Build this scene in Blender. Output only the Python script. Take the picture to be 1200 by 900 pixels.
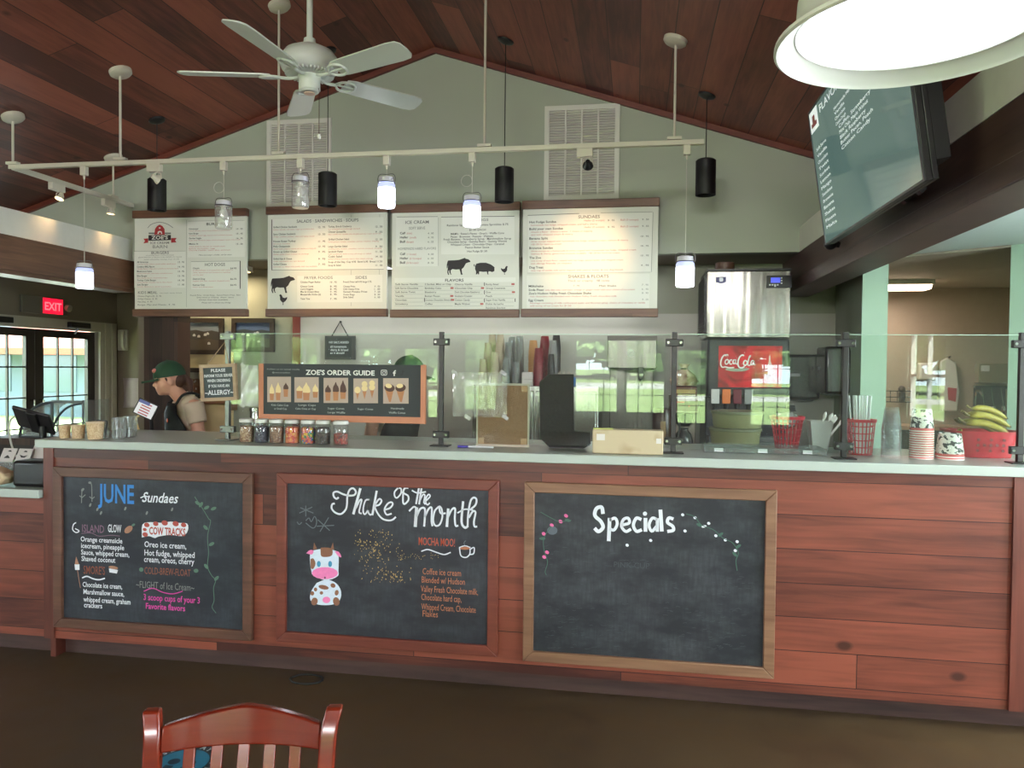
import bpy, bmesh, math, random
from mathutils import Vector, Matrix
random.seed(7)
C = bpy.context.scene
for o in list(bpy.data.objects): bpy.data.objects.remove(o)
COL = C.collection
R = math.radians
PI = math.pi

# ------------------------------------------------------------------ camera, world, sun, exposure
FOC = 892.4                       # focal length in pixels of the 1200 x 900 frame
EYE = Vector((0, 0, 1.62))
_yaw, _pit, _rol = R(9.2272), R(1.3082), R(0.5671)
_f = Vector((-math.sin(_yaw)*math.cos(_pit), math.cos(_yaw)*math.cos(_pit), -math.sin(_pit)))
_r = Vector((math.cos(_yaw), math.sin(_yaw), 0)); _u = _r.cross(_f)
CR = _r*math.cos(_rol) + _u*math.sin(_rol); CU = CR.cross(_f); CF = _f
cam = bpy.data.objects.new('camera', bpy.data.cameras.new('camera')); COL.objects.link(cam)
m = Matrix((CR, CU, -CF)).transposed().to_4x4(); m.translation = EYE
cam.matrix_world = m
cam.data.sensor_width = 36; cam.data.lens = 36*FOC/1200; cam.data.clip_start = .05; cam.data.clip_end = 300
C.camera = cam
C.view_settings.view_transform = 'Standard'; C.view_settings.look = 'None'
C.view_settings.gamma = 1; C.view_settings.use_curve_mapping = False
C.view_settings.exposure = 0.12
C.cycles.max_bounces = 8; C.cycles.transparent_max_bounces = 24; C.cycles.diffuse_bounces = 4
C.cycles.glossy_bounces = 4; C.cycles.transmission_bounces = 4
C.cycles.caustics_reflective = False; C.cycles.caustics_refractive = False
C.cycles.sample_clamp_indirect = 6

W = bpy.data.worlds.new('sky'); C.world = W; W.use_nodes = True
W.node_tree.nodes['Background'].inputs[0].default_value = (.80, .91, 1, 1)
W.node_tree.nodes['Background'].inputs[1].default_value = 17.0

def add_light(name, kind, loc, energy, color=(1, 1, 1), to=None, **kw):
    d = bpy.data.lights.new(name, kind); d.energy = energy; d.color = color
    for k, v in kw.items(): setattr(d, k, v)
    o = bpy.data.objects.new(name, d); COL.objects.link(o); o.location = loc
    if to is not None:
        o.rotation_euler = (Vector(to)-Vector(loc)).to_track_quat('-Z', 'Y').to_euler()
    return o
add_light('sun', 'SUN', (20, 20, 30), 100, (1, .95, .88), to=(11, 2, 7.5), angle=.01)
# daylight through the windows of the two long walls of the dining room
LEFT_WINDOWS = [(-7.4, -6.0), (-5.0, -3.6), (-2.6, -1.2), (-.2, 1.2)]
RIGHT_WINDOWS = [(-4.6, -3.2), (-.2, 1.2), (2.2, 3.6)]
FILL_BAND = (-4.3, .9, 2.72, 3.46)      # high window band added to the gable behind the viewer for front fill
WIN_L, WIN_R, FRONT_FILL = 34, 95, 520  # powers of the left windows, right windows and added front fill
add_light('front_fill_light', 'AREA', ((FILL_BAND[0]+FILL_BAND[1])/2, -8.93, 3.09), FRONT_FILL, (1, .93, .935), to=(-1.7, 0, 2.3), shape='RECTANGLE', size=5.1, size_y=.7)  # added fill light set at the made-up high band
for a, b in LEFT_WINDOWS[2:]:
    add_light('daylight_left', 'AREA', (-6.44, (a+b)/2, 1.55), WIN_L, (.94, .97, 1), to=(0, (a+b)/2, 1.3), shape='RECTANGLE', size=1.3, size_y=1.3)
for a, b in RIGHT_WINDOWS[1:]:
    add_light('daylight_right', 'AREA', (3.94, (a+b)/2, 1.55), WIN_R, (.94, .97, 1), to=(-3, (a+b)/2, 1.3), shape='RECTANGLE', size=1.3, size_y=1.3)
KITCHEN_LIGHT = 5      # ceiling fixtures of the kitchen and of the side room
SIDE_ROOM_LIGHT = 14
DOME_GLOW = 2.2
JAR_POWER, SPOT_POWER = 3.0, 66

def at(x, y, Y):
    """the point of the plane at depth Y that the photograph shows at pixel x, y"""
    d = CF + CR*((x-600)/FOC) - CU*((y-450)/FOC)
    return EYE + d*(Y/d.y)
def atZ(x, y, z):
    d = CF + CR*((x-600)/FOC) - CU*((y-450)/FOC)
    return EYE + d*((z-EYE.z)/d.z)

# ------------------------------------------------------------------ materials
def lin(c):
    return tuple(((v/255)/12.92 if v/255 <= .04045 else ((v/255+.055)/1.055)**2.4) for v in c[:3]) + (1,)
MATS = {}
def nodes(name):
    m = bpy.data.materials.new(name); m.use_nodes = True
    nt = m.node_tree; b = nt.nodes['Principled BSDF']
    return m, nt, b
def mat(name, rgb, rough=.5, metal=0, var=.06, scale=14, bump=0, spec=.5, coat=0):
    if name in MATS: return MATS[name]
    m, nt, b = nodes(name); N, L = nt.nodes, nt.links
    c = lin(rgb)
    tc = N.new('ShaderNodeTexCoord'); no = N.new('ShaderNodeTexNoise'); no.inputs['Scale'].default_value = scale
    no.inputs['Detail'].default_value = 3; L.new(tc.outputs['Object'], no.inputs['Vector'])
    mx = N.new('ShaderNodeMix'); mx.data_type = 'RGBA'
    mx.inputs[6].default_value = tuple(v*(1-var) for v in c[:3])+(1,)
    mx.inputs[7].default_value = tuple(min(1, v*(1+var)) for v in c[:3])+(1,)
    L.new(no.outputs['Fac'], mx.inputs[0]); L.new(mx.outputs[2], b.inputs['Base Color'])
    b.inputs['Roughness'].default_value = rough; b.inputs['Metallic'].default_value = metal
    b.inputs['Specular IOR Level'].default_value = spec; b.inputs['Coat Weight'].default_value = coat
    if bump:
        bp = N.new('ShaderNodeBump'); bp.inputs['Strength'].default_value = bump; bp.inputs['Distance'].default_value = .004
        L.new(no.outputs['Fac'], bp.inputs['Height']); L.new(bp.outputs[0], b.inputs['Normal'])
    MATS[name] = m; return m
def emit(name, rgb, strength):
    if name in MATS: return MATS[name]
    m, nt, b = nodes(name)
    b.inputs['Base Color'].default_value = lin(rgb); b.inputs['Emission Color'].default_value = lin(rgb)
    b.inputs['Emission Strength'].default_value = strength; b.inputs['Roughness'].default_value = .3
    MATS[name] = m; return m
def clear(name, rgb=(255, 255, 255), haze=.0, ior=1.5, rough=.0, gain=1.0):
    """thin clear glass or plastic: transparent, with Fresnel reflection and a little haze"""
    if name in MATS: return MATS[name]
    m, nt, b = nodes(name); N, L = nt.nodes, nt.links; out = N['Material Output']
    t = N.new('ShaderNodeBsdfTransparent'); t.inputs[0].default_value = lin(rgb)
    d = N.new('ShaderNodeBsdfDiffuse'); d.inputs[0].default_value = (.8, .82, .82, 1)
    g = N.new('ShaderNodeBsdfGlossy'); g.inputs['Roughness'].default_value = rough
    f = N.new('ShaderNodeFresnel'); ge = N.new('ShaderNodeNewGeometry'); ir = N.new('ShaderNodeMapRange')
    ir.inputs['To Min'].default_value = ior; ir.inputs['To Max'].default_value = 1/ior
    L.new(ge.outputs['Backfacing'], ir.inputs['Value']); L.new(ir.outputs[0], f.inputs[0])
    mu = N.new('ShaderNodeMath'); mu.operation = 'MULTIPLY'; mu.inputs[1].default_value = gain; mu.use_clamp = True
    a = N.new('ShaderNodeMixShader'); a.inputs[0].default_value = haze
    L.new(t.outputs[0], a.inputs[1]); L.new(d.outputs[0], a.inputs[2])
    x = N.new('ShaderNodeMixShader'); L.new(f.outputs[0], mu.inputs[0]); L.new(mu.outputs[0], x.inputs[0])
    L.new(a.outputs[0], x.inputs[1]); L.new(g.outputs[0], x.inputs[2]); L.new(x.outputs[0], out.inputs['Surface'])
    MATS[name] = m; return m
def wood(name, dark, light, run='X', across='Z', width=.15, length=2.4, rough=.5, gap=.012, grain=1.0, knots=.5, bump=.12, boards=True, spec=.5):
    """boards that run along one axis, each with its own tone, grain, knots and a dark joint"""
    if name in MATS: return MATS[name]
    m, nt, b = nodes(name); N, L = nt.nodes, nt.links
    tc = N.new('ShaderNodeTexCoord'); sp = N.new('ShaderNodeSeparateXYZ'); L.new(tc.outputs['Object'], sp.inputs[0])
    def math_(op, a, bb=None, cc=None):
        n = N.new('ShaderNodeMath'); n.operation = op
        for i, v in enumerate((a, bb, cc)):
            if v is None: continue
            if isinstance(v, (int, float)): n.inputs[i].default_value = v
            else: L.new(v, n.inputs[i])
        return n.outputs[0]
    u, v = sp.outputs[run], sp.outputs[across]
    vi = math_('DIVIDE', v, width); idx = math_('FLOOR', vi); fr = math_('FRACT', vi)
    w1 = N.new('ShaderNodeTexWhiteNoise'); w1.noise_dimensions = '1D'; L.new(idx, w1.inputs['W'])
    us = math_('DIVIDE', math_('ADD', u, math_('MULTIPLY', w1.outputs['Value'], 7.3)), length)
    seg = math_('FLOOR', us); sf = math_('FRACT', us)
    w2 = N.new('ShaderNodeTexWhiteNoise'); w2.noise_dimensions = '2D'
    cb = N.new('ShaderNodeCombineXYZ'); L.new(idx, cb.inputs[0]); L.new(seg, cb.inputs[1]); L.new(cb.outputs[0], w2.inputs['Vector'])
    gv = N.new('ShaderNodeCombineXYZ')
    L.new(math_('MULTIPLY', u, 1.6*grain), gv.inputs[0]); L.new(math_('MULTIPLY', v, 22*grain), gv.inputs[1])
    L.new(math_('MULTIPLY', w2.outputs['Value'], 31), gv.inputs[2])
    g = N.new('ShaderNodeTexNoise'); g.inputs['Scale'].default_value = 1.6; g.inputs['Detail'].default_value = 6; g.inputs['Distortion'].default_value = .7
    L.new(gv.outputs[0], g.inputs['Vector'])
    bl = N.new('ShaderNodeTexNoise'); bl.inputs['Scale'].default_value = 2.2; bl.inputs['Detail'].default_value = 2
    gv2 = N.new('ShaderNodeCombineXYZ'); L.new(math_('MULTIPLY', u, .7), gv2.inputs[0]); L.new(math_('MULTIPLY', v, 3), gv2.inputs[1]); L.new(math_('MULTIPLY', w2.outputs['Value'], 19), gv2.inputs[2])
    L.new(gv2.outputs[0], bl.inputs['Vector'])
    t = math_('ADD', math_('MULTIPLY', g.outputs['Fac'], .55), math_('MULTIPLY', bl.outputs['Fac'], .5))
    if boards: t = math_('ADD', t, math_('MULTIPLY', math_('SUBTRACT', w2.outputs['Value'], .5), .55))
    mx = N.new('ShaderNodeMix'); mx.data_type = 'RGBA'; mx.clamp_factor = True
    mx.inputs[6].default_value = lin(dark); mx.inputs[7].default_value = lin(light)
    L.new(math_('MULTIPLY', math_('SUBTRACT', t, .30), 1.95), mx.inputs[0])
    col = mx.outputs[2]
    if knots:
        vo = N.new('ShaderNodeTexVoronoi'); vo.inputs['Scale'].default_value = 1.0
        kv = N.new('ShaderNodeCombineXYZ'); L.new(math_('MULTIPLY', u, 2.0), kv.inputs[0]); L.new(math_('MULTIPLY', v, 3.2), kv.inputs[1])
        L.new(kv.outputs[0], vo.inputs['Vector'])
        kn = N.new('ShaderNodeMapRange'); kn.inputs['From Min'].default_value = .05; kn.inputs['From Max'].default_value = .09
        kn.inputs['To Min'].default_value = knots; kn.inputs['To Max'].default_value = 0; L.new(vo.outputs['Distance'], kn.inputs['Value'])
        k2 = N.new('ShaderNodeMix'); k2.data_type = 'RGBA'; k2.inputs[7].default_value = tuple(x*.35 for x in lin(dark)[:3])+(1,)
        L.new(kn.outputs[0], k2.inputs[0]); L.new(col, k2.inputs[6]); col = k2.outputs[2]
    if boards and gap:
        e = math_('MINIMUM', fr, math_('SUBTRACT', 1, fr)); g1 = math_('LESS_THAN', e, gap)
        e2 = math_('MULTIPLY', math_('MINIMUM', sf, math_('SUBTRACT', 1, sf)), length/width); g2 = math_('LESS_THAN', e2, gap)
        gp = math_('MAXIMUM', g1, g2)
        k3 = N.new('ShaderNodeMix'); k3.data_type = 'RGBA'; k3.inputs[7].default_value = tuple(x*.5 for x in lin(dark)[:3])+(1,)
        L.new(gp, k3.inputs[0]); L.new(col, k3.inputs[6]); col = k3.outputs[2]
    L.new(col, b.inputs['Base Color']); b.inputs['Roughness'].default_value = rough; b.inputs['Specular IOR Level'].default_value = spec
    bp = N.new('ShaderNodeBump'); bp.inputs['Strength'].default_value = bump; bp.inputs['Distance'].default_value = .003
    L.new(g.outputs['Fac'], bp.inputs['Height']); L.new(bp.outputs[0], b.inputs['Normal'])
    MATS[name] = m; return m
def blotch(name, a, b_, scale=30, thr=.52, rough=.45, soft=.02, stretch=(1, 1, 1)):
    """two colours in irregular patches"""
    if name in MATS: return MATS[name]
    m, nt, b = nodes(name); N, L = nt.nodes, nt.links
    tc = N.new('ShaderNodeTexCoord'); mp = N.new('ShaderNodeMapping'); mp.inputs['Scale'].default_value = stretch
    no = N.new('ShaderNodeTexNoise'); no.inputs['Scale'].default_value = scale; no.inputs['Detail'].default_value = 2
    L.new(tc.outputs['Object'], mp.inputs[0]); L.new(mp.outputs[0], no.inputs['Vector'])
    r = N.new('ShaderNodeMapRange'); r.inputs['From Min'].default_value = thr-soft; r.inputs['From Max'].default_value = thr+soft
    L.new(no.outputs['Fac'], r.inputs['Value'])
    mx = N.new('ShaderNodeMix'); mx.data_type = 'RGBA'; mx.inputs[6].default_value = lin(a); mx.inputs[7].default_value = lin(b_)
    L.new(r.outputs[0], mx.inputs[0]); L.new(mx.outputs[2], b.inputs['Base Color']); b.inputs['Roughness'].default_value = rough
    MATS[name] = m; return m
def bits(name, cols, scale=90, rough=.5):
    """small sweets or crumbs of several colours"""
    if name in MATS: return MATS[name]
    m, nt, b = nodes(name); N, L = nt.nodes, nt.links
    tc = N.new('ShaderNodeTexCoord'); vo = N.new('ShaderNodeTexVoronoi'); vo.inputs['Scale'].default_value = scale
    L.new(tc.outputs['Object'], vo.inputs['Vector'])
    sp = N.new('ShaderNodeSeparateColor'); L.new(vo.outputs['Color'], sp.inputs[0])
    rp = N.new('ShaderNodeValToRGB'); rp.color_ramp.interpolation = 'CONSTANT'
    els = rp.color_ramp.elements
    while len(els) < len(cols): els.new(.5)
    for i, c in enumerate(cols): els[i].position = i/len(cols); els[i].color = lin(c)
    L.new(sp.outputs[0], rp.inputs[0]); L.new(rp.outputs[0], b.inputs['Base Color']); b.inputs['Roughness'].default_value = rough
    bp = N.new('ShaderNodeBump'); bp.inputs['Strength'].default_value = .6; bp.inputs['Distance'].default_value = .004; bp.invert = True
    L.new(vo.outputs['Distance'], bp.inputs['Height']); L.new(bp.outputs[0], b.inputs['Normal'])
    MATS[name] = m; return m
def slate(name, base, smear, spec=.35):
    """chalkboard with faint wiped chalk"""
    if name in MATS: return MATS[name]
    m, nt, b = nodes(name); N, L = nt.nodes, nt.links
    tc = N.new('ShaderNodeTexCoord'); mp = N.new('ShaderNodeMapping'); mp.inputs['Scale'].default_value = (2.2, 1, 4.5)
    L.new(tc.outputs['Object'], mp.inputs[0])
    a = N.new('ShaderNodeTexNoise'); a.inputs['Scale'].default_value = 1.7; a.inputs['Detail'].default_value = 8; a.inputs['Roughness'].default_value = .65; L.new(mp.outputs[0], a.inputs['Vector'])
    r = N.new('ShaderNodeMapRange'); r.inputs['From Min'].default_value = .42; r.inputs['From Max'].default_value = .78; L.new(a.outputs['Fac'], r.inputs['Value'])
    mp2 = N.new('ShaderNodeMapping'); mp2.inputs['Scale'].default_value = (60, 1, 9); L.new(tc.outputs['Object'], mp2.inputs[0])
    s = N.new('ShaderNodeTexNoise'); s.inputs['Scale'].default_value = 1.4; s.inputs['Detail'].default_value = 4; L.new(mp2.outputs[0], s.inputs['Vector'])
    mu = N.new('ShaderNodeMath'); mu.operation = 'MULTIPLY'; L.new(r.outputs[0], mu.inputs[0]); L.new(s.outputs['Fac'], mu.inputs[1])
    mx = N.new('ShaderNodeMix'); mx.data_type = 'RGBA'; mx.inputs[6].default_value = lin(base); mx.inputs[7].default_value = lin(smear)
    L.new(mu.outputs[0], mx.inputs[0]); L.new(mx.outputs[2], b.inputs['Base Color']); b.inputs['Roughness'].default_value = .42
    b.inputs['Specular IOR Level'].default_value = spec
    MATS[name] = m; return m
def steel(name, rgb=(168, 166, 163), rough=.20):
    if name in MATS: return MATS[name]
    m, nt, b = nodes(name); N, L = nt.nodes, nt.links
    tc = N.new('ShaderNodeTexCoord'); mp = N.new('ShaderNodeMapping'); mp.inputs['Scale'].default_value = (160, 160, 2)
    no = N.new('ShaderNodeTexNoise'); no.inputs['Scale'].default_value = 2; L.new(tc.outputs['Object'], mp.inputs[0]); L.new(mp.outputs[0], no.inputs['Vector'])
    r = N.new('ShaderNodeMapRange'); r.inputs['To Min'].default_value = rough*.75; r.inputs['To Max'].default_value = rough*1.5
    L.new(no.outputs['Fac'], r.inputs['Value']); L.new(r.outputs[0], b.inputs['Roughness'])
    mp2 = N.new('ShaderNodeMapping'); mp2.inputs['Scale'].default_value = (3.2, 3.2, .2); n2 = N.new('ShaderNodeTexNoise'); n2.inputs['Scale'].default_value = 1; n2.inputs['Detail'].default_value = 3
    L.new(tc.outputs['Object'], mp2.inputs[0]); L.new(mp2.outputs[0], n2.inputs['Vector'])
    bp = N.new('ShaderNodeBump'); bp.inputs['Strength'].default_value = .4; bp.inputs['Distance'].default_value = .06; L.new(n2.outputs['Fac'], bp.inputs['Height']); L.new(bp.outputs[0], b.inputs['Normal'])
    b.inputs['Base Color'].default_value = lin(rgb); b.inputs['Metallic'].default_value = 1
    MATS[name] = m; return m

# ------------------------------------------------------------------ mesh builder
GL = {}
def glyphs(s, bold=0):
    """flat outline of a line of text as (points, faces, width, cap height)"""
    k = (s, bold)
    if k in GL: return GL[k]
    cu = bpy.data.curves.new('t', 'FONT'); cu.body = s; cu.resolution_u = 2; cu.offset = bold
    cu.fill_mode = 'FRONT'
    o = bpy.data.objects.new('t', cu); me = bpy.data.meshes.new_from_object(o)
    P = [(v.co.x, v.co.y) for v in me.vertices]; F = [tuple(p.vertices) for p in me.polygons]
    bpy.data.objects.remove(o); bpy.data.curves.remove(cu); bpy.data.meshes.remove(me)
    xs = [p[0] for p in P] or [0, 1]
    GL[k] = (P, F, min(xs), max(xs)); return GL[k]
CAP = .73
def smooth_path(pts, n=5):
    if len(pts) < 3: return [Vector(p) for p in pts]
    P = [Vector(p) for p in pts]; P = [2*P[0]-P[1]]+P+[2*P[-1]-P[-2]]
    out = []
    for i in range(1, len(P)-2):
        a, b, c, d = P[i-1:i+3]
        for k in range(n):
            t = k/n
            out.append(.5*((2*b)+(c-a)*t+(2*a-5*b+4*c-d)*t*t+(3*b-a-3*c+d)*t**3))
    out.append(P[-2]); return out
class MB:
    def __init__(s): s.bm = bmesh.new(); s.mi = 0
    def _f(s, vs, smooth=False):
        try: f = s.bm.faces.new(vs)
        except ValueError: return
        f.material_index = s.mi; f.smooth = smooth
    def poly(s, pts):
        s._f([s.bm.verts.new(p) for p in pts]); return s
    def box(s, x0, x1, y0, y1, z0, z1):
        v = [s.bm.verts.new((x, y, z)) for x in (x0, x1) for y in (y0, y1) for z in (z0, z1)]
        for q in ((0, 1, 3, 2), (4, 6, 7, 5), (0, 4, 5, 1), (2, 3, 7, 6), (0, 2, 6, 4), (1, 5, 7, 3)): s._f([v[i] for i in q])
        return s
    def obox(s, c, h, M):
        c = Vector(c); v = []
        for a in (-1, 1):
            for b in (-1, 1):
                for d in (-1, 1): v.append(s.bm.verts.new(c+M @ Vector((a*h[0], b*h[1], d*h[2]))))
        for q in ((0, 1, 3, 2), (4, 6, 7, 5), (0, 4, 5, 1), (2, 3, 7, 6), (0, 2, 6, 4), (1, 5, 7, 3)): s._f([v[i] for i in q])
        return s
    def bar(s, a, b, w, h, up=(0, 0, 1)):
        a, b = Vector(a), Vector(b); d = (b-a).normalized(); x = d.cross(Vector(up)).normalized(); z = x.cross(d)
        return s.obox((a+b)/2, (w/2, (b-a).length/2, h/2), Matrix((x, d, z)).transposed())
    def cyl(s, p0, p1, r0, r1=None, n=16, cap=True):
        p0, p1 = Vector(p0), Vector(p1); r1 = r0 if r1 is None else r1
        d = (p1-p0).normalized(); x = d.orthogonal().normalized(); y = d.cross(x)
        A = [s.bm.verts.new(p0+(x*math.cos(2*PI*i/n)+y*math.sin(2*PI*i/n))*r0) for i in range(n)]
        B = [s.bm.verts.new(p1+(x*math.cos(2*PI*i/n)+y*math.sin(2*PI*i/n))*r1) for i in range(n)]
        for i in range(n): s._f([A[i], A[(i+1) % n], B[(i+1) % n], B[i]], True)
        if cap: s._f(A[::-1]); s._f(B)
        return s
    def tube(s, pts, r, n=8, closed=False, smooth=0):
        P = smooth_path(pts, smooth) if smooth else [Vector(p) for p in pts]
        rs = r if isinstance(r, (list, tuple)) else None
        N = len(P); rings = []; prev = None
        for i, p in enumerate(P):
            d = (P[(i+1) % N]-P[i-1]) if closed else (P[min(i+1, N-1)]-P[max(i-1, 0)])
            d = d.normalized() if d.length > 1e-9 else Vector((0, 0, 1))
            x = (prev - d*prev.dot(d)) if prev is not None else d.orthogonal()
            x = x.normalized() if x.length > 1e-6 else d.orthogonal().normalized()
            prev = x; y = d.cross(x)
            rr = r if rs is None else rs[0]+(rs[1]-rs[0])*i/(N-1)
            rings.append([s.bm.verts.new(p+(x*math.cos(2*PI*k/n)+y*math.sin(2*PI*k/n))*rr) for k in range(n)])
        for i in range(N if closed else N-1):
            A, B = rings[i], rings[(i+1) % N]
            for k in range(n): s._f([A[k], A[(k+1) % n], B[(k+1) % n], B[k]], True)
        if not closed: s._f(rings[0][::-1]); s._f(rings[-1])
        return s
    def lathe(s, prof, c=(0, 0, 0), n=24, M=None, sweep=2*PI, start=0):
        c = Vector(c); rings = []; full = abs(sweep-2*PI) < 1e-6
        for r, z in prof:
            ring = []
            for i in range(n if full else n+1):
                a = start+sweep*i/n; p = Vector((r*math.cos(a), r*math.sin(a), z))
                ring.append(p if r > 1e-6 else Vector((0, 0, z)))
            if r <= 1e-6: v = s.bm.verts.new(c+(M @ ring[0] if M else ring[0])); rings.append([v]*len(ring))
            else: rings.append([s.bm.verts.new(c+(M @ p if M else p)) for p in ring])
        for A, B in zip(rings, rings[1:]):
            L = len(A)
            for i in range(L if full else L-1):
                j = (i+1) % L; q = []
                for v in (A[i], A[j], B[j], B[i]):
                    if v not in q: q.append(v)
                if len(q) > 2: s._f(q, True)
        return s
    def ball(s, c, r, n=16, M=None, lo=-PI/2, hi=PI/2, k=10):
        if isinstance(r, (int, float)): r = (r, r, r)
        S = Matrix.Diagonal(r); M = (M @ S) if M else S
        return s.lathe([(max(0, math.cos(lo+(hi-lo)*i/k)) if 0 < i < k or abs(abs((lo, hi)[i > 0])-PI/2) > 1e-3 else 0, math.sin(lo+(hi-lo)*i/k)) for i in range(k+1)], c, n, M)
    def prism(s, pts, f0, f1):
        """outline extruded between two mappings of a 2-D point to 3-D"""
        A = [s.bm.verts.new(f0(*p)) for p in pts]; B = [s.bm.verts.new(f1(*p)) for p in pts]; n = len(pts)
        s._f(A[::-1]); s._f(B)
        for i in range(n): s._f([A[i], A[(i+1) % n], B[(i+1) % n], B[i]])
        return s
    def prism_y(s, pts, y0, y1): return s.prism(pts, lambda x, z: (x, y0, z), lambda x, z: (x, y1, z))
    def prism_z(s, pts, z0, z1): return s.prism(pts, lambda x, y: (x, y, z0), lambda x, y: (x, y, z1))
    def prism_x(s, pts, x0, x1): return s.prism(pts, lambda y, z: (x0, y, z), lambda y, z: (x1, y, z))
    def stroke(s, pts, w, O=None, ux=None, uz=None, y=0, n=5, thick=1.0):
        """flat chalk line; pts are (x, z) in the plane at depth y, or in the frame O, ux, uz"""
        P = smooth_path([(p[0], p[1]) for p in pts], n) if n else [Vector(p) for p in pts]
        f = (lambda q: (q.x, y, q.y)) if O is None else (lambda q: O+ux*q.x+uz*q.y)
        prev = None
        for i, p in enumerate(P):
            d = P[min(i+1, len(P)-1)]-P[max(i-1, 0)]
            d = d.normalized() if d.length > 1e-9 else Vector((1, 0))
            k = Vector((-d.y, d.x))*(w/2)
            cur = (s.bm.verts.new(f(p-k)), s.bm.verts.new(f(p+k)))
            if prev: s._f([prev[0], cur[0], cur[1], prev[1]])
            prev = cur
        return s
    def text(s, body, O, ux, uz, width=None, cap=.03, align='l', bold=0, shear=0):
        P, F, x0, x1 = glyphs(body, bold); k = cap/CAP
        kx = (width/(x1-x0)) if width else k
        off = 0 if align == 'l' else (-.5 if align == 'c' else -1.0)
        W_ = (x1-x0)*kx
        vs = [s.bm.verts.new(O+ux*((p[0]-x0)*kx+off*W_+p[1]*k*shear)+uz*(p[1]*k)) for p in P]
        for f in F: s._f([vs[i] for i in f])
        return s
    def build(s, name, mats, parent=None, loc=None, bevel=0, seg=2, sharp=40, sub=0, weld=False):
        if weld: bmesh.ops.remove_doubles(s.bm, verts=s.bm.verts, dist=1e-5)
        bmesh.ops.recalc_face_normals(s.bm, faces=s.bm.faces)
        if loc is not None and parent is None:
            bmesh.ops.translate(s.bm, verts=s.bm.verts, vec=-Vector(loc))
        me = bpy.data.meshes.new(name); s.bm.to_mesh(me); s.bm.free()
        for m in (mats if isinstance(mats, (list, tuple)) else [mats]): me.materials.append(m)
        me.set_sharp_from_angle(angle=R(sharp))
        o = bpy.data.objects.new(name, me); COL.objects.link(o)
        if parent: o.parent = parent
        elif loc is not None: o.location = loc
        if bevel:
            b = o.modifiers.new('bevel', 'BEVEL'); b.width = bevel; b.segments = seg; b.limit_method = 'ANGLE'; b.angle_limit = R(50)
        if sub:
            b = o.modifiers.new('sub', 'SUBSURF'); b.levels = sub; b.render_levels = sub
        return o
def tag(o, label, cat, group=None):
    o['label'] = label; o['category'] = cat
    if group: o['group'] = group
    return o
def thing(name, label, cat, loc=(0, 0, 0), rotz=0, group=None):
    o = bpy.data.objects.new(name, None); COL.objects.link(o); o.location = loc; o.rotation_euler = (0, 0, rotz)
    o.empty_display_size = .1
    return tag(o, label, cat, group)
def struct(o): o['kind'] = 'structure'; return o
def dup(root, loc=None, label=None, rotz=None):
    r = root.copy(); COL.objects.link(r)
    if loc is not None: r.location = loc
    if rotz is not None: r.rotation_euler = (0, 0, rotz)
    if label: r['label'] = label
    for ch in root.children:
        c = ch.copy(); COL.objects.link(c); c.parent = r
        for g in ch.children:
            d = g.copy(); COL.objects.link(d); d.parent = c
    return r
RZ = lambda a: Matrix.Rotation(a, 3, 'Z')
RY = lambda a: Matrix.Rotation(a, 3, 'Y')
RX = lambda a: Matrix.Rotation(a, 3, 'X')
VX, VY, VZ = Vector((1, 0, 0)), Vector((0, 1, 0)), Vector((0, 0, 1))

WHITE_PAINT = mat('white paint', (214, 212, 204), .45)
WHITE_METAL = mat('white enamel', (222, 220, 212), .35, var=.02)
BLACK_METAL = mat('black metal', (22, 23, 24), .4, var=.05)
BLACK_PLASTIC = mat('black plastic', (20, 21, 23), .35, var=.05)
STEEL = steel('brushed steel')
CHROME = mat('chrome', (200, 200, 200), .12, 1, var=.02)
GLASS = clear('clear glass', (247, 252, 249), .012, 1.5, 0, 1.0)
PANE = clear('window glass', (245, 250, 248), 0, 1.45, 0, .6)
PLASTIC = clear('clear plastic', (236, 240, 240), .10, 1.45, .05, 1.6)

# ================================================================== THE ROOM
RIDGE_X, RIDGE_Z, PITCH = -1.73, 4.34, .323
XL, XR, YF, YG, YK, YEND = -6.5, 4.0, -9.0, 6.4, 7.1, 8.74
def roof(x): return RIDGE_Z-PITCH*abs(x-RIDGE_X)
SAGE = mat('sage wall paint', (176, 182, 169), .7, var=.03, scale=3)
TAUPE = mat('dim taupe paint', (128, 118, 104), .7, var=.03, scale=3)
PANEL = mat('pale wall panelling', (176, 172, 164), .4, var=.03, scale=3)
MINT = mat('pale mint paint', (178, 208, 188), .6, var=.03, scale=3)
CEILING_WOOD = wood('stained ceiling boards', (88, 44, 36), (158, 86, 68), 'Y', 'X', .215, 3.4, .42, .014, knots=.7, spec=.35)
BEAM_WOOD = wood('dark beam wood', (56, 40, 36), (92, 68, 61), 'Y', 'Z', .6, 9, .5, 0, knots=.3, boards=False)
COUNTER_WOOD = wood('red stained counter boards', (66, 29, 22), (138, 72, 54), 'X', 'Z', .158, 2.1, .42, .012, knots=.75)
COUNTER_POST = wood('red stained upright', (76, 34, 26), (122, 62, 47), 'Z', 'X', .5, 9, .42, 0, boards=False, knots=.5)
DARK_WOOD = wood('dark brown wood', (38, 24, 19), (74, 50, 40), 'Z', 'X', .12, 3, .5, .02, knots=.4)
KICK_WOOD = wood('dark kick board', (44, 28, 27), (86, 60, 56), 'X', 'Z', .5, 9, .5, 0, boards=False, knots=.3)

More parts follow.
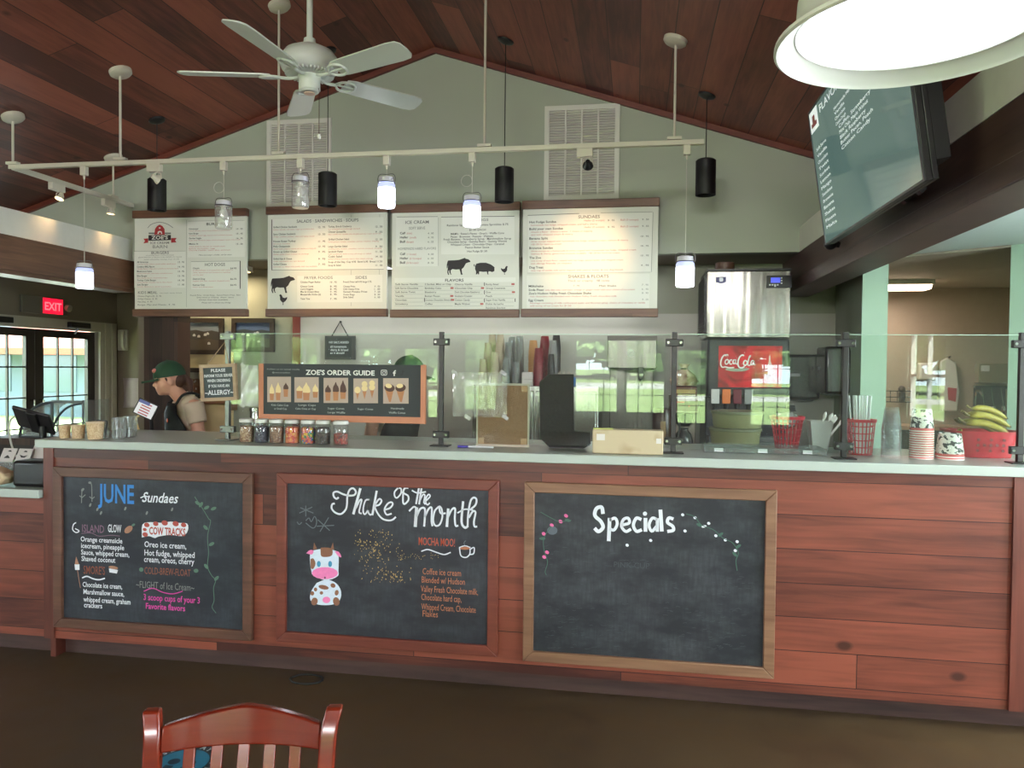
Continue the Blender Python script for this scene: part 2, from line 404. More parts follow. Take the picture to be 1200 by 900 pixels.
def floor_material():
    m, nt, b = nodes('dark stained concrete'); N, L = nt.nodes, nt.links
    tc = N.new('ShaderNodeTexCoord')
    a = N.new('ShaderNodeTexNoise'); a.inputs['Scale'].default_value = .9; a.inputs['Detail'].default_value = 6; L.new(tc.outputs['Object'], a.inputs['Vector'])
    c = N.new('ShaderNodeTexNoise'); c.inputs['Scale'].default_value = 9; c.inputs['Detail'].default_value = 8; L.new(tc.outputs['Object'], c.inputs['Vector'])
    rp = N.new('ShaderNodeValToRGB'); e = rp.color_ramp.elements
    e[0].position = .3; e[0].color = lin((60, 45, 31)); e[1].position = .72; e[1].color = lin((92, 73, 50))
    ad = N.new('ShaderNodeMath'); ad.operation = 'MULTIPLY_ADD'; ad.inputs[1].default_value = .35; L.new(c.outputs['Fac'], ad.inputs[0])
    mu = N.new('ShaderNodeMath'); mu.operation = 'MULTIPLY'; mu.inputs[1].default_value = .65; L.new(a.outputs['Fac'], mu.inputs[0]); L.new(mu.outputs[0], ad.inputs[2])
    L.new(ad.outputs[0], rp.inputs[0]); L.new(rp.outputs[0], b.inputs['Base Color'])
    r = N.new('ShaderNodeMapRange'); r.inputs['To Min'].default_value = .34; r.inputs['To Max'].default_value = .58; L.new(c.outputs['Fac'], r.inputs['Value'])
    L.new(r.outputs[0], b.inputs['Roughness']); b.inputs['Specular IOR Level'].default_value = .3
    return m
b = MB(); b.box(XL-.1, XR+.1, YF-.1, 9.2, -.12, 0); struct(b.build('floor', floor_material()))

# gabled board ceiling over the dining room, the flat kitchen soffit and the flat ceiling of the side aisle
b = MB()
for sx in (-1, 1):
    xe = XL-.1 if sx < 0 else XR+.1
    b.prism_y([(RIDGE_X, RIDGE_Z), (xe, roof(xe)), (xe, roof(xe)+.1), (RIDGE_X, RIDGE_Z+.1)], YF-.1, YG+.1)
struct(b.build('ceiling', CEILING_WOOD))
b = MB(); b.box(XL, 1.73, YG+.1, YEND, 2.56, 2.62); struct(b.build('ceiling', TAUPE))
b = MB(); b.prism_z([(1.50, -4), (XR, -4), (XR, 4.69), (2.563, 5.80), (1.915, 6.30), (1.50, 6.30)], 2.5, 2.54); struct(b.build('ceiling', mat('pale mint ceiling', (206, 220, 216), .6, var=.02)))
# gable wall above the kitchen opening
b = MB(); b.prism_y([(XL, 2.56), (XR, 2.56), (XR, roof(XR)), (RIDGE_X, RIDGE_Z), (XL, roof(XL))], YG, YG+.1)
struct(b.build('wall_back', SAGE))
CROWN = wood('crown strip wood', (92, 42, 32), (130, 66, 50), 'X', 'Z', 2, 9, .45, 0, boards=False, knots=0)
for i, xe in enumerate((XL, XR)):
    b = MB(); d = .045
    b.prism_y([(RIDGE_X, RIDGE_Z), (xe, roof(xe)), (xe, roof(xe)-d), (RIDGE_X, RIDGE_Z-d)], YG-.035, YG)
    struct(b.build('trim_%d' % (i+1), CROWN))
# partition bands and beams on both sides
b = MB(); b.box(-4.74, -4.6, YF, YG, 2.555, 2.755); struct(b.build('trim_3', WHITE_PAINT))
BEAM_L = wood('brown beam wood', (66, 44, 34), (124, 88, 66), 'Y', 'Z', .6, 9, .38, 0, knots=.3, boards=False)
b = MB(); b.box(-4.8, -4.585, YF, YG, 2.30, 2.555); b.box(-4.8, -4.60, YF, YG, 2.268, 2.30); struct(b.build('trim_11', BEAM_L))
b = MB(); b.box(1.275, 1.42, YF, YG, 2.56, 2.755); struct(b.build('trim_4', WHITE_PAINT))
b = MB(); b.box(1.275, 1.50, YF, YK-.005, 2.36, 2.56); b.box(1.262, 1.50, YF, YK-.005, 2.262, 2.36); struct(b.build('trim_12', BEAM_WOOD, bevel=.006))
# brown timber pier under the left beam
b = MB(); b.box(-4.50, -4.16, YG+.02, YG+.22, 0, 2.556); struct(b.build('trim_10', DARK_WOOD))

def wall_strip(name, axis, pos, thick, a0, a1, z0, ztop, holes, material):
    """a wall with rectangular openings (a, b, z0, z1); ztop is a height or a function of a"""
    b = MB(); cuts = sorted(set([a0, a1]+[h[0] for h in holes]+[h[1] for h in holes]))
    for p, q in zip(cuts, cuts[1:]):
        hs = sorted([h for h in holes if h[0] <= p+1e-6 and h[1] >= q-1e-6], key=lambda h: h[2]); lo = z0
        for h in hs+[None]:
            hi = h[2] if h else None
            if hi is None or hi > lo+1e-4:
                if hi is None:
                    ta, tb = (ztop(p), ztop(q)) if callable(ztop) else (ztop, ztop)
                    pts = [(p, lo), (q, lo), (q, tb), (p, ta)]
                    if callable(ztop) and p < RIDGE_X < q: pts = [(p, lo), (q, lo), (q, tb), (RIDGE_X, RIDGE_Z), (p, ta)]
                else: pts = [(p, lo), (q, lo), (q, hi), (p, hi)]
                (b.prism_x if axis == 'x' else b.prism_y)(pts, pos, pos+thick)
            if h: lo = h[3]
    return struct(b.build(name, material))
DOOR_Y0, DOOR_Y1, DOOR_Z = 6.50, 8.40, 1.995
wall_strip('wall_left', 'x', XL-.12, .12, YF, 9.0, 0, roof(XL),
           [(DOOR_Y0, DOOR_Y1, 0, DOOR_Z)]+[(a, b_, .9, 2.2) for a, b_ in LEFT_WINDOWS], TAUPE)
wall_strip('wall_right', 'x', XR, .12, YF, 9.0, 0, roof(XR), [(a, b_, .9, 2.2) for a, b_ in RIGHT_WINDOWS], MINT)
FRONT_WINDOWS = [(-6.3, -5.5), (-5.24, -4.4), (-3.82, -3.05), (-1.33, -.37), (-.23, .64), (.83, 1.5), (2.37, 3.22)]
WZ0, WZ1 = .42, 2.03
wall_strip('wall_front', 'y', YF-.12, .12, XL, XR, 0, roof, [(a, b_, WZ0, WZ1) for a, b_ in FRONT_WINDOWS]+[FILL_BAND], mat('dining room wall paint', (170, 160, 146), .7))
FRAME_DARK = mat('dark window frame', (52, 46, 42), .4)
def window_front(i, a, b_):
    b = MB(); y0, y1 = YF-.09, YF-.02; t = .035
    b.box(a, a+t, y0, y1, WZ0, WZ1); b.box(b_-t, b_, y0, y1, WZ0, WZ1); b.box(a, b_, y0, y1, WZ0, WZ0+t); b.box(a, b_, y0, y1, WZ1-t, WZ1)
    zm = (WZ0+WZ1)/2; b.box(a, b_, y0, y1, zm-.02, zm+.02)
    for k in (1, 2): x = a+(b_-a)*k/3; b.box(x-.008, x+.008, y0+.02, y1-.02, WZ0, WZ1)
    for z in (WZ0+(zm-WZ0)/2, zm+(WZ1-zm)/2): b.box(a, b_, y0+.02, y1-.02, z-.007, z+.007)
    o = struct(b.build('window_%d' % i, FRAME_DARK))
    p = MB(); p.box(a+t, b_-t, YF-.058, YF-.054, WZ0+t, WZ1-t); p.build('pane', PANE, o)
for i, (a, b_) in enumerate(FRONT_WINDOWS): window_front(i+1, a, b_)
def window_side(i, x, a, b_):
    b = MB(); z0, z1 = .9, 2.2; t = .05
    for p, q, r, s_ in ((a, a+t, z0, z1), (b_-t, b_, z0, z1), (a, b_, z0, z0+t), (a, b_, z1-t, z1), (a, b_, 1.53, 1.57), ((a+b_)/2-.012, (a+b_)/2+.012, z0, z1)):
        b.box(x-.03, x+.03, p, q, r, s_)
    o = struct(b.build('window_%d' % i, WHITE_PAINT))
    p = MB(); p.box(x-.003, x+.003, a+t, b_-t, z0+t, z1-t); p.build('pane', PANE, o)
b = MB(); a, b_, z0, z1 = FILL_BAND  # frame of the added high band, an unseen opening made for the front fill
for k in range(7): x = a+.02+(b_-a-.04)*k/6; b.box(x-.02, x+.02, YF-.09, YF-.02, z0, z1)
b.box(a, b_, YF-.09, YF-.02, z0, z0+.04); b.box(a, b_, YF-.09, YF-.02, z1-.04, z1)
o = struct(b.build('window_17', FRAME_DARK)); p = MB(); p.box(a, b_, YF-.058, YF-.054, z0+.04, z1-.04); p.build('pane', PANE, o)
n = 8
for a, b_ in LEFT_WINDOWS: window_side(n, XL-.06, a, b_); n += 1
for a, b_ in RIGHT_WINDOWS: window_side(n, XR+.06, a, b_); n += 1

# walls at the back of the kitchen
b = MB(); b.box(-4.6, 1.73, YK, YK+.1, 0, 2.56); struct(b.build('wall_back', mat('kitchen wall paint', (146, 148, 132), .65, var=.03)))
b = MB(); b.box(-3.27, 1.73, YK-.012, YK, 0, 2.115); struct(b.build('trim_5', PANEL))
b = MB(); b.box(-3.345, -3.27, YK-.03, YK, 0, 2.555); struct(b.build('trim_6', mat('red brown trim paint', (112, 44, 34), .45)))
b = MB(); b.box(-4.6, -3.985, YK-.012, YK, 0, 1.765); struct(b.build('trim_7', mat('cream wall paint with lamp warmth', (226, 200, 150), .6)))  # cream panel with the warm lamplight on this patch worked into its colour
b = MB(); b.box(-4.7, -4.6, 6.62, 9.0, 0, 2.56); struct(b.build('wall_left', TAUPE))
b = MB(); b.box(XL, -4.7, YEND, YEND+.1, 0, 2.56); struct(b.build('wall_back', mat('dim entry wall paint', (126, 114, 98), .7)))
b = MB(); b.box(1.73, 1.91, 6.30, 9.0, 0, 2.56); struct(b.build('wall_right', mat('kitchen side wall paint', (150, 156, 140), .6)))
# opening to the side room: a wall turned 43 degrees with a cased opening
P0, P1, P2 = Vector((1.735, 6.30, 0)), Vector((1.915, 6.30, 0)), Vector((2.563, 5.801, 0))
b = MB(); b.box(1.728, 1.915, 6.285, 6.302, 0, 2.5); struct(b.build('trim_8', MINT))
dv = (P2-P1).normalized(); nv = Vector((-dv.y, dv.x, 0))*.13
b = MB(); q = P2; e = P2+dv*2.3
b.prism_z([(q.x, q.y), (e.x, e.y), (e.x+nv.x, e.y+nv.y), (q.x+nv.x, q.y+nv.y)], 0, 2.5); struct(b.build('wall_right', MINT))
b = MB(); b.box(1.91, XR, 8.6, 8.7, 0, 2.56); struct(b.build('wall_back', mat('tan side room paint', (168, 150, 132), .65)))
b = MB(); b.prism_z([(1.91, 6.305), (2.563, 5.805), (4.0, 4.695), (4.0, 8.6), (1.91, 8.6)], 2.485, 2.56); struct(b.build('ceiling', mat('side room ceiling paint', (176, 168, 152), .7)))

# entry doors in the left wall, seen at a slant
DOOR_DARK = mat('dark brown door paint', (38, 28, 25), .4)
def door(i, y0, y1):
    b = MB(); x0, x1 = XL-.09, XL-.045; st = .12
    pz0, pz1 = .22, 1.90
    b.box(x0, x1, y0, y0+st, .01, 1.985); b.box(x0, x1, y1-st, y1, .01, 1.985)
    b.box(x0, x1, y0+st, y1-st, .01, pz0); b.box(x0, x1, y0+st, y1-st, pz1, 1.985)
    o = struct(b.build('door_%d' % i, DOOR_DARK))
    m_ = MB()
    for k in (1, 2): y = y0+st+(y1-y0-2*st)*k/3; m_.box(x0+.012, x1-.008, y-.008, y+.008, pz0, pz1)
    for k in range(1, 5): z = pz0+(pz1-pz0)*k/5; m_.box(x0+.012, x1-.008, y0+st, y1-st, z-.008, z+.008)
    m_.build('glazing_bars', DOOR_DARK, o)
    p = MB(); p.box(x0+.02, x0+.024, y0+st, y1-st, pz0, pz1); p.build('pane', PANE, o)
    h = MB(); yh = y1-.06 if i == 1 else y0+.06
    h.tube([(x1, yh, .95), (x1+.05, yh, .95), (x1+.05, yh, 1.2), (x1, yh, 1.2)], .01); h.build('pull_handle', CHROME, o)
DM = (DOOR_Y0+DOOR_Y1)/2
door(1, DOOR_Y0+.01, DM-.005); door(2, DM+.005, DOOR_Y1-.01)
b = MB(); x0, x1 = XL, XL+.025
b.box(x0, x1, DOOR_Y1, DOOR_Y1+.30, 0, DOOR_Z+.115); b.box(x0, x1, DOOR_Y0-.14, DOOR_Y1, DOOR_Z, DOOR_Z+.115); b.box(x0, x1, DOOR_Y0-.14, DOOR_Y0, 0, DOOR_Z)
b.box(x1, x1+.015, DOOR_Y1+.08, DOOR_Y1+.13, 0, DOOR_Z+.1); b.box(x1, x1+.015, DOOR_Y1+.2, DOOR_Y1+.25, 0, DOOR_Z+.1)
struct(b.build('trim_9', mat('grey white door trim', (186, 180, 168), .5)))
for nm, ya, lab in (('left', 6.72, 'black door closer above the left glazed entry door'), ('right', 7.86, 'black door closer above the right glazed entry door')):
    t = thing('door_closer', lab, 'door closer', (XL+.03, ya, DOOR_Z+.06), group='door closers above the entry')
    b = MB(); b.box(0, .06, -.02, .30, -.035, .03); b.build('body', BLACK_METAL, t, bevel=.008)
    b = MB(); b.bar((.03, .12, -.035), (-.06, .18, -.10), .02, .012); b.build('arm', BLACK_METAL, t)

# exit sign with emergency light head on the wall over the doors
t = thing('exit_sign', 'red lit EXIT sign on a grey plate above the entry doors', 'exit sign', (XL+.002, 7.52, 2.245), R(90))
b = MB(); b.box(-.33, .34, -.03, .0, -.095, .095); b.build('plate', mat('grey plastic', (112, 108, 100), .5), t, bevel=.006)
b = MB(); b.box(-.04, .25, -.036, -.03, -.085, .085); b.build('lit_face', emit('red sign glow', (235, 20, 50), 1.6), t)
b = MB(); b.text('EXIT', Vector((-.02, -.0375, -.045)), VX, VZ, width=.25, cap=.09, bold=.02); b.build('lettering', emit('exit letter glow', (255, 120, 130), 1.2), t)
b = MB(); b.cyl((.31, -.03, .0), (.31, -.075, -.01), .035, .04); b.build('lamp_head', mat('pale plastic', (170, 165, 155), .4), t)

# the outside: grass, road and trees seen through the doors and mirrored in the counter glass
b = MB(); b.box(-90, 90, -90, YF-.12, -.3, -.15); b.box(-60, XL-.12, YF-.12, 60, -.3, -.15)
struct(b.build('ground', blotch('lawn grass', (104, 126, 72), (134, 150, 92), 3, .5, .9, .2)))
b = MB(); b.box(-60, 60, -43, -35, -.15, -.13); struct(b.build('pavement', mat('pale concrete paving', (206, 202, 196), .9)))
b = MB(); b.box(-30, XL-.13, 5, 16, -.15, -.13); struct(b.build('pavement', mat('grey entry paving', (104, 104, 104), .9)))
def leaf_mass(name, blobs, material, seed):
    rnd = random.Random(seed); b = MB()
    for (x, y, z, r) in blobs:
        for k in range(90):
            u = Vector((rnd.gauss(0, 1), rnd.gauss(0, 1), rnd.gauss(0, 1))).normalized()
            p = Vector((x, y, z))+u*r*rnd.uniform(.75, 1.08); s_ = r*.22
            M = Matrix.Rotation(rnd.uniform(0, 6), 3, 'Z') @ Matrix.Rotation(rnd.uniform(0, 3), 3, 'X')
            q = [p+M @ Vector(c) for c in ((-s_, -s_*.6, 0), (s_, -s_*.6, .1*s_), (s_*.8, s_*.6, 0), (-s_*.8, s_*.6, -.1*s_))]
            b.poly(q)
        b.ball((x, y, z), (r*.86, r*.86, r*.8), 12, k=7)
    o = b.build(name, material); o['kind'] = 'stuff'; return tag(o, 'distant green tree foliage beyond the lawn and the road', 'trees')
LEAF = blotch('tree leaves', (88, 120, 72), (146, 172, 112), 1.2, .5, .8, .2)
rnd = random.Random(3)
leaf_mass('tree_foliage', [(-46+k*4.2+rnd.uniform(-1, 1), -52+rnd.uniform(-4, 4), 2.2+rnd.uniform(0, 4.5), rnd.uniform(3.4, 5.2)) for k in range(22)], LEAF, 5)
o = leaf_mass('tree_foliage', [(-15-k*3.0, 32+k*1.2+rnd.uniform(-1, 1), 2.2+rnd.uniform(0, 3), rnd.uniform(2.4, 3.4)) for k in range(9)], blotch('dark tree leaves', (24, 52, 24), (52, 86, 34), 1.2, .5, .8, .2), 9)
o['label'] = 'green trees outside seen through the entry door panes'
# low building and posts outside the entry
t = thing('porch_building', 'pale building with an orange awning outside the left entry door', 'building', (-19, 22, -.15))
b = MB(); b.box(-6, 2.5, 0, 5, 0, 3.0); b.build('wall', mat('pale blue grey siding', (84, 98, 106), .8), t)
b = MB(); b.prism_x([(-1.2, 2.2), (0, 2.9), (0, 2.4), (-1.2, 2.0)], -6, 2.5); b.build('awning', mat('orange awning', (130, 66, 44), .7), t)
for k in range(3):
    b = MB(); b.box(-5+k*2.4, -3.6+k*2.4, -.03, .0, .8, 2.0); b.build('window', mat('dark pane', (60, 78, 90), .1), t)

# ================================================================== COUNTER
FACE = 3.67
TOP = 1.203
t = thing('service_counter', 'long red stained plank service counter carrying the three chalkboards', 'counter', (-.3, 3.9, 0))
def loc(t, o):                        # world-space child of a thing
    o.parent = t; o.matrix_parent_inverse = Matrix.Translation(-t.location) if t.rotation_euler.z == 0 else t.matrix_basis.inverted(); return o
b = MB(); b.box(-3.16, 2.7, FACE, FACE+.03, .115, 1.158); loc(t, b.build('front_planks', COUNTER_WOOD))
b = MB(); b.box(-3.165, -3.105, FACE-.012, FACE, .115, 1.158); loc(t, b.build('corner_post', COUNTER_POST))
b = MB(); b.box(1.652, 1.80, FACE-.016, FACE, .115, 1.158); loc(t, b.build('upright_board', COUNTER_POST))
b = MB(); b.box(-3.16, 2.7, FACE-.008, FACE, 1.105, 1.158); loc(t, b.build('top_rail', COUNTER_WOOD))
b = MB(); b.box(-3.16, 2.7, 3.775, 3.79, 0, .118); loc(t, b.build('kick_board', KICK_WOOD))
b = MB(); b.box(-3.16, -3.13, FACE+.03, 4.26, 0, 1.158); b.box(-3.13, 2.7, 4.22, 4.26, 0, 1.158); b.box(2.67, 2.7, FACE+.03, 4.22, 0, 1.158); loc(t, b.build('carcass', COUNTER_POST))
b = MB(); b.box(-3.19, 2.7, 3.625, 4.32, 1.159, TOP)
o = b.build('countertop', mat('pale grey green laminate', (176, 186, 178), .32, var=.03), loc=(-.3, 3.95, 1.159), bevel=.004)
tag(o, 'pale grey green countertop slab along the top of the red service counter', 'countertop')
t = thing('side_counter', 'low red plank counter beside the end of the long service counter', 'counter', (-3.9, 3.95, 0))
b = MB(); b.box(-4.7, -3.17, FACE+.012, FACE+.04, .115, .882); loc(t, b.build('front_planks', COUNTER_WOOD))
b = MB(); b.box(-4.7, -3.17, 3.775, 3.79, 0, .118); loc(t, b.build('kick_board', KICK_WOOD))
b = MB(); b.box(-4.7, -4.66, FACE+.04, 4.3, 0, .882); b.box(-4.66, -3.17, 4.27, 4.3, 0, .882); loc(t, b.build('carcass', COUNTER_POST))
b = MB(); b.box(-4.72, -3.168, 3.625, 4.33, .884, .93)
o = b.build('side_countertop', mat('pale grey green laminate', (176, 186, 178), .32), loc=(-3.9, 3.95, .884), bevel=.004)
tag(o, 'short low pale countertop slab holding the black box and paper bag', 'countertop')

# ================================================================== CHALKBOARDS
CW = mat('white chalk', (226, 230, 236), .8, var=.05, scale=60)
def chalk(rgb): return mat('chalk %d %d %d' % rgb, rgb, .8, var=.10, scale=60)
def board_frame(t, x0, x1, z0, z1, w, y0, y1, m_):
    b = MB(); A = [(x0, z0), (x1, z0), (x1, z1), (x0, z1)]; Bq = [(x0+w, z0+w), (x1-w, z0+w), (x1-w, z1-w), (x0+w, z1-w)]
    for i in range(4):
        j = (i+1) % 4; b.prism_y([A[i], A[j], Bq[j], Bq[i]], y0, y1)
    return loc(t, b.build('frame', m_, bevel=.004))
class Chalk:
    """lettering on one flat board; x, y are read off a close-up of the photograph with scale k and corner ox, oy"""
    def __init__(s, Y, ox, oy, k): s.Y, s.ox, s.oy, s.k = Y, ox, oy, k; s.m = {}
    def p(s, x, y): return at(s.ox+x*s.k, s.oy+y*s.k, s.Y)
    def b(s, key):
        if key not in s.m: s.m[key] = MB()
        return s.m[key]
    def t(s, key, body, x0, x1, y, cap, bold=0, shear=0, drop=None):
        a = s.p(x0, y); c = s.p(x1, y); h = (s.p(x0, y-cap)-a).z
        s.b(key).text(body, Vector((a.x, s.Y, a.z)), VX, VZ, width=c.x-a.x, cap=h, bold=bold, shear=shear)
    def s(s, key, pts, w, n=5):
        Q = [s.p(*q) for q in pts]; ww = (s.p(w, 0)-s.p(0, 0)).x
        s.b(key).stroke([(q.x, q.z) for q in Q], ww, y=s.Y-.0002, n=n)
    def f(s, key, pts, n=4, lift=0):
        Q = smooth_path([(lambda q: (q.x, q.z))(s.p(*q)) for q in pts+pts[:1]], n)[:-1] if n else [Vector(((lambda q: (q.x, q.z))(s.p(*q)))) for q in pts]
        s.b(key).poly([(q.x, s.Y-lift, q.y) for q in Q])
    def e(s, key, x, y, rx, ry, rot=0, lift=0):
        pts = []
        for i in range(14):
            a = 2*PI*i/14; u, v = rx*math.cos(a), ry*math.sin(a)
            pts.append((x+u*math.cos(rot)-v*math.sin(rot), y+u*math.sin(rot)+v*math.cos(rot)))
        s.f(key, pts, 0, lift)
    def done(s, t, mats, names):
        for k, b in s.m.items(): loc(t, b.build(names.get(k, 'lettering'), mats[k]))
def chalkboard(label, x0, x1, z0, z1, fw, fm, sm):
    t = thing('chalkboard', label, 'chalkboard', ((x0+x1)/2, FACE-.008, z0), group='chalkboards on the counter front')
    board_frame(t, x0, x1, z0, z1, fw, FACE-.030, FACE-.001, fm)
    b = MB(); b.box(x0+fw, x1-fw, FACE-.012, FACE-.002, z0+fw, z1-fw); loc(t, b.build('slate', sm))
    return t
CY = FACE-.0128
# --- June sundaes
t = chalkboard('chalkboard headed JUNE Sundaes in a dark brown frame', -3.095, -1.943, .186, 1.056, .052, wood('dark brown board frame', (66, 42, 32), (116, 76, 58), 'X', 'Z', .5, 9, .5, 0, boards=False, knots=.2), slate('slate one', (44, 47, 54), (80, 86, 94)))
c = Chalk(CY, 60, 540, 250/1071)
c.t('blue', 'JUNE', 235, 416, 207, 96, .02)
c.t('white', 'Sundaes', 455, 632, 206, 52, .012, .25); c.s('white', [(448, 186), (470, 178), (495, 182)], 5)
c.t('plum', 'ISLAND', 155, 266, 357, 40, .01); c.t('white', 'GLOW', 285, 352, 357, 40, .015)
for s_, x0, x1, y in (('Orange creamsicle', 148, 357, 404), ('icecream, pineapple', 150, 366, 437), ('Sauce, whipped cream,', 150, 392, 470), ('Shaved coconut', 152, 322, 502), ('Chocolate ice cream,', 158, 356, 632), ('Marshmallow sauce,', 162, 366, 668), ('whipped cream, graham', 162, 398, 706), ('crackers', 165, 256, 735)): c.t('white', s_, x0, x1, y, 26, .014)
for s_, x0, x1, y in (('Oreo ice cream,', 468, 678, 432), ('Hot fudge, whipped', 468, 720, 474), ('cream, oreos, cherry', 466, 718, 507)): c.t('white', s_, x0, x1, y, 30, .012)
c.t('rust', "SMORE'S", 162, 270, 566, 42, .008); c.t('rust', 'COLD-BREW-FLOAT', 468, 700, 567, 36, .006)
c.t('grey', '~FLIGHT of Ice Cream~', 426, 718, 636, 36, .002)
c.t('pink', '3 scoop cups of your 3', 464, 746, 698, 32, .012); c.t('pink', 'Favorite flavors', 475, 672, 742, 30, .012)
c.s('pink', [(465, 655), (510, 640), (560, 660), (610, 668), (660, 655)], 4); c.s('white', [(155, 588), (180, 580), (210, 592), (240, 597), (270, 590)], 6)
c.s('plum', [(152, 365), (200, 362), (240, 378), (300, 374), (345, 378)], 3)
c.f('white', [(455, 385), (458, 320), (500, 308), (560, 312), (600, 305), (640, 312), (682, 315), (686, 350), (660, 378), (600, 372), (540, 380), (520, 388), (490, 378)], 3, -.0003)
for x, y, r in ((480, 322, 14), (525, 316, 14), (570, 312, 16), (625, 316, 16), (665, 322, 14), (472, 370, 14), (470, 345, 10)): c.e('brick', x, y, r, r*.8, .3, .0004)
c.t('brick', 'COW TRACKS', 492, 674, 368, 38, .03)
for m_ in c.m.values(): pass
c.s('leaf', [(720, 180), (760, 240), (790, 290), (800, 305), (785, 380), (790, 460), (785, 530), (805, 575), (825, 600), (815, 640), (818, 700), (808, 735), (828, 765)], 3)
for x, y, a in ((735, 212, .6), (752, 220, -1), (775, 335, .8), (805, 418, -.5), (778, 530, .9), (830, 590, -.8), (780, 235, -.5), (815, 240, -.4)): c.e('leaf', x, y, 15, 8, a)
for q in ([(152, 212), (155, 150), (165, 140)], [(155, 185), (142, 175)], [(155, 185), (172, 170)], [(205, 205), (203, 125), (195, 110)], [(205, 190), (192, 180)], [(205, 192), (218, 180)]): c.s('grey', q, 4)
c.e('grey', 158, 145, 10, 6, -.8); c.e('grey', 194, 110, 8, 6)
for x, y in ((196, 222), (232, 243), (372, 240), (607, 244), (250, 262), (480, 262)): c.e('grey', x, y, 5, 10, .4)
c.s('white', [(125, 310), (112, 320), (108, 345), (125, 360), (140, 352), (120, 340)], 5); c.e('tan', 388, 345, 24, 15, -.7); c.e('leaf', 412, 322, 10, 6, -.5)
c.f('tan', [(118, 520), (125, 480), (140, 520)], 0); c.f('white', [(117, 520), (142, 520), (142, 548), (120, 548)], 0); c.s('tan', [(132, 548), (140, 600), (147, 638)], 3)
c.f('white', [(290, 540), (335, 548), (330, 566), (292, 560)], 0); c.e('tan', 312, 536, 24, 8, .15)
c.e('leaf', 452, 546, 11, 11); c.e('leaf', 727, 552, 12, 10)
c.done(t, dict(blue=chalk((64, 134, 206)), white=CW, plum=chalk((128, 96, 116)), rust=chalk((140, 84, 66)), grey=chalk((130, 134, 128)), pink=chalk((216, 70, 160)), brick=chalk((176, 82, 72)), leaf=chalk((92, 124, 104)), tan=chalk((170, 124, 100))),
       dict(leaf='vine_drawing', tan='food_drawing', brick='lettering', white='white_lettering', blue='blue_heading', pink='pink_lettering', grey='grey_lettering', rust='rust_lettering', plum='plum_lettering'))
# --- shake of the month
t = chalkboard('chalkboard headed Shake of the month with a cow drawing, in a red frame', -1.808, -.652, .196, 1.064, .052, wood('red board frame', (90, 39, 29), (134, 67, 50), 'X', 'Z', .5, 9, .45, 0, boards=False, knots=.2), slate('slate two', (47, 48, 54), (86, 91, 97)))
c = Chalk(CY, 330, 560, 130/1194)
for q, w in (([(615, 210), (590, 225), (562, 200), (560, 160), (600, 148), (660, 175), (720, 190), (780, 185), (800, 150), (770, 112), (730, 132), (708, 200), (704, 280), (690, 340), (640, 388), (580, 375), (540, 330), (545, 285), (572, 275)], 26), ([(848, 112), (805, 270), (772, 392)], 36), ([(800, 330), (840, 245), (862, 238), (845, 310), (835, 370), (862, 385)], 22),
             ([(945, 235), (905, 242), (882, 310), (880, 372), (900, 390), (930, 340), (952, 240)], 22), ([(952, 240), (930, 350), (950, 396), (968, 392)], 22), ([(1024, 138), (1000, 270), (976, 402)], 30), ([(1002, 292), (1050, 228), (1076, 248), (1050, 290), (1005, 310), (1040, 390), (1090, 442), (1150, 458), (1195, 450), (1230, 420)], 24),
             ([(1105, 345), (1165, 325), (1196, 285), (1180, 262), (1140, 280), (1108, 340), (1130, 395), (1185, 385)], 24)): c.s('w', q, w*.72)
d = Chalk(CY, 450, 560, 130/1194); d.m = c.m
for q, w in (([(150, 110), (115, 150), (115, 195), (140, 215), (180, 170), (185, 120), (158, 106)], 22), ([(262, 108), (225, 112), (208, 150), (205, 260), (225, 280), (262, 240), (260, 195), (225, 172), (190, 152)], 24), ([(375, 110), (345, 282)], 26), ([(300, 135), (360, 162), (452, 150)], 20), ([(404, 110), (378, 285)], 26), ([(388, 240), (420, 180), (440, 190), (430, 260), (446, 285)], 20), ([(455, 245), (495, 200), (482, 178), (455, 210), (450, 265), (470, 290), (492, 268)], 20),
             ([(270, 358), (320, 312), (352, 325)], 24), ([(352, 318), (336, 528)], 44), ([(350, 420), (390, 335), (438, 330), (440, 420), (432, 524)], 28), ([(440, 420), (480, 335), (514, 325), (512, 460), (522, 520)], 26), ([(590, 308), (545, 360), (530, 460), (555, 515), (600, 500), (628, 420), (620, 335), (595, 308), (610, 380), (665, 380)], 24),
             ([(692, 330), (676, 528)], 36), ([(690, 420), (730, 342), (765, 332), (762, 440), (772, 515), (800, 512)], 26), ([(852, 252), (835, 470), (870, 535), (902, 520)], 32), ([(790, 378), (870, 338), (960, 348)], 20), ([(900, 530), (905, 400), (930, 255), (965, 212), (995, 232), (985, 290), (930, 342)], 26), ([(912, 430), (955, 362), (985, 372), (968, 470), (975, 522), (1003, 524)], 26)): d.s('w', q, w*.75)
g = Chalk(CY, 320, 540, 280/1096); g.m = c.m
g.t('o', 'MOCHA MOO!', 668, 834, 386, 38, .004); g.s('w', [(680, 415), (710, 407), (750, 420), (785, 430), (815, 420)], 5)
for s_, x0, x1, y in (('Coffee ice cream', 686, 862, 520), ('Blended w/ Hudson', 682, 880, 558), ('Valley Fresh Chocolate milk,', 678, 940, 600), ('Chocolate hard cap,', 680, 864, 638), ('Whipped Cream, Chocolate', 680, 930, 682), ('Flakes', 686, 756, 714)): g.t('t', s_, x0, x1, y, 30, .002)
g.s('w', [(855, 400), (862, 435), (885, 443), (902, 428), (904, 402)], 5); g.s('w', [(905, 405), (922, 398), (920, 425), (903, 430)], 5); g.e('t', 880, 401, 25, 7); g.s('w', [(853, 398), (880, 390), (906, 398)], 4); g.s('g', [(880, 388), (876, 376), (884, 366)], 3)
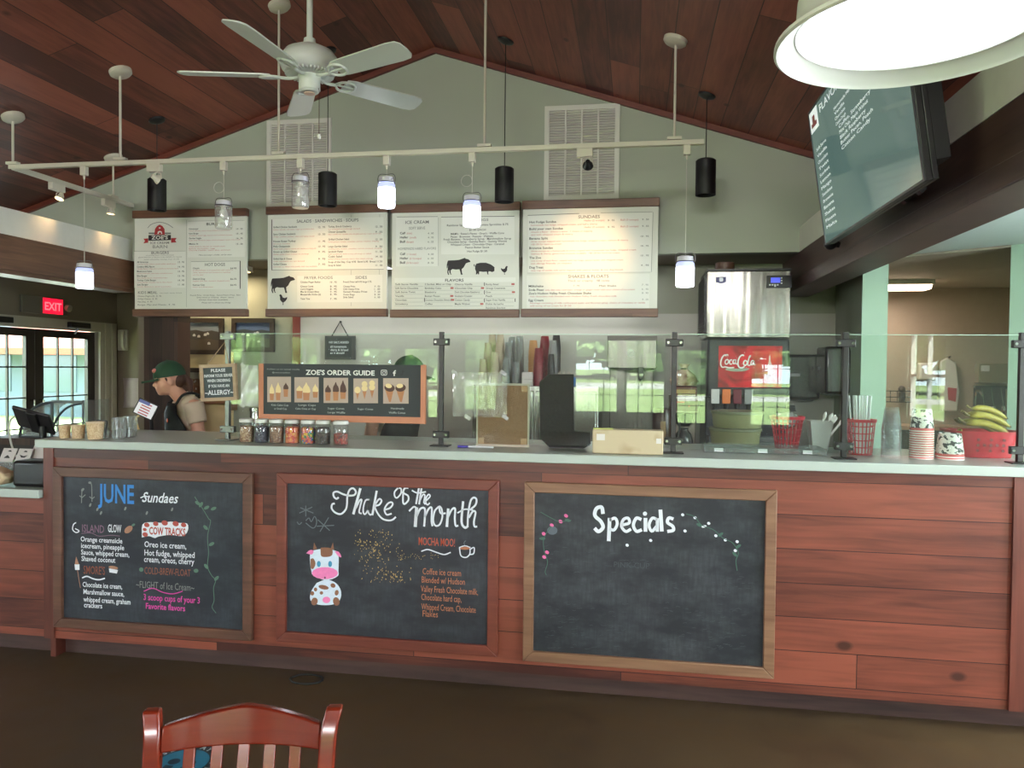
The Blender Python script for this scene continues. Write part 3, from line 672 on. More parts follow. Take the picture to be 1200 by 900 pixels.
# chalk cow
g.f('cw', [(178, 520), (170, 470), (172, 420), (200, 408), (240, 404), (285, 412), (300, 430), (300, 500), (295, 530), (240, 548)], 4)
g.f('cw', [(200, 560), (245, 545), (290, 562), (312, 600), (305, 640), (270, 660), (210, 660), (172, 640), (175, 600)], 4)
g.f('cb', [(218, 408), (222, 398), (268, 402), (272, 430), (255, 440), (222, 438)], 3, .0005); g.f('cb', [(172, 450), (185, 448), (195, 470), (185, 495), (173, 490)], 3, .0005)
g.f('cb', [(184, 408), (188, 374), (202, 404)], 0, .0004); g.f('cb', [(264, 404), (275, 374), (280, 408)], 0, .0004)
g.f('cp', [(152, 424), (168, 410), (186, 412), (178, 430)], 3, .0005); g.f('cp', [(282, 414), (302, 418), (314, 442), (298, 436)], 3, .0005)
g.e('cp', 238, 515, 60, 28, 0, .0006); g.e('cp', 245, 638, 18, 15, 0, .0006)
for x in (210, 262): g.e('ce', x, 473, 9, 14, 0, .0006)
for x, y, rx, ry, a in ((232, 580, 24, 10, .2), (275, 572, 12, 10, .5), (292, 605, 9, 13, .2), (190, 645, 15, 18, .3), (290, 645, 15, 20, -.2), (195, 590, 8, 9, 0), (180, 608, 9, 10, 0), (222, 606, 8, 8, 0)): g.e('cb', x, y, rx, ry, a, .0005)
for x in (212, 265): g.s('cd', [(x-10, 519), (x, 523), (x+10, 518)], 3)
g.e('cd', 238, 536, 4, 5, 0, .0008)
rnd = random.Random(4)
for k in range(240):
    x = rnd.gauss(455, 55) if k % 3 else rnd.gauss(540, 45); y = rnd.gauss(400, 45) if k % 3 else rnd.gauss(530, 20)
    if 370 < x < 640 and 315 < y < 560: g.e('gold', x, y, rnd.uniform(.8, 2.4), rnd.uniform(1.2, 4), rnd.uniform(-.5, .5))
for k in range(40): g.e('gold', rnd.uniform(560, 760), rnd.gauss(440, 8), 1.2, 1.8)
for q in ([(125, 215), (185, 240)], [(150, 205), (150, 255)], [(120, 240), (180, 212)], [(150, 275), (165, 262), (175, 280), (190, 255), (200, 275), (195, 300), (180, 308), (150, 285)], [(205, 270), (260, 320)], [(255, 260), (215, 325)], [(200, 300), (280, 296)], [(110, 280), (120, 292), (132, 282)]): g.s('g', q, 4, 3)
c.done(t, dict(w=CW, o=chalk((196, 92, 66)), t=chalk((186, 118, 84)), cw=chalk((214, 226, 240)), cb=chalk((140, 96, 74)), cp=chalk((238, 130, 184)), ce=chalk((74, 150, 190)), cd=chalk((110, 60, 80)), gold=chalk((196, 164, 100)), g=chalk((104, 112, 116))),
       dict(w='white_heading', o='orange_heading', t='tan_lettering', cw='cow_drawing', cb='cow_patches', cp='cow_muzzle', ce='cow_eyes', cd='cow_mouth', gold='gold_flecks', g='faint_doodles'))
# --- specials
t = chalkboard('nearly wiped chalkboard headed Specials in a light brown frame', -.526, .650, .186, 1.062, .05, wood('light brown board frame', (104, 70, 50), (150, 112, 84), 'X', 'Z', .5, 9, .5, 0, boards=False, knots=.2), slate('slate three', (42, 44, 49), (92, 96, 100)))
c = Chalk(CY, 600, 550, 320/1152)
for q, w in (([(384, 188), (378, 160), (356, 166), (350, 195), (375, 220), (384, 245), (365, 262), (348, 248)], 15), ([(412, 205), (408, 303)], 15), ([(412, 215), (435, 206), (444, 230), (430, 256), (412, 250)], 12), ([(462, 236), (494, 226), (490, 206), (470, 212), (462, 240), (480, 262), (502, 252)], 12), ([(546, 212), (525, 206), (512, 235), (525, 261), (548, 255)], 13), ([(563, 205), (563, 263)], 15),
             ([(612, 212), (592, 206), (578, 235), (590, 261), (610, 240)], 12), ([(613, 206), (613, 263)], 13), ([(626, 170), (632, 262)], 15), ([(681, 210), (662, 205), (656, 224), (678, 240), (680, 257), (655, 262)], 13)): c.s('w', q, w)
c.e('w', 561, 187, 9, 9)
for x, y in ((730, 260), (486, 320), (585, 300), (720, 192), (772, 204), (830, 228), (860, 280), (900, 298), (950, 305), (942, 343)): c.e('w', x, y, 7, 6, .5)
c.e('w', 810, 241, 11, 5, -.2)
c.s('l', [(735, 188), (770, 200), (800, 235), (850, 255), (890, 290), (930, 310), (955, 350), (945, 385), (950, 428)], 3); c.s('l', [(120, 180), (165, 205), (200, 220), (250, 215)], 3); c.s('l', [(165, 240), (135, 290), (135, 340), (150, 390), (140, 430), (145, 446)], 3)
for x, y, a in ((790, 235, .5), (880, 275, -.6), (955, 325, -.6), (940, 358, .8), (128, 292, 0), (235, 215, .3)): c.e('l', x, y, 13, 6, a)
for x, y in ((168, 236), (205, 220), (134, 272), (148, 350), (136, 370), (228, 196)): c.e('p', x, y, 9, 7, .6)
c.e('g', 170, 258, 22, 18)
rnd = random.Random(8)
for (x0, x1, y0, y1, n_) in ((115, 465, 560, 760, 60), (630, 970, 560, 760, 60), (640, 1000, 440, 540, 25), (430, 580, 380, 420, 12), (120, 420, 320, 540, 26)):
    for k in range(n_):
        x, y = rnd.uniform(x0, x1), rnd.uniform(y0, y1); c.s('f', [(x, y), (x+rnd.uniform(4, 14), y+rnd.uniform(-4, 4)), (x+rnd.uniform(12, 26), y+rnd.uniform(-3, 3))], 1.6, 2)
c.t('f', 'PINK CUP', 430, 580, 412, 24)
c.done(t, dict(w=CW, l=chalk((70, 104, 88)), p=chalk((226, 110, 160)), g=chalk((96, 104, 112)), f=chalk((70, 74, 78))), dict(w='white_heading', l='vine_drawing', p='pink_petals', g='smudge', f='faint_writing'))

# ================================================================== MENU BOARDS
INK, RED, SOFT = mat('dark print', (52, 50, 50), .6), mat('red print', (190, 104, 100), .6), mat('grey print', (120, 120, 118), .6)
RAIL = wood('menu rail wood', (74, 49, 38), (130, 91, 70), 'X', 'Z', .5, 9, .42, 0, boards=False, knots=.2)
SHEET = mat('printed menu sheet', (222, 222, 214), .45, var=.03, scale=4)
CARD = mat('white menu block', (232, 232, 226), .45, var=.01)
MY = 6.30
def menu_board(label, x0, x1, z0, z1, group='menu boards over the counter'):
    t = thing('menu_board', label, 'menu board', ((x0+x1)/2, MY, z0), group=group)
    b = MB(); b.box(x0+.008, x1-.008, MY, MY+.02, z0+.06, z1-.06); loc(t, b.build('panel', SHEET))
    for nm, a, c_ in (('top_rail', z1-.068, z1), ('bottom_rail', z0, z0+.068)):
        b = MB(); b.box(x0, x1, MY-.028, MY+.03, a, c_); loc(t, b.build(nm, RAIL, bevel=.004))
    for xa in (x0+.2, x1-.28): b = MB(); b.box(xa, xa+.08, MY+.02, YG, z0+.6, z0+.7); loc(t, b.build('wall_bracket', BLACK_METAL))
    return t
PR = dict(k=INK, r=RED, s=SOFT, c=CARD)
NM = dict(k='black_print', r='red_print', s='grey_print', c='text_blocks', b='logo_black', w='logo_white', R='logo_red', a='animal_silhouettes')
PR.update(b=mat('logo black', (40, 36, 38), .5), w=CARD, R=mat('logo red', (168, 48, 52), .5), a=mat('silhouette black', (44, 40, 42), .6))
def rule(c, x0, y0, x1, y1, w=2): c.s('s', [(x0, y0), (x1, y1)], w, 0)
COW = [(0, 62), (8, 30), (14, 24), (70, 22), (110, 18), (150, 4), (160, 0), (166, 8), (192, 14), (208, 30), (206, 38), (186, 42), (168, 50), (150, 84), (132, 100), (134, 130), (140, 146), (136, 150), (124, 148), (120, 128), (112, 102), (80, 104), (50, 100), (34, 112), (36, 138), (44, 146), (34, 148), (24, 128), (22, 108), (14, 120), (18, 140), (22, 150), (12, 150), (4, 128), (8, 100), (12, 60), (6, 90), (0, 92)]
PIG = [(0, 18), (8, 14), (12, 24), (6, 32), (14, 30), (24, 10), (60, 2), (110, 2), (150, 16), (176, 34), (186, 46), (182, 52), (184, 62), (182, 76), (162, 84), (148, 78), (132, 78), (128, 90), (132, 104), (122, 104), (116, 80), (84, 82), (50, 78), (48, 104), (38, 104), (36, 92), (30, 104), (20, 104), (22, 80), (12, 56), (14, 36), (4, 34)]
HEN = [(0, 20), (6, 22), (18, 28), (34, 24), (42, 8), (50, 0), (58, 2), (62, 10), (56, 16), (56, 40), (44, 54), (34, 60), (34, 72), (40, 76), (28, 76), (30, 60), (14, 50), (2, 34)]
def put(c, key, shape, x, y, k, n=0): c.f(key, [(x+p[0]*k, y+p[1]*k) for p in shape], n, .0004)
# --- burgers board
t = menu_board('menu board with a red barn logo, burgers, hot dogs and kids meals', -4.514, -3.406, 2.04, 2.995)
c = Chalk(MY-.0012, 155, 245, 140/1200)
c.f('c', [(555, 122), (1128, 112), (1128, 480), (555, 485)], 0, -.0006); c.f('c', [(590, 528), (1078, 522), (1078, 805), (590, 805)], 0, -.0006); c.f('c', [(20, 428), (535, 424), (535, 790), (20, 790)], 0, -.0006)
rule(c, 545, 108, 545, 985); rule(c, 560, 122, 1128, 114); rule(c, 20, 424, 535, 422); c.s('k', [(1084, 520), (1084, 800)], 8, 0); rule(c, 590, 528, 1080, 522, 3)
c.f('R', [(222, 258), (228, 200), (248, 172), (274, 156), (302, 170), (324, 200), (328, 258)], 0, .0003); c.f('w', [(252, 250), (258, 226), (276, 218), (296, 226), (302, 250)], 0, .0006); c.f('R', [(268, 250), (268, 234), (290, 234), (290, 250)], 0, .0008); c.e('w', 276, 190, 10, 8, 0, .0006)
c.f('s', [(165, 236), (225, 236), (225, 252), (165, 252)], 0); c.f('s', [(328, 236), (388, 236), (388, 252), (328, 252)], 0)
c.s('s', [(155, 190), (190, 155), (270, 132), (350, 150), (410, 188)], 5)
c.f('b', [(162, 262), (388, 260), (388, 312), (162, 318)], 0, -.0003); c.t('w', "ZOE'S", 192, 358, 305, 36, .02)
for m_ in (1,):
    c.f('R', [(112, 298), (160, 294), (160, 338), (112, 344), (128, 320)], 0); c.f('R', [(390, 292), (446, 290), (430, 314), (444, 334), (390, 338)], 0)
c.t('s', 'ICE CREAM', 182, 370, 352, 24, .01); c.t('s', 'BARN', 206, 352, 394, 32, .0)
c.t('s', 'BURGERS', 192, 368, 452, 26, .015)
for s_, x0, x1, y in (('served with lettuce, tomato and onion', 135, 420, 470), ('gluten free bun or lettuce wrap available on request', 62, 498, 490), ('comes with pickles, ketchup, mayo on side', 118, 470, 512)): c.t('s', s_, x0, x1, y, 11)
def item(c, key, nm, x0, x1, y, cap, price=None, p0=0, p1=0, desc=None, d1=0, dy=18):
    c.t(key, nm, x0, x1, y, cap, .012)
    if price: c.t('k', price, p0, p1, y, cap, .01)
    if desc: c.t('r', desc, x0, d1, y+dy, cap*.62)
for nm, x1, y, pr, ds, d1 in (('All American', 160, 541, '13 . 95', 'american cheese, lettuce, tomato, pickles, special sauce', 435), ('Cowboy BBQ Bacon', 222, 588, '14 . 95', 'cheddar, bacon, crispy onions and house barbecue sauce', 462), ('Mushroom Swiss', 196, 634, '13 . 95', 'sauteed mushrooms, swiss cheese, caramelized onions', 405), ('Blue Burger', 150, 680, '13 . 95', 'blue cheese, bacon, caramelized onion', 355), ('Turkey Cobb Burger', 240, 724, '14 . 95', 'turkey burger, avocado, bacon, blue cheese', 398), ('Just Burger', 160, 767, '11 . 00', 'with lettuce and tomato', 390)):
    item(c, 'k', nm, 48, x1, y, 17, pr, 460, 522, ds, d1)
c.t('s', 'KIDS MEAL', 58, 252, 852, 28, .01); c.t('s', 'served with fries', 276, 496, 848, 10)
for s_, x1, y in (('Chicken Fingers (2) . 8 . 95', 290, 882), ('Grilled Cheese . 8 . 95', 250, 910), ('Hot Dog . 8 . 95', 200, 938), ('Burger, Mac and Cheese . 9 . 95', 430, 968)): c.t('k', s_, 55, x1, y, 15)
c.t('k', 'BURGERS', 745, 935, 163, 26, .015)
for nm, x1, y, pr, ds, d1 in (('Hamburger', 665, 207, '10 . 95', 'lettuce, tomato, onion, house dressing on brioche bun', 980), ('Farm Burger', 666, 254, '13 . 95', 'cheddar, fried egg, bacon and roasted potato', 1005), ('Garden Veggie', 694, 302, '14 . 95', 'house made with beets, beans, onions and pepper, greens and avocado', 1085), ('Make It', 662, 358, '15 . 00', None, 0)): item(c, 'k', nm, 570, x1, y, 16, pr, 1045, 1110, ds, d1)
for s_, x1, y in (('Add cheese, bacon or mushroom', 930, 383), ('Extra avocado, egg', 830, 404), ('Choose cheddar, swiss, blue, american', 985, 421)): c.t('r', s_, 570, x1, y, 11)
c.t('k', 'Make any burger a double, add for extra', 668, 998, 468, 13)
c.t('s', 'HOT DOGS', 730, 932, 572, 30, .015)
item(c, 'k', 'Classic', 608, 675, 603, 17, '$4.95', 985, 1046, 'an all beef frank on a toasted bun with choice of', 1012); c.t('r', 'relish, sauerkraut and mustard or ketchup', 608, 985, 643, 10); c.t('r', 'on the side', 608, 715, 666, 10)
item(c, 'k', 'Detroit Dog', 608, 730, 710, 17, '$6.75', 985, 1046, 'topped with chili, mustard, chopped onion', 978); item(c, 'k', 'Kansas City', 608, 728, 770, 17, '$6.95', 985, 1046, 'bacon and sauerkraut', 810)
for s_, x0, x1, y in (('French Fries . Onion Rings . Sweet Potato Fries . Slaw', 582, 1088, 872), ('Extra sauce or dressing . cheese . bacon', 650, 1020, 894), ('Gluten free bun available', 670, 960, 918), ('Please tell us about any allergy', 700, 990, 946)): c.t('k', s_, x0, x1, y, 13)
c.done(t, PR, NM)
# --- salads board
t = menu_board('menu board headed Salads, Sandwiches, Soups with a cow and a hen silhouette', -3.223, -2.114, 2.038, 3.0)
c = Chalk(MY-.0012, 310, 245, 150/1195)
c.f('c', [(72, 95), (1112, 75), (1112, 565), (72, 570)], 0, -.0006); c.f('c', [(305, 625), (1100, 612), (1100, 868), (305, 872)], 0, -.0006)
c.s('k', [(68, 98), (68, 570)], 7, 0); c.s('k', [(66, 570), (1112, 562)], 3, 0); rule(c, 808, 55, 808, 78); rule(c, 1075, 50, 1075, 75); rule(c, 808, 570, 808, 615); rule(c, 1072, 565, 1072, 612); rule(c, 808, 870, 808, 905)
c.t('s', 'SALADS · SANDWICHES · SOUPS', 300, 878, 128, 30, .015)
for nm, x1, y, pr, ds, d1 in (('Grilled Chicken Sandwich', 302, 178, '12 . 95', 'lettuce, tomato, red onion, mayo on a brioche bun', 462), ('Spicy Chicken Sandwich', 288, 244, '13 . 50', 'crispy chicken, pickles, slaw and spicy sauce', 465), ('House Roast Turkey', 292, 310, '11 . 95', 'lettuce, tomato', 240), ('Philly Cheesesteak', 240, 358, '13 . 95', 'shaved steak, peppers, onions and cheese on a long roll', 480), ('Grown up Grilled Cheese', 302, 408, '9 . 95', 'cheddar, gouda, tomato and bacon on sourdough', 412), ('Grilled Ham & Cheese', 256, 474, '9 . 95', 'with mustard on rye bread', 372), ('Grilled Cheese', 206, 524, '7 . 95', 'american on white with pickle, kids size available', 490)): item(c, 'k', nm, 82, x1, y, 18, pr, 502, 566, ds, d1, 20)
for nm, x1, y, pr, ds, d1 in (('Turkey, Brie & Cranberry', 812, 173, '12 . 50', 'on toasted sourdough bread', 890), ('Cheese Quesadilla', 760, 222, '9 . 50', 'flour tortilla with cheddar, pico de gallo and sour cream on the side', 1090), ('Grilled Chicken Salad', 788, 292, '13 . 50', 'mixed greens, tomato, cucumber, carrots, croutons, dressing', 1066), ('Large Garden Salad', 772, 358, '9 . 50', 'mixed greens, tomato, cucumber, carrots, croutons, dressing', 1092), ('Sandwich Platter', 734, 406, '11 . 50', 'half sandwich with a cup of soup or salad', 995), ('Cobb Salad', 722, 452, '14 . 50', 'grilled chicken, avocado, bacon, blue cheese and egg', 1010)): item(c, 'k', nm, 595, x1, y, 18, pr, 1036, 1100, ds, d1, 20)
c.t('k', 'Soup of the Day, Cup 4.95  Bowl 6.95  Bread 11.50', 595, 1100, 503, 17, .01); item(c, 'k', 'Soup & Salad', 595, 712, 533, 17, '11 . 50', 1036, 1100)
c.t('s', 'FRYER FOODS', 372, 636, 655, 28, .01); c.t('s', 'SIDES', 848, 956, 652, 28, .01)
for nm, x1, y, pr in (('Chicken Finger Basket', 522, 690, '10 . 95'), ('Cheese Curds', 455, 730, '8 . 95'), ('Corn Nuggets', 455, 755, '8 . 95'), ('Mac & Cheese Bites', 508, 780, '9 . 95'), ('Mozzarella Sticks (6)', 524, 805, '8 . 95'), ('Tater Tots', 422, 846, '7 . 95')): item(c, 'k', nm, 336, x1, y, 17, pr, 612, 674)
for nm, x1, y, pr in (('French Fries half 4.95 large 7.75', 998, 688, ''), ('Cheese Fries', 845, 730, '9 . 50'), ('Chili Cheese Fries', 885, 755, '1 . 00'), ('Sweet Potato Fries', 958, 780, '7 . 50'), ('Onion Rings', 840, 806, '8 . 50'), ('Side Salad', 828, 831, '6 . 50')): item(c, 'k', nm, 735, x1, y, 17, pr or None, 1026, 1078)
put(c, 'a', COW, 60, 622, 1.08); put(c, 'a', HEN[::-1] and [(80-p[0]*1.2, p[1]*1.3) for p in HEN], 132, 795, 1.0)
c.done(t, PR, NM)
# --- ice cream board
t = menu_board('menu board headed Ice Cream and Flavors with cow, pig and hen silhouettes', -2.085, -.968, 2.03, 2.99)
c = Chalk(MY-.0012, 455, 245, 160/1200)
c.f('c', [(68, 72), (438, 68), (438, 502), (68, 505)], 0, -.0006); c.f('c', [(465, 68), (1108, 62), (1108, 398), (465, 398)], 0, -.0006); c.f('c', [(55, 605), (1120, 600), (1120, 640), (55, 645)], 0, -.0006)
rule(c, 75, 70, 435, 66, 4); c.s('k', [(465, 70), (1108, 63)], 4, 0); rule(c, 440, 72, 440, 500)
c.t('s', 'ICE CREAM', 150, 356, 130, 28, .015); c.t('s', 'SOFT SERVE', 182, 324, 180, 24); c.t('s', 'HOMEMADE HARD FLAVORS', 85, 420, 360, 22)
for nm, x1, y, pr, ds, dx in (('Calf', 150, 221, '4 . 00', '(Kids)', 210), ('Heifer', 175, 258, '4 . 95', '(small)', 245), ('Bull', 148, 296, '6 . 25', '(large)', 222), ('Calf', 150, 404, '4 . 50', '(1 Scoop)', 245), ('Heifer', 175, 442, '6 . 50', '(2 Scoops)', 290), ('Bull', 148, 480, '8 . 50', '(3 Scoops)', 265)):
    c.t('k', nm, 103, x1, y, 20, .02); c.t('r', ds, x1+12, dx, y, 16); c.t('k', pr, 348, 398, y, 16)
c.t('s', 'TOPPINGS', 670, 880, 108, 22, .01)
for s_, x0, x1, y in (('Rainbow Sprinkles · Chocolate Sprinkles $.75', 516, 1054, 152), ('$1.00 EACH', 712, 856, 192), ("M&M's · Reese's Pieces · Oreo's · Waffle Cone", 550, 1018, 227), ('Pecan · Brownies · Peanuts · Walnuts', 550, 920, 252), ('Fresh Bananas · Strawberry Syrup · Marshmallow Syrup', 486, 1080, 276), ('Chocolate Syrup · Gummy Bears · Gummy Worms', 520, 1042, 298), ('Whipped Cream · Chocolate Chips · Caramel', 548, 1018, 322), ('Peanut Butter Sauce', 676, 886, 346), ('Hot Fudge $1.50', 694, 868, 380)): c.t('k', s_, x0, x1, y, 18, .008)
put(c, 'a', COW, 514, 428, 1.0); put(c, 'a', PIG, 750, 470, 1.0); put(c, 'a', HEN, 990, 500, .98)
c.t('k', 'FLAVORS', 500, 662, 638, 26, .015)
fl = [['Soft Serve Vanilla', 'Soft Serve Chocolate', 'Soft Serve Twist', 'Vanilla', 'Chocolate', 'Strawberry'], ['S Sorbet, Mint or Chip', 'Birthday Cake', 'Blueberry', 'Butter Pecan', 'Coconut Chocolate Almond', 'Coffee'], ['Cherry Vanilla', 'Chocolate Chip', 'Dark Chocolate Raspberry', 'Graham Cracker', 'Cotton Candy', 'Maple Walnut'], ['Rocky Road', 'Orange Creamsicle', 'Oreo', 'Peach', 'Sugar Free Vanilla', 'Dulce de Leche']]
for i, (x0, w) in enumerate(((62, 170), (322, 200), (585, 190), (858, 140))):
    for j, s_ in enumerate(fl[i]):
        y = 669+j*34.5; c.t('k', s_, x0, x0+min(w+30, 11*len(s_)), y, 16, .006); rule(c, x0-8, y+12, x0+245, y+10, 1.5)
c.t('k', 'Rainbow Sherbet', 858, 1030, 876, 16)
for x, y0, y1 in ((845, 645, 675), (845, 715, 750), (845, 785, 820), (318, 780, 815), (1115, 785, 815)): c.s('k', [(x, y0), (x, y1)], 6, 0)
for x, y in ((560, 694), (828, 694), (1096, 660), (558, 764), (565, 798), (822, 834), (1100, 730)): c.f('r', [(x-14, y-8), (x+14, y-8), (x+14, y+8), (x-14, y+8)], 0)
c.done(t, PR, NM)
# --- sundaes board
t = menu_board('menu board headed Sundaes and Shakes & Floats, lit by a warm spot', -.952, .171, 2.034, 2.995)
c = Chalk(MY-.0012, 612, 240, 160/1200)
c.f('c', [(50, 95), (1145, 66), (1130, 592), (50, 600)], 0, -.0006); c.f('c', [(40, 620), (1120, 606), (1115, 940), (40, 950)], 0, -.0006)
c.s('k', [(48, 93), (500, 76)], 4, 0); rule(c, 690, 70, 1145, 62, 3); rule(c, 1150, 64, 1135, 590, 3); rule(c, 45, 600, 1130, 592)
c.t('s', 'SUNDAES', 492, 682, 120, 28, .015); c.t('s', 'SHAKES & FLOATS', 402, 760, 643, 28, .015); c.t('s', 'Thick or creamy   48 cents', 398, 764, 677, 20)
for nm, x1, y, pr, ds in (('Hot Fudge Sundae', 298, 162, None, [('homemade hot fudge, whipped cream, and half a cherry', 660)]), ('Build your own Sundae', 358, 222, None, [('choose a flavor · choose a sauce · 1 choice or topping', 615), ('and with whipped cream & cherry', 445)]), ('Banana Split', 225, 306, '10 . 95', [('three scoops topped with homemade hot fudge, whipped cream, walnuts & cherry', 930), ('+$1.00 for hard ice cream', 345)]), ('Brownie Sundae', 270, 390, '10 . 95', [('three scoops on a homemade brownie topped with homemade hot fudge, whipped cream', 1000), ('walnuts & cherry, gluten free brownie available · +$1.00 for hard ice cream', 855)]), ('The Zoe', 165, 475, '10 . 95', [('one scoop of each flavor, topped with hot fudge, peanut butter and whipped cream', 885), ('nut allergy friendly on request', 435)]), ('Dog Treat', 185, 560, '4 . 95', [('one cup of vanilla soft serve topped with peanut butter & one dog biscuit', 885)])):
    c.t('k', nm, 62, x1, y, 20, .016)
    for i, (s_, d1) in enumerate(ds): c.t('r', s_, 78, d1, y+24+i*24, 14)
    if pr: c.t('k', pr, 1042, 1112, y-22, 15)
for y in (146, 204): c.t('r', 'Heifer (2 scoops)', 545, 722, y, 16); c.t('k', '8 . 95', 752, 810, y-2, 15); c.t('r', 'Bull (3 scoops)', 865, 1022, y-6, 16); c.t('k', '9 . 50', 1054, 1112, y-10, 15)
for nm, x1, y in (('Milkshake', 186, 724), ('Soda Float', 188, 757), ("Zoe's Hudson Valley Fresh Chocolate Shake", 606, 788), ('Egg Cream', 186, 848)): c.t('k', nm, 56, x1, y, 19, .016)
c.t('k', '7 . 95', 450, 502, 718, 14); c.t('k', 'Malt Shake', 676, 826, 720, 17); c.t('r', 'cola, diet cola, root beer, orange or ginger made with your choice of ice cream', 200, 988, 755, 14)
for y, pr in ((710, '7 . 95'), (748, '6 . 95'), (782, '8 . 95'), (838, '4 . 25')): c.t('s', pr, 1052, 1108, y, 15)
for s_, x1, y in (('rich chocolate milk blended with Hudson Valley Fresh chocolate milk', 830, 812), ('beverage consisting of milk, carbonated water and flavored syrup, choice of chocolate or vanilla', 1080, 870), ('add scoop of ice cream for $1.50', 430, 894)): c.t('r', s_, 70, x1, y, 14)
c.done(t, PR, NM)

# ================================================================== VENTS, FAN, TRACK, LAMPS, SCREEN
GRILLE = mat('grille white', (224, 222, 216), .45, var=.02); GRILLE_BACK = mat('grille duct', (186, 182, 178), .8)  # the second is the light grey backing sheet behind the louvres
def vent(label, x0, x1, z0, z1):
    t = thing('wall_vent', label, 'air vent', ((x0+x1)/2, YG, z0), group='white air vents on the gable wall')
    f = .04; b = MB()
    b.box(x0, x0+f, YG-.02, YG, z0, z1); b.box(x1-f, x1, YG-.02, YG, z0, z1); b.box(x0+f, x1-f, YG-.02, YG, z0, z0+f); b.box(x0+f, x1-f, YG-.02, YG, z1-f, z1)
    for k in (1, 2, 3): x = x0+f+(x1-x0-2*f)*k/4; b.box(x-.007, x+.007, YG-.018, YG, z0+f, z1-f)
    loc(t, b.build('frame', GRILLE))
    b = MB(); b.box(x0+f, x1-f, YG-.003, YG, z0+f, z1-f); loc(t, b.build('backing', GRILLE_BACK))
    b = MB(); n_ = 34
    for k in range(n_):
        z = z0+f+(z1-z0-2*f)*(k+.5)/n_; b.obox(((x0+x1)/2, YG-.009, z), ((x1-x0)/2-f, .0090, .0016), RX(R(50)))
    loc(t, b.build('louvres', GRILLE))
vent('white louvred air vent on the gable wall, behind the ceiling fan', -3.270, -2.668, 3.01, 3.785)
vent('white louvred air vent on the gable wall, above the Sundaes board', -.782, -.158, 3.014, 3.80)

FANW = mat('fan white', (214, 218, 212), .35, var=.02)
FX, FY = -1.735, 3.86
t = thing('ceiling_fan', 'white five blade ceiling fan hanging from the ridge on a rod', 'ceiling fan', (FX, FY, 3.08))
b = MB(); b.cyl((0, 0, .26), (0, 0, 1.24), .016); b.build('downrod', FANW, t)
b = MB(); b.lathe([(0, 1.255), (.065, 1.25), (.06, 1.20), (.03, 1.16), (.016, 1.155)]); b.build('canopy', FANW, t)
b = MB(); b.lathe([(.016, .275), (.03, .27), (.035, .235), (.075, .225), (.125, .20), (.15, .165), (.155, .13), (.145, .105), (.118, .085), (.075, .075), (0, .075)], n=40)
for k in range(40):
    a = 2*PI*k/40; b.obox((.105*math.cos(a), .105*math.sin(a), .0825), (.022, .0035, .006), RZ(a))
b.build('motor_housing', FANW, t)
b = MB(); b.lathe([(0, .075), (.06, .075), (.06, .065), (.056, .06), (.056, .0), (.045, -.012), (0, -.012)], n=32); b.build('switch_housing', FANW, t)
b = MB(); b.lathe([(0, -.014), (.03, -.016), (.028, -.02), (0, -.022)]); b.build('cap', mat('brass tint cap', (226, 190, 170), .4), t)
for k in range(5):
    a = R(264+72*k); b = MB(); M = RZ(a) @ RX(R(-13)); z = .072
    out = [(.20, -.052), (.24, -.062), (.60, -.072), (.655, -.066), (.675, -.045), (.68, 0), (.675, .045), (.655, .066), (.60, .072), (.24, .062), (.20, .052)]
    b.prism(out, lambda x, y: M @ Vector((x, y, -.004))+Vector((0, 0, z)), lambda x, y: M @ Vector((x, y, .003))+Vector((0, 0, z)))
    bl = b.build('blade', FANW, t)
    b = MB(); T = lambda p: RZ(a) @ Vector(p)+Vector((0, 0, z))
    b.tube([T((.05, 0, .0)), T((.1, .0, -.012)), T((.15, 0, -.010))], .009, 8, smooth=4)
    for sy in (-1, 1): b.tube([M @ Vector(p)+Vector((0, 0, z)) for p in ((.15, 0, -.008), (.175, .034*sy, -.008), (.215, .045*sy, -.008), (.25, .03*sy, -.008), (.262, 0, -.008))], .0075, 6, smooth=4)
    b.tube([M @ Vector(p)+Vector((0, 0, z)) for p in ((.15, 0, -.008), (.262, 0, -.008))], .006, 6)
    b.build('blade_iron', FANW, bl)
b = MB(); b.tube([(.052, -.01, .01), (.06, -.012, -.01), (.06, -.012, -.235)], .0018, 5); b.build('pull_chain', CHROME, t)
b = MB(); b.ball((.06, -.012, -.25), (.011, .011, .015), 12); b.build('chain_knob', WHITE_METAL, t)

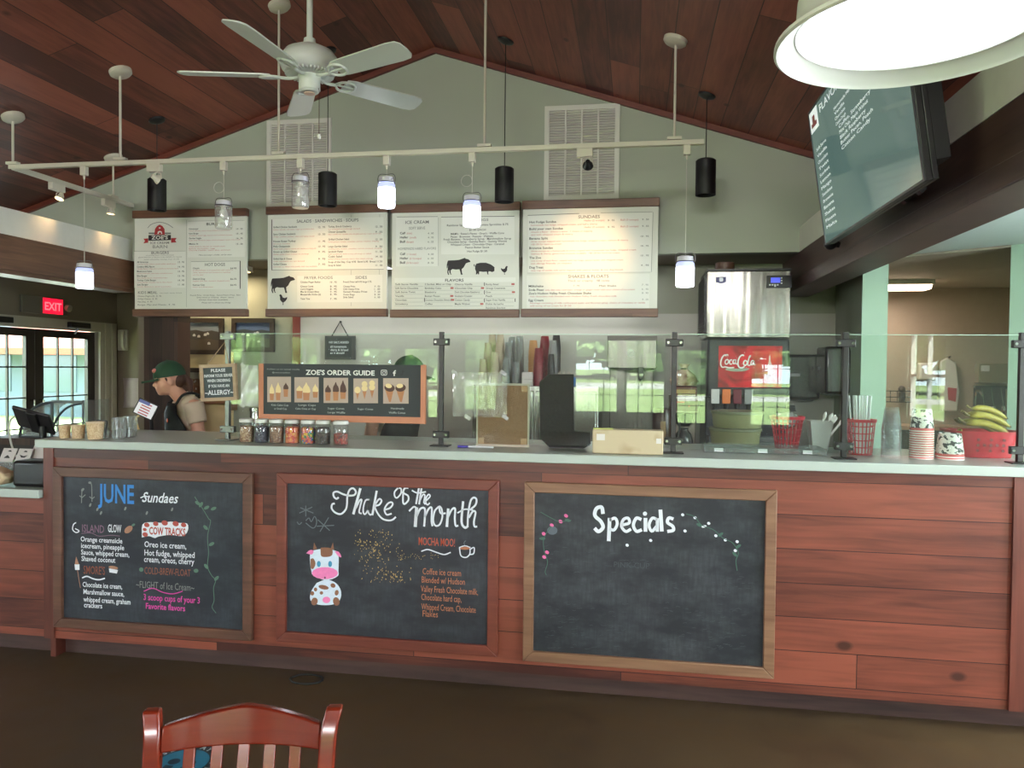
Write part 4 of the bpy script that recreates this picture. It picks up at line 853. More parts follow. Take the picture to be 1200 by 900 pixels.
# track rail: a long run across the room and a short run back along the left beam
TY, TZ = 4.98, 3.045
RAILW = mat('track white', (212, 206, 192), .4, var=.02)
t = thing('track_rail', 'long white lighting track hung on rods, with a short leg at its left end', 'track rail', (-2, TY, TZ))
b = MB(); b.box(-4.575, .405, TY-.017, TY+.017, TZ, TZ+.022); b.box(-4.575, .405, TY-.017, TY-.011, TZ-.008, TZ); b.box(-4.575, .405, TY+.011, TY+.017, TZ-.008, TZ)
loc(t, b.build('rail', RAILW))
b = MB(); b.box(-4.575, -4.541, TY+.017, 6.34, TZ, TZ+.026); b.box(-4.575, -4.569, TY+.017, 6.34, TZ-.008, TZ); b.box(-4.547, -4.541, TY+.017, 6.34, TZ-.008, TZ); loc(t, b.build('rail', RAILW))
for x, y in ((-3.675, TY), (-2.463, TY), (-1.01, TY), (.222, TY), (-4.55, TY), (-4.556, 6.08)):
    zc = roof(x)
    b = MB(); b.cyl((x, y, TZ+.03), (x, y, zc-.02), .0085, n=10); b.box(x-.045 if y == TY else x-.02, x+.045 if y == TY else x+.02, y-.02 if y == TY else y-.045, y+.02 if y == TY else y+.045, TZ+.026, TZ+.045); st = loc(t, b.build('stem', RAILW))
    sl = math.atan(PITCH)*(1 if x > RIDGE_X else -1); b = MB(); b.lathe([(.0, -.040), (.02, -.040), (.062, -.034), (.075, -.022), (.077, 0), (0, 0)], (x, y, zc-.001), 28, RY(sl)); loc(t, b.build('canopy', RAILW))

def jar_lamp(label, x, ztop, zbot, lit, ring=True):
    t = thing('jar_pendant', label, 'pendant lamp', (x, TY, zbot), group='glass jar pendants on the track')
    h = ztop-zbot; r = .058; ra = TZ-zbot
    b = MB(); b.box(-.022, .022, -.02, .02, ra-.072, ra-.008); b.cyl((0, 0, ra-.072), (0, 0, ra-.10), .009, .005); b.build('adapter', RAILW, t, bevel=.004)
    zc = h-.005
    cord = [(0, 0, ra-.10)]
    if ring:
        for k in range(17):
            a = PI/2+2*PI*k/16; cord.append((.0-.038+.038*math.cos(a-PI/2), .004*k/16, (ra-.10+zc)/2+.038*math.sin(a-PI/2)))
    cord.append((0, 0, zc))
    b = MB(); b.tube(cord, .0022, 5); b.build('cord', mat('pale cord', (200, 198, 190), .5), t)
    b = MB(); b.tube([(-r, 0, h*.76), (-r*1.08, 0, h*.9), (-r*.8, 0, h*1.04), (0, 0, h*1.03), (r*.8, 0, h*1.04), (r*1.08, 0, h*.9), (r, 0, h*.76)], .0025, 6, smooth=3); b.tube([(r*1.01*math.cos(2*PI*k/20), r*1.01*math.sin(2*PI*k/20), h*.77) for k in range(20)], .003, 6, True); b.build('wire_bail', mat('grey wire', (110, 108, 112), .35, .8), t)
    b = MB(); b.lathe([(0, h*.965), (r*.5, h*.96), (r*.86, h*.93), (r*.9, h*.80), (r*.9, h*.78), (0, h*.78)], n=28); b.build('lid', mat('frosted lid', (206, 204, 214), .3), t)
    b = MB(); b.lathe([(r*.82, h*.775), (r*.86, h*.76), (r, h*.70), (r, h*.60)], n=32); b.mi = 1; b.lathe([(r, h*.60), (r, .01), (r*.92, 0), (0, 0)], n=32)
    jar = b.build('jar', [emit('dimly lit jar shoulder', (176, 184, 226), .9), emit('lit milky jar', (236, 240, 255), 5.0)] if lit else [clear('dim jar glass', (238, 236, 232), .25, 1.5, .05, 1.4)]*2, t)
    b = MB(); b.cyl((0, 0, h*.78), (0, 0, h*.66), .018); b.ball((0, 0, h*.5), (.028, .028, .04), 14); b.build('bulb', emit('lamp bulb', (245, 245, 255), 8) if lit else mat('frosted bulb', (226, 222, 216), .4), t)
    if lit: add_light('jar_light', 'POINT', (x, TY, zbot-.06), JAR_POWER, (.88, .92, 1), shadow_soft_size=.05)
jar_lamp('lit glass jar pendant on a long cord beside the EXIT sign', -3.965, 2.349, 2.158, True, False)
jar_lamp('unlit clear jar pendant hanging before the burgers menu board', -2.874, 2.775, 2.569, False)
jar_lamp('unlit clear jar pendant hanging close under the track, before the vent behind the fan', -2.302, 2.93, 2.70, False, False)
jar_lamp('lit glass jar pendant hung close under the track between two menu boards', -1.683, 2.905, 2.69, True, False)
jar_lamp('lit glass jar pendant with a looped cord before the Ice Cream menu board', -1.091, 2.765, 2.552, True)
jar_lamp('lit glass jar pendant on a long cord, left of the ice machine', .301, 2.345, 2.14, True, False)

def track_head(label, x, y, aim, glow, alongx=True, dark=False):
    t = thing('track_spotlight', label, 'spotlight', (x, y, TZ-.008), group='spotlights on the track')
    a = .07; b = MB(); (b.box(-a*.75, a*.75, -.02, .02, -.055, 0) if alongx else b.box(-.02, .02, -a, a, -.06, 0)); b.build('adapter', RAILW, t, bevel=.004)
    d = (Vector(aim)-Vector((x, y, TZ-.1))).normalized(); c_ = Vector((.02 if alongx else 0, 0 if alongx else .03, -.105)); q = d.to_track_quat('Z', 'Y').to_matrix()
    b = MB(); b.tube([(c_.x, c_.y, -.055), (c_.x+.028, c_.y, -.068), (c_.x+.036, c_.y, -.105)], .004, 6); b.tube([(c_.x, c_.y, -.055), (c_.x-.028, c_.y, -.068), (c_.x-.036, c_.y, -.105)], .004, 6); b.build('yoke', RAILW, t)
    b = MB(); b.lathe([(0, -.045), (.014, -.044), (.018, -.02), (.034, .004), (.035, .012), (.031, .012)], c_, 20, q); b.build('head', BLACK_METAL if dark else RAILW, t)
    b = MB(); b.lathe([(0, .009), (.031, .010)], c_, 20, q); b.build('lens', emit('warm lamp lens', (255, 222, 170), glow), t)
    if glow > 1:
        p = Vector((x, y, TZ-.008))+c_+d*.03
        add_light('spot_light', 'SPOT', p, SPOT_POWER if alongx else SPOT_POWER*.14, (1, .60, .27), to=aim, spot_size=R(40 if alongx else 80), spot_blend=1, shadow_soft_size=.03)
track_head('spotlight with a dark lens under the track, before the vent over the Sundaes board', -.345, TY, (-.42, MY, 2.54), 3, True, True)
track_head('white spotlight under the track before a black cylinder lamp over the burgers board', -3.405, TY, (-2.58, MY, 2.36), 3)
track_head('glowing small spotlight on the short leg of the track, nearer the corner', -4.558, 5.42, (-4.6, 5.1, 2.2), 9, False)
track_head('glowing small spotlight on the short leg of the track, nearer the menu boards', -4.558, 6.02, (-4.59, 5.95, 2.2), 9, False)

BLACKCYL = mat('black lamp cylinder', (15, 15, 16), .55, var=.05)
for i, (x, lab, z0) in enumerate(((-3.931, 'black cylinder pendant above the burgers menu board', 2.882), (-2.442, 'black cylinder pendant below the ceiling fan, before the vent behind the fan', 2.885), (-1.014, 'black cylinder pendant hanging above the Ice Cream menu board', 2.88), (.487, 'black cylinder pendant at the track end nearest the wall screen', 2.892))):
    t = thing('cylinder_pendant', lab, 'pendant lamp', (x, 5.78, z0), group='black cylinder pendants'); zc = roof(x)-z0
    b = MB(); b.lathe([(0, .262), (.06, .262), (.073, .252), (.073, 0), (.066, 0), (.066, .18), (0, .18)], n=32); b.build('shade', BLACKCYL, t)
    b = MB(); b.cyl((0, 0, .26), (0, 0, zc-.01), .0035, n=8); b.build('cord', BLACK_METAL, t)
    sl = math.atan(PITCH)*(1 if x > RIDGE_X else -1); b = MB(); b.lathe([(0, -.03), (.02, -.028), (.06, -.012), (.066, 0), (0, 0)], (0, 0, zc-.001), 24, RY(sl)); b.build('canopy', BLACK_METAL, t)

def dome_lamp(label, x, y, z, group='white dome pendants over the dining room'):
    t = thing('dome_pendant', label, 'pendant lamp', (x, y, z), group=group)
    b = MB(); b.lathe([(.199, .026), (.200, .022)], n=64); b.lathe([(.2005, .0245), (.2285, .0045), (.233, -.003), (.238, .0), (.237, .007), (.228, .014), (.208, .03), (.20, .05), (.198, .085), (.17, .11), (.09, .13), (.06, .15), (.055, .22), (.03, .235), (0, .236)], n=64)
    b.build('shade', mat('dome white enamel', (226, 226, 218), .3, var=.02), t)
    b = MB(); b.lathe([(0, .020), (.12, .020), (.199, .024)], n=64); b.build('diffuser', emit('lit dome diffuser', (236, 246, 255), DOME_GLOW), t)
    zc = (roof(x) if -4.7 < x < 1.3 else 2.5)-z
    b = MB(); b.cyl((0, 0, .236), (0, 0, zc-.01), .008, n=10); b.build('rod', WHITE_METAL, t)
    b = MB(); b.lathe([(0, -.03), (.03, -.028), (.06, -.012), (.064, 0), (0, 0)], (0, 0, zc-.003), 24); b.build('canopy', WHITE_METAL, t)
dome_lamp('large lit white dome pendant hanging before the wall screen', .478, 1.442, 2.2)
for x, y in ((-3.2, -1.2), (.4, -1.6), (-3.2, -4.6), (.4, -5.0), (-1.5, -7.2)): dome_lamp('white dome pendant over the dining room behind the viewer', x, y, 2.35)  # extra pendants added out of view for frontal light

# wall screen on the right beam
t = thing('wall_screen', 'large dark green menu screen tilted down on the right beam, behind the dome lamp', 'screen', (1.05, 3.8, 2.325))
# local frame: along +Y is the far (left) end of the picture, up tilts toward the room
far, near = Vector((0, .75, 0)), Vector((0, -.75, 0)); upv = Vector((-.104, 0, .72)); nrm = Vector((-.72, 0, -.104)).normalized()
SU = upv.normalized(); SH = 0.75
def scr(u, v, d=0): return far+(near-far)*u+SU*(v*SH)+nrm*d
b = MB()
def slab(b, u0, u1, v0, v1, d0, d1):
    A = [scr(u, v, d0) for u, v in ((u0, v0), (u1, v0), (u1, v1), (u0, v1))]; Bq = [scr(u, v, d1) for u, v in ((u0, v0), (u1, v0), (u1, v1), (u0, v1))]
    va = [b.bm.verts.new(p) for p in A]; vb = [b.bm.verts.new(p) for p in Bq]; b._f(va); b._f(vb[::-1])
    for i in range(4): b._f([va[i], va[(i+1) % 4], vb[(i+1) % 4], vb[i]])
slab(b, 0, 1, 0, 1, -.028, -.002); slab(b, .0, 1, .0, 1, -.05, -.028); slab(b, .08, .985, .1, .97, -.11, -.05); b.build('housing', BLACK_PLASTIC, t, bevel=.003)
b = MB()
for q in ((0, 1, 0, .012), (0, 1, .985, 1), (0, .008, .012, .985), (.992, 1, .012, .985)): slab(b, *q, -.002, .004)
b.build('bezel', mat('thin grey bezel', (60, 62, 66), .35), t)
def screen_mat():
    m, nt, bs = nodes('dark green lit screen'); bs.inputs['Base Color'].default_value = (.01, .014, .012, 1); bs.inputs['Roughness'].default_value = .07
    bs.inputs['Emission Color'].default_value = lin((88, 114, 108)); bs.inputs['Emission Strength'].default_value = .8; bs.inputs['Specular IOR Level'].default_value = .9
    return m
b = MB(); slab(b, .008, .992, .012, .985, -.001, .001); b.build('display', screen_mat(), t)
SW = emit('screen white print', (214, 222, 220), .8)
b = MB()
def stext(s_, u, v, w, cap): b.text(s_, scr(u, v, .0022), (near-far).normalized(), SU, width=w*1.5, cap=cap*SH)
stext('FLAVORS OF THE DAY', .16, .90, .72, .055)
for i, s_ in enumerate(('Homemade Hard Flavors', 'Vanilla', 'Chocolate', 'Cookie Dough')): stext(s_, .33, .80-.035*i, .30 if i == 0 else .12, .022)
for i, s_ in enumerate(('Coffee, Strawberry', 'Mint Chip, Maple Walnut', 'Black Raspberry', 'Butter Pecan, Peach', 'Cotton Candy')): stext(s_, .36+.0*i, .66-.036*i, .34-.03*(i % 3), .024)
for i, s_ in enumerate(('Soft Serve', 'Vanilla', 'Chocolate', 'Twist', 'Sorbet', 'Lemon', 'Mango', 'Sundaes', 'Brownie', 'Banana', 'Shakes', 'Floats', 'Malts')): stext(s_, .05, .68-.048*i, .14, .024)
b.build('display_lettering', SW, t)
b = MB(); slab(b, .012, .125, .83, .98, .001, .002); b.build('display_logo', SW, t)
b = MB(); slab(b, .03, .105, .86, .89, .002, .003); slab(b, .05, .085, .89, .94, .002, .003); b.build('logo_mark', emit('logo brown', (120, 60, 56), .5), t)
b = MB(); slab(b, .3, .7, .25, .55, -.09, -.07); b.bar((.05, .1, .25), (.215, .1, .1), .05, .03); b.bar((.05, -.1, .25), (.215, -.1, .1), .05, .03); b.build('wall_bracket', BLACK_METAL, t)
t = thing('security_camera', 'small black camera on the end of the beam behind the screen', 'camera', (1.24, 5.1, 2.42))
b = MB(); b.ball((-.035, 0, 0), .042, 16); b.build('dome', BLACK_PLASTIC, t)
b = MB(); b.cyl((-.02, 0, 0), (.02, 0, -.01), .02); b.build('mount', BLACK_METAL, t)

ORD = ['topmost', 'second', 'third', 'fourth', 'fifth', 'sixth', 'seventh', 'eighth', 'ninth', 'tenth', 'eleventh', 'twelfth', 'thirteenth', 'fourteenth', 'fifteenth', 'sixteenth', 'seventeenth', 'eighteenth']
def nth(k, what, where):
    return ('%s %s %s' % (ORD[0], what, where)) if k == 0 else '%s %s from the top %s' % (ORD[k], what, where)
# ================================================================== SNEEZE GUARDS
GY = {}
def guard_post(label, x, y, m_, top=1.797, clampz=(1.745, 1.262)):
    t = thing('sneeze_guard_post', label, 'post', (x, y, TOP), group='sneeze guard posts on the countertop')
    b = MB(); b.box(-.012, .012, -.012, .012, .006, top-TOP); b.build('upright', m_, t, bevel=.002)
    b = MB(); b.box(-.05, .05, -.045, .03, 0, .006); b.build('base_plate', m_, t, bevel=.002)
    for z in clampz:
        b = MB(); b.box(-.042, .042, -.014, .014, z-TOP-.018, z-TOP+.018)
        o = b.build('clamp', m_, t, bevel=.003)
        for sx in (-1, 1): b = MB(); b.cyl((sx*.03, -.014, z-TOP), (sx*.03, -.018, z-TOP), .007, n=10); b.build('screw', CHROME, o)
POST_BLACK = mat('post black', (30, 31, 30), .4)
posts = [(-2.203, 3.865), (-1.0, 3.86), (.185, 3.815), (.968, 3.775), (1.728, 3.785)]
guard_post('grey steel sneeze guard post carrying the hanging allergy sign', *posts[0], mat('grey steel post', (128, 132, 130), .3, .7), 1.80, (1.77, 1.262))
guard_post('black sneeze guard post at the right end of the order guide', *posts[1], POST_BLACK)
guard_post('black sneeze guard post beside the tan box', *posts[2], POST_BLACK)
guard_post('black sneeze guard post beside the red straw basket', *posts[3], POST_BLACK)
guard_post('black sneeze guard post beyond the red tub of bananas', *posts[4], POST_BLACK)
def guard_glass(label, p, q, z0, z1, tilt=0):
    (xa, ya), (xb, yb) = p, q; L = math.hypot(xb-xa, yb-ya)-.036
    t = thing('sneeze_guard_glass', label, 'glass panel', ((xa+xb)/2, (ya+yb)/2, z0), 0, 'sneeze guard glass panels')
    t.rotation_euler.x = R(tilt); b = MB(); b.box(-L/2, L/2, -.003, .003, 0, z1-z0); b.build('pane', GLASS, t)
    b = MB(); b.box(-L/2, L/2, -.0032, .0032, z1-z0-.003, z1-z0); b.build('edge', mat('green glass edge', (168, 196, 180), .2), t)
guard_glass('clear glass panel behind the order guide banner', posts[0], posts[1], 1.225, 1.787, .0)
guard_glass('clear glass panel before the cork board and the black panel', posts[1], posts[2], 1.225, 1.787, .45)
guard_glass('clear glass panel before the drink dispenser', posts[2], posts[3], 1.225, 1.787, .0)
guard_glass('clear glass panel before the straw basket and the bananas', posts[3], posts[4], 1.225, 1.787, .0)

# order guide banner fixed to the first panel
OG = 3.838
t = thing('order_guide', "dark order guide banner with cone pictures and a wooden frame, fixed on the glass", 'banner', (-1.55, OG, 1.33))
P = lambda x, y: at(x, y, OG)
a, z = P(304.5, 426), P(496, 494)
b = MB(); b.box(a.x, z.x, OG, OG+.012, z.z, a.z); loc(t, b.build('panel', mat('dark green banner', (34, 42, 44), .55, var=.04)))
OGW = mat('orange wood strip', (190, 124, 92), .5)
b = MB(); b.box(a.x-.004, z.x+.012, OG-.006, OG+.012, z.z-.012, z.z+.022); loc(t, b.build('bottom_strip', OGW))
for xa in (a.x-.004, z.x-.014): b = MB(); b.box(xa, xa+.026, OG-.005, OG+.012, z.z+.022, a.z); loc(t, b.build('side_strip', OGW))
c = Chalk(OG-.0015, 295, 415, 120/1200)
PH = [(182, 265, 460, 562), (500, 270, 785, 565), (842, 278, 1130, 572), (1192, 285, 1480, 575), (1540, 282, 1838, 580)]
for x0, y0, x1, y1 in PH: c.f('photo', [(x0, y0), (x1, y0), (x1, y1), (x0, y1)], 0)
c.t('w', "ZOE'S ORDER GUIDE", 632, 1440, 240, 58, .025)
c.t('g', 'Follow us on social media', 180, 560, 182, 16); c.t('g', '@zoesicecreambarn', 240, 450, 222, 16)
for s_, x0, x1, y in (('Kids Cake Cup', 230, 430, 605), ('or Small Cup', 262, 410, 648), ('Large Cups', 548, 750, 605), ('Cake Cone or Cup', 512, 750, 648), ('Sugar Cones', 890, 1085, 645), ('Large Waffle', 890, 1095, 692), ('Sugar Cones', 1240, 1422, 652), ('Handmade', 1630, 1785, 645), ('Waffle Cones', 1605, 1800, 695)): c.t('g', s_, x0, x1, y, 22, .01)
def cone(c, x, y, w, hc, hs, dark):
    c.f('cone', [(x-w*.42, y), (x-w*.5, y-hc), (x+w*.5, y-hc), (x+w*.42, y)], 0, .0004)
    c.f('choc' if dark else 'van', [(x-w*.52, y-hc), (x-w*.48, y-hc-hs*.45), (x-w*.2, y-hc-hs*.75), (x, y-hc-hs), (x+w*.2, y-hc-hs*.72), (x+w*.48, y-hc-hs*.45), (x+w*.52, y-hc)], 3, .0006)
for x, y, w, hc, hs in ((893, 545, 62, 100, 85), (985, 545, 66, 105, 115), (1070, 525, 66, 80, 140)): cone(c, x, y, w, hc, hs, True)
for x, y, w, hc, hs in ((235, 540, 50, 80, 110), (310, 540, 55, 90, 120)): cone(c, x, y, w, hc, hs, False)
cone(c, 400, 500, 55, 90, 75, True)
for x, y, w, hc, hs in ((560, 520, 70, 90, 60), (640, 540, 80, 90, 120), (745, 510, 60, 70, 90)): cone(c, x, y, w, hc, hs, False)
for x, y in ((1240, 545), (1322, 540), (1410, 530)):
    c.e('van', x, y-140+(20 if x < 1300 else 0), 36, 34, 0, .0005); c.e('van', x, y-190 if x > 1300 else y-130, 34, 34, 0, .0006); c.f('cone', [(x-24, y-105), (x+24, y-105), (x, y-10)], 0, .0004)
for x, a_ in ((1615, .2), (1745, -.1)):
    c.f('cone', [(x-50, 420), (x+45, 430), (x+15, 560), (x-5, 560)], 0, .0004); c.e('choc', x, 395, 62, 45, a_, .0006); c.e('van', x-10, 372, 40, 26, a_, .0008); c.s('choc', [(x-45, 370), (x+25, 385)], 6, 0)
c.s('w', [(1525, 188), (1575, 188), (1582, 196), (1582, 238), (1575, 246), (1525, 246), (1518, 238), (1518, 196), (1525, 188)], 6, 0); c.s('w', [(1550+16*math.cos(2*PI*k/12), 217+16*math.sin(2*PI*k/12)) for k in range(13)], 5, 0); c.e('w', 1570, 201, 4, 4)
c.s('w', [(1690, 196), (1678, 196), (1670, 206), (1670, 256)], 13, 0); c.s('w', [(1654, 221), (1688, 221)], 11, 0)
c.s('blk', [(1768, 190), (1768, 236), (1758, 246), (1746, 238), (1756, 226)], 8, 0); c.s('blk', [(1768, 190), (1778, 205), (1788, 206)], 8, 0)
c.done(t, dict(photo=mat('photo backdrop', (178, 158, 144), .5), w=mat('banner white', (226, 228, 222), .5), g=mat('banner grey print', (168, 176, 172), .5), cone=mat('cone tan', (176, 120, 80), .6), choc=mat('chocolate brown', (72, 42, 32), .5), van=mat('vanilla cream', (226, 204, 150), .5), blk=mat('banner black', (14, 18, 20), .5)),
       dict(photo='cone_photos', w='heading', g='captions', cone='cones', choc='chocolate_ice_cream', van='vanilla_ice_cream', blk='music_note_mark'))
# white plastic film taped on the second panel, with tape at its corners
FY2 = 3.822
t = thing('plastic_sheet', 'clouded clear plastic sheet taped on the glass before the cork board', 'plastic sheet', (-.82, FY2, 1.4))
a, z = at(531, 436, FY2), at(594, 489, FY2); b = MB(); n_ = 22
vs = [[b.bm.verts.new((a.x+(z.x-a.x)*i/n_, FY2-.004+.004*math.sin(i*1.7+j*.6)*math.cos(j*.9), a.z+(z.z-a.z)*j/14)) for j in range(15)] for i in range(n_+1)]
for i in range(n_):
    for j in range(14): b._f([vs[i][j], vs[i+1][j], vs[i+1][j+1], vs[i][j+1]], True)
loc(t, b.build('film', clear('clouded film', (240, 244, 240), .16, 1.45, .10, 1.5)))
b = MB()
TAPE = clear('clear tape', (240, 240, 236), .35, 1.45, .1, 1.5)
for x, y in ((533, 437), (590, 437), (592, 489), (548, 489)): b = MB(); b.obox(at(x, y, FY2-.008), (.018, .0006, .009), RY(R(35))); loc(t, b.build('tape', TAPE))
a, z = at(283, 428, FY2), at(302.5, 476, FY2); t = thing('plastic_sheet', 'narrow clouded plastic sheet taped on the glass left of the order guide banner', 'plastic sheet', (a.x, FY2, z.z)); b = MB()
vs = [[b.bm.verts.new((a.x+(z.x-a.x)*i/8, FY2-.004+.003*math.sin(i*1.3+j*.8), a.z+(z.z-a.z)*j/14)) for j in range(15)] for i in range(9)]
for i in range(8):
    for j in range(14): b._f([vs[i][j], vs[i+1][j], vs[i+1][j+1], vs[i][j+1]], True)
loc(t, b.build('film', clear('cloudier film', (240, 244, 240), .30, 1.45, .10, 1.5)))
for x, y in ((285, 428), (284, 475)): b = MB(); b.obox(at(x, y, FY2-.008), (.016, .0006, .009), RY(R(35))); loc(t, b.build('tape', MATS['clear tape']))
# low clear tray with paper labels on the countertop
t = thing('clear_tray', 'low clear tray with small white labels lying on the countertop before the red basket', 'tray', (.58, 3.98, TOP)); b = MB()
b.box(-.24, .34, -.10, -.096, .001, .03); b.box(-.24, .34, .10, .104, .001, .03); b.box(-.24, -.236, -.096, .10, .001, .03); b.box(.336, .34, -.096, .10, .001, .03); b.box(-.236, .336, -.096, .10, .001, .004); b.build('tray', PLASTIC, t)
for x in (-.17, .04, .25): b = MB(); b.box(x-.022, x+.022, -.1015, -.1002, .006, .024); b.build('label', mat('white label', (214, 216, 216), .5), t)
# wooden framed allergy sign hanging on the first post
AY = 3.835
t = thing('allergy_sign', 'small wooden framed chalk sign about allergies, hung by twine on the grey post', 'sign', (-2.2, AY, 1.42))
a, z = at(235.5, 426.5, AY), at(277.5, 470, AY); b = MB(); w = .018
M = RY(R(-3.0)); ctr = Vector(((a.x+z.x)/2, AY, (a.z+z.z)/2)); hw, hh = (z.x-a.x)/2, (a.z-z.z)/2
for q in ((-hw, hw, hh-w, hh), (-hw, hw, -hh, -hh+w), (-hw, -hw+w, -hh+w, hh-w), (hw-w, hw, -hh+w, hh-w)):
    b.obox(ctr+M @ Vector(((q[0]+q[1])/2, 0, (q[2]+q[3])/2)), ((q[1]-q[0])/2, .010, (q[3]-q[2])/2), M)
loc(t, b.build('frame', wood('pale sign frame', (150, 124, 98), (190, 166, 138), 'X', 'Z', .5, 9, .6, 0, boards=False, knots=0)))
b = MB(); b.obox(ctr+Vector((0, .003, 0)), (hw-w, .004, hh-w), M); loc(t, b.build('slate', slate('sign slate', (52, 62, 66), (84, 92, 96))))
b = MB(); ux, uz = M @ VX, M @ VZ
for s_, z_, wd, cp in (('PLEASE', .058, .085, .017), ('INFORM YOUR SERVER', .030, .168, .016), ('WHEN ORDERING', .003, .135, .016), ('IF YOU HAVE AN', -.026, .122, .016), ('~ALLERGY~', -.066, .168, .026)):
    b.text(s_, ctr+Vector((0, -.0016, 0))+uz*z_, ux, uz, width=wd, cap=cp, align='c', bold=.02)
loc(t, b.build('lettering', CW))
b = MB(); top = Vector((posts[0][0], AY, 1.735)); b.tube([ctr+M @ Vector((-hw*.62, 0, hh)), top+Vector((-.004, 0, 0)), ctr+M @ Vector((hw*.6, 0, hh))], .003, 6); loc(t, b.build('twine', mat('jute twine', (150, 128, 100), .9)))

# ================================================================== CANDY JARS AND COUNTER THINGS
JARGLASS = clear('jar plastic', (240, 242, 242), .05, 1.45, .03, 1.3)
JARLID = mat('translucent white lid', (214, 216, 210), .4)
fills = [('jar of tan speckled sprinkles, first in the row of candy jars', bits('tan crumbs', [(196, 160, 120), (150, 104, 72), (226, 196, 160), (120, 84, 60)], 260)), ('jar of blue black sprinkles, second in the row of candy jars', bits('dark blue bits', [(44, 46, 66), (70, 74, 96), (30, 32, 44), (96, 96, 110)], 220)),
         ('jar of brown chopped nuts, third in the row of candy jars', bits('nut bits', [(170, 132, 100), (132, 96, 72), (196, 164, 132), (104, 74, 58)], 240)), ('jar of orange, red and yellow candies, fourth in the row of candy jars', bits('orange candy', [(226, 110, 50), (206, 60, 44), (236, 170, 60), (214, 84, 70), (240, 140, 90)], 85)),
         ('jar of many coloured candies, fifth in the row of candy jars', bits('rainbow candy', [(226, 90, 60), (60, 120, 180), (236, 190, 60), (160, 70, 120), (230, 140, 90), (90, 140, 80)], 95)), ('jar of dark chocolate pieces, sixth in the row of candy jars', bits('dark choc', [(48, 40, 36), (74, 62, 54), (30, 26, 24), (94, 80, 70)], 130)),
         ('jar of red gummies, half full, last in the row of candy jars', bits('red gummy', [(170, 60, 50), (120, 70, 60), (196, 110, 90), (90, 60, 50)], 110))]
for i, (lab, fm) in enumerate(fills):
    xp = (291, 309.5, 328, 347.5, 367, 385, 406.5)[i]; p = atZ(xp, 517.5+.25*i, TOP); r = .0385
    t = thing('candy_jar', lab, 'jar', (p.x, 3.79, TOP), group='candy jars on the countertop')
    b = MB(); b.lathe([(0, .001), (r-.002, .001), (r, .004), (r, .098), (r-.003, .104), (r-.003, .112)], n=28); b.build('jar', JARGLASS, t)
    h = .088 if i < 6 else .06
    b = MB(); b.lathe([(0, .003), (r-.003, .003), (r-.003, h-.006), (r*.7, h), (0, h+.004)], n=28); b.build('contents', fm, t)
    b = MB(); b.lathe([(r-.002, .106), (r+.001, .108), (r+.001, .122), (r-.004, .126), (0, .126)], n=28); b.build('lid', JARLID, t)
# pen on the counter
t = thing('marker_pen', 'white marker pen with a blue grip lying on the countertop by the second post', 'pen', (-.83, 3.80, TOP+.006))
b = MB(); b.cyl((-.04, 0, 0), (.12, 0, 0), .0055, n=12); b.build('barrel', mat('pen white', (210, 210, 214), .4), t)
b = MB(); b.cyl((-.065, 0, 0), (-.01, 0, 0), .0062, n=12); b.build('grip', mat('pen blue', (70, 60, 150), .4), t)

# cork backed frame leaning behind the second panel
BY = 3.90
t = thing('cork_board', 'brown cork backed board with a pale edge standing behind the glass', 'board', (-.68, BY, TOP))
a, z = at(560, 449, BY), at(618, 524, BY); zt = a.z; b = MB()
b.box(a.x, z.x, BY, BY+.015, TOP+.012, zt-.01); loc(t, b.build('backing', bits('cork', [(150, 108, 72), (142, 100, 66), (156, 114, 78), (146, 104, 70)], 300)))
b = MB()
for q in ((a.x-.006, z.x+.008, TOP, TOP+.012), (a.x-.006, z.x+.008, zt-.01, zt), (a.x-.006, a.x+.002, TOP+.012, zt-.01), (z.x, z.x+.008, TOP+.012, zt-.01)): b.box(q[0], q[1], BY-.004, BY+.019, q[2], q[3])
loc(t, b.build('edge', mat('pale board edge', (196, 184, 166), .5)))
w = .03
for x, y in ((a.x+.005, TOP+.014), (z.x-w-.004, TOP+.014), (z.x-w-.004, zt-.012-w)): b = MB(); b.box(x, x+w, BY-.002, BY, y, y+w); loc(t, b.build('corner_tab', mat('tan corner tab', (198, 152, 112), .6)))
# black panel with clipped corners
t = thing('sign_holder', 'tall black panel with clipped corners standing behind the glass', 'panel', (-.38, 3.91, TOP))
pts = [(632, 448), (643, 438.5), (672, 438.5), (672.5, 505), (692, 507), (692, 521), (684, 526), (644, 526), (633, 514)]
Q = [(lambda q: (q.x, max(q.z, TOP)))(at(x, y, 3.91)) for x, y in pts]
b = MB(); b.prism_y(Q, 3.91, 3.935); loc(t, b.build('panel', mat('satin black panel', (14, 13, 13), .55, var=.2, spec=.2), bevel=.003))
b = MB(); b.bar((Q[4][0]-.1, 3.935, TOP+.22), (Q[4][0]-.1, 4.05, TOP+.006), .02, .008); loc(t, b.build('easel_leg', BLACK_PLASTIC))
b = MB(); lo = min(q[1] for q in Q); b.box(Q[7][0], Q[6][0], 3.905, 3.96, TOP, TOP+.004); loc(t, b.build('foot', BLACK_PLASTIC))
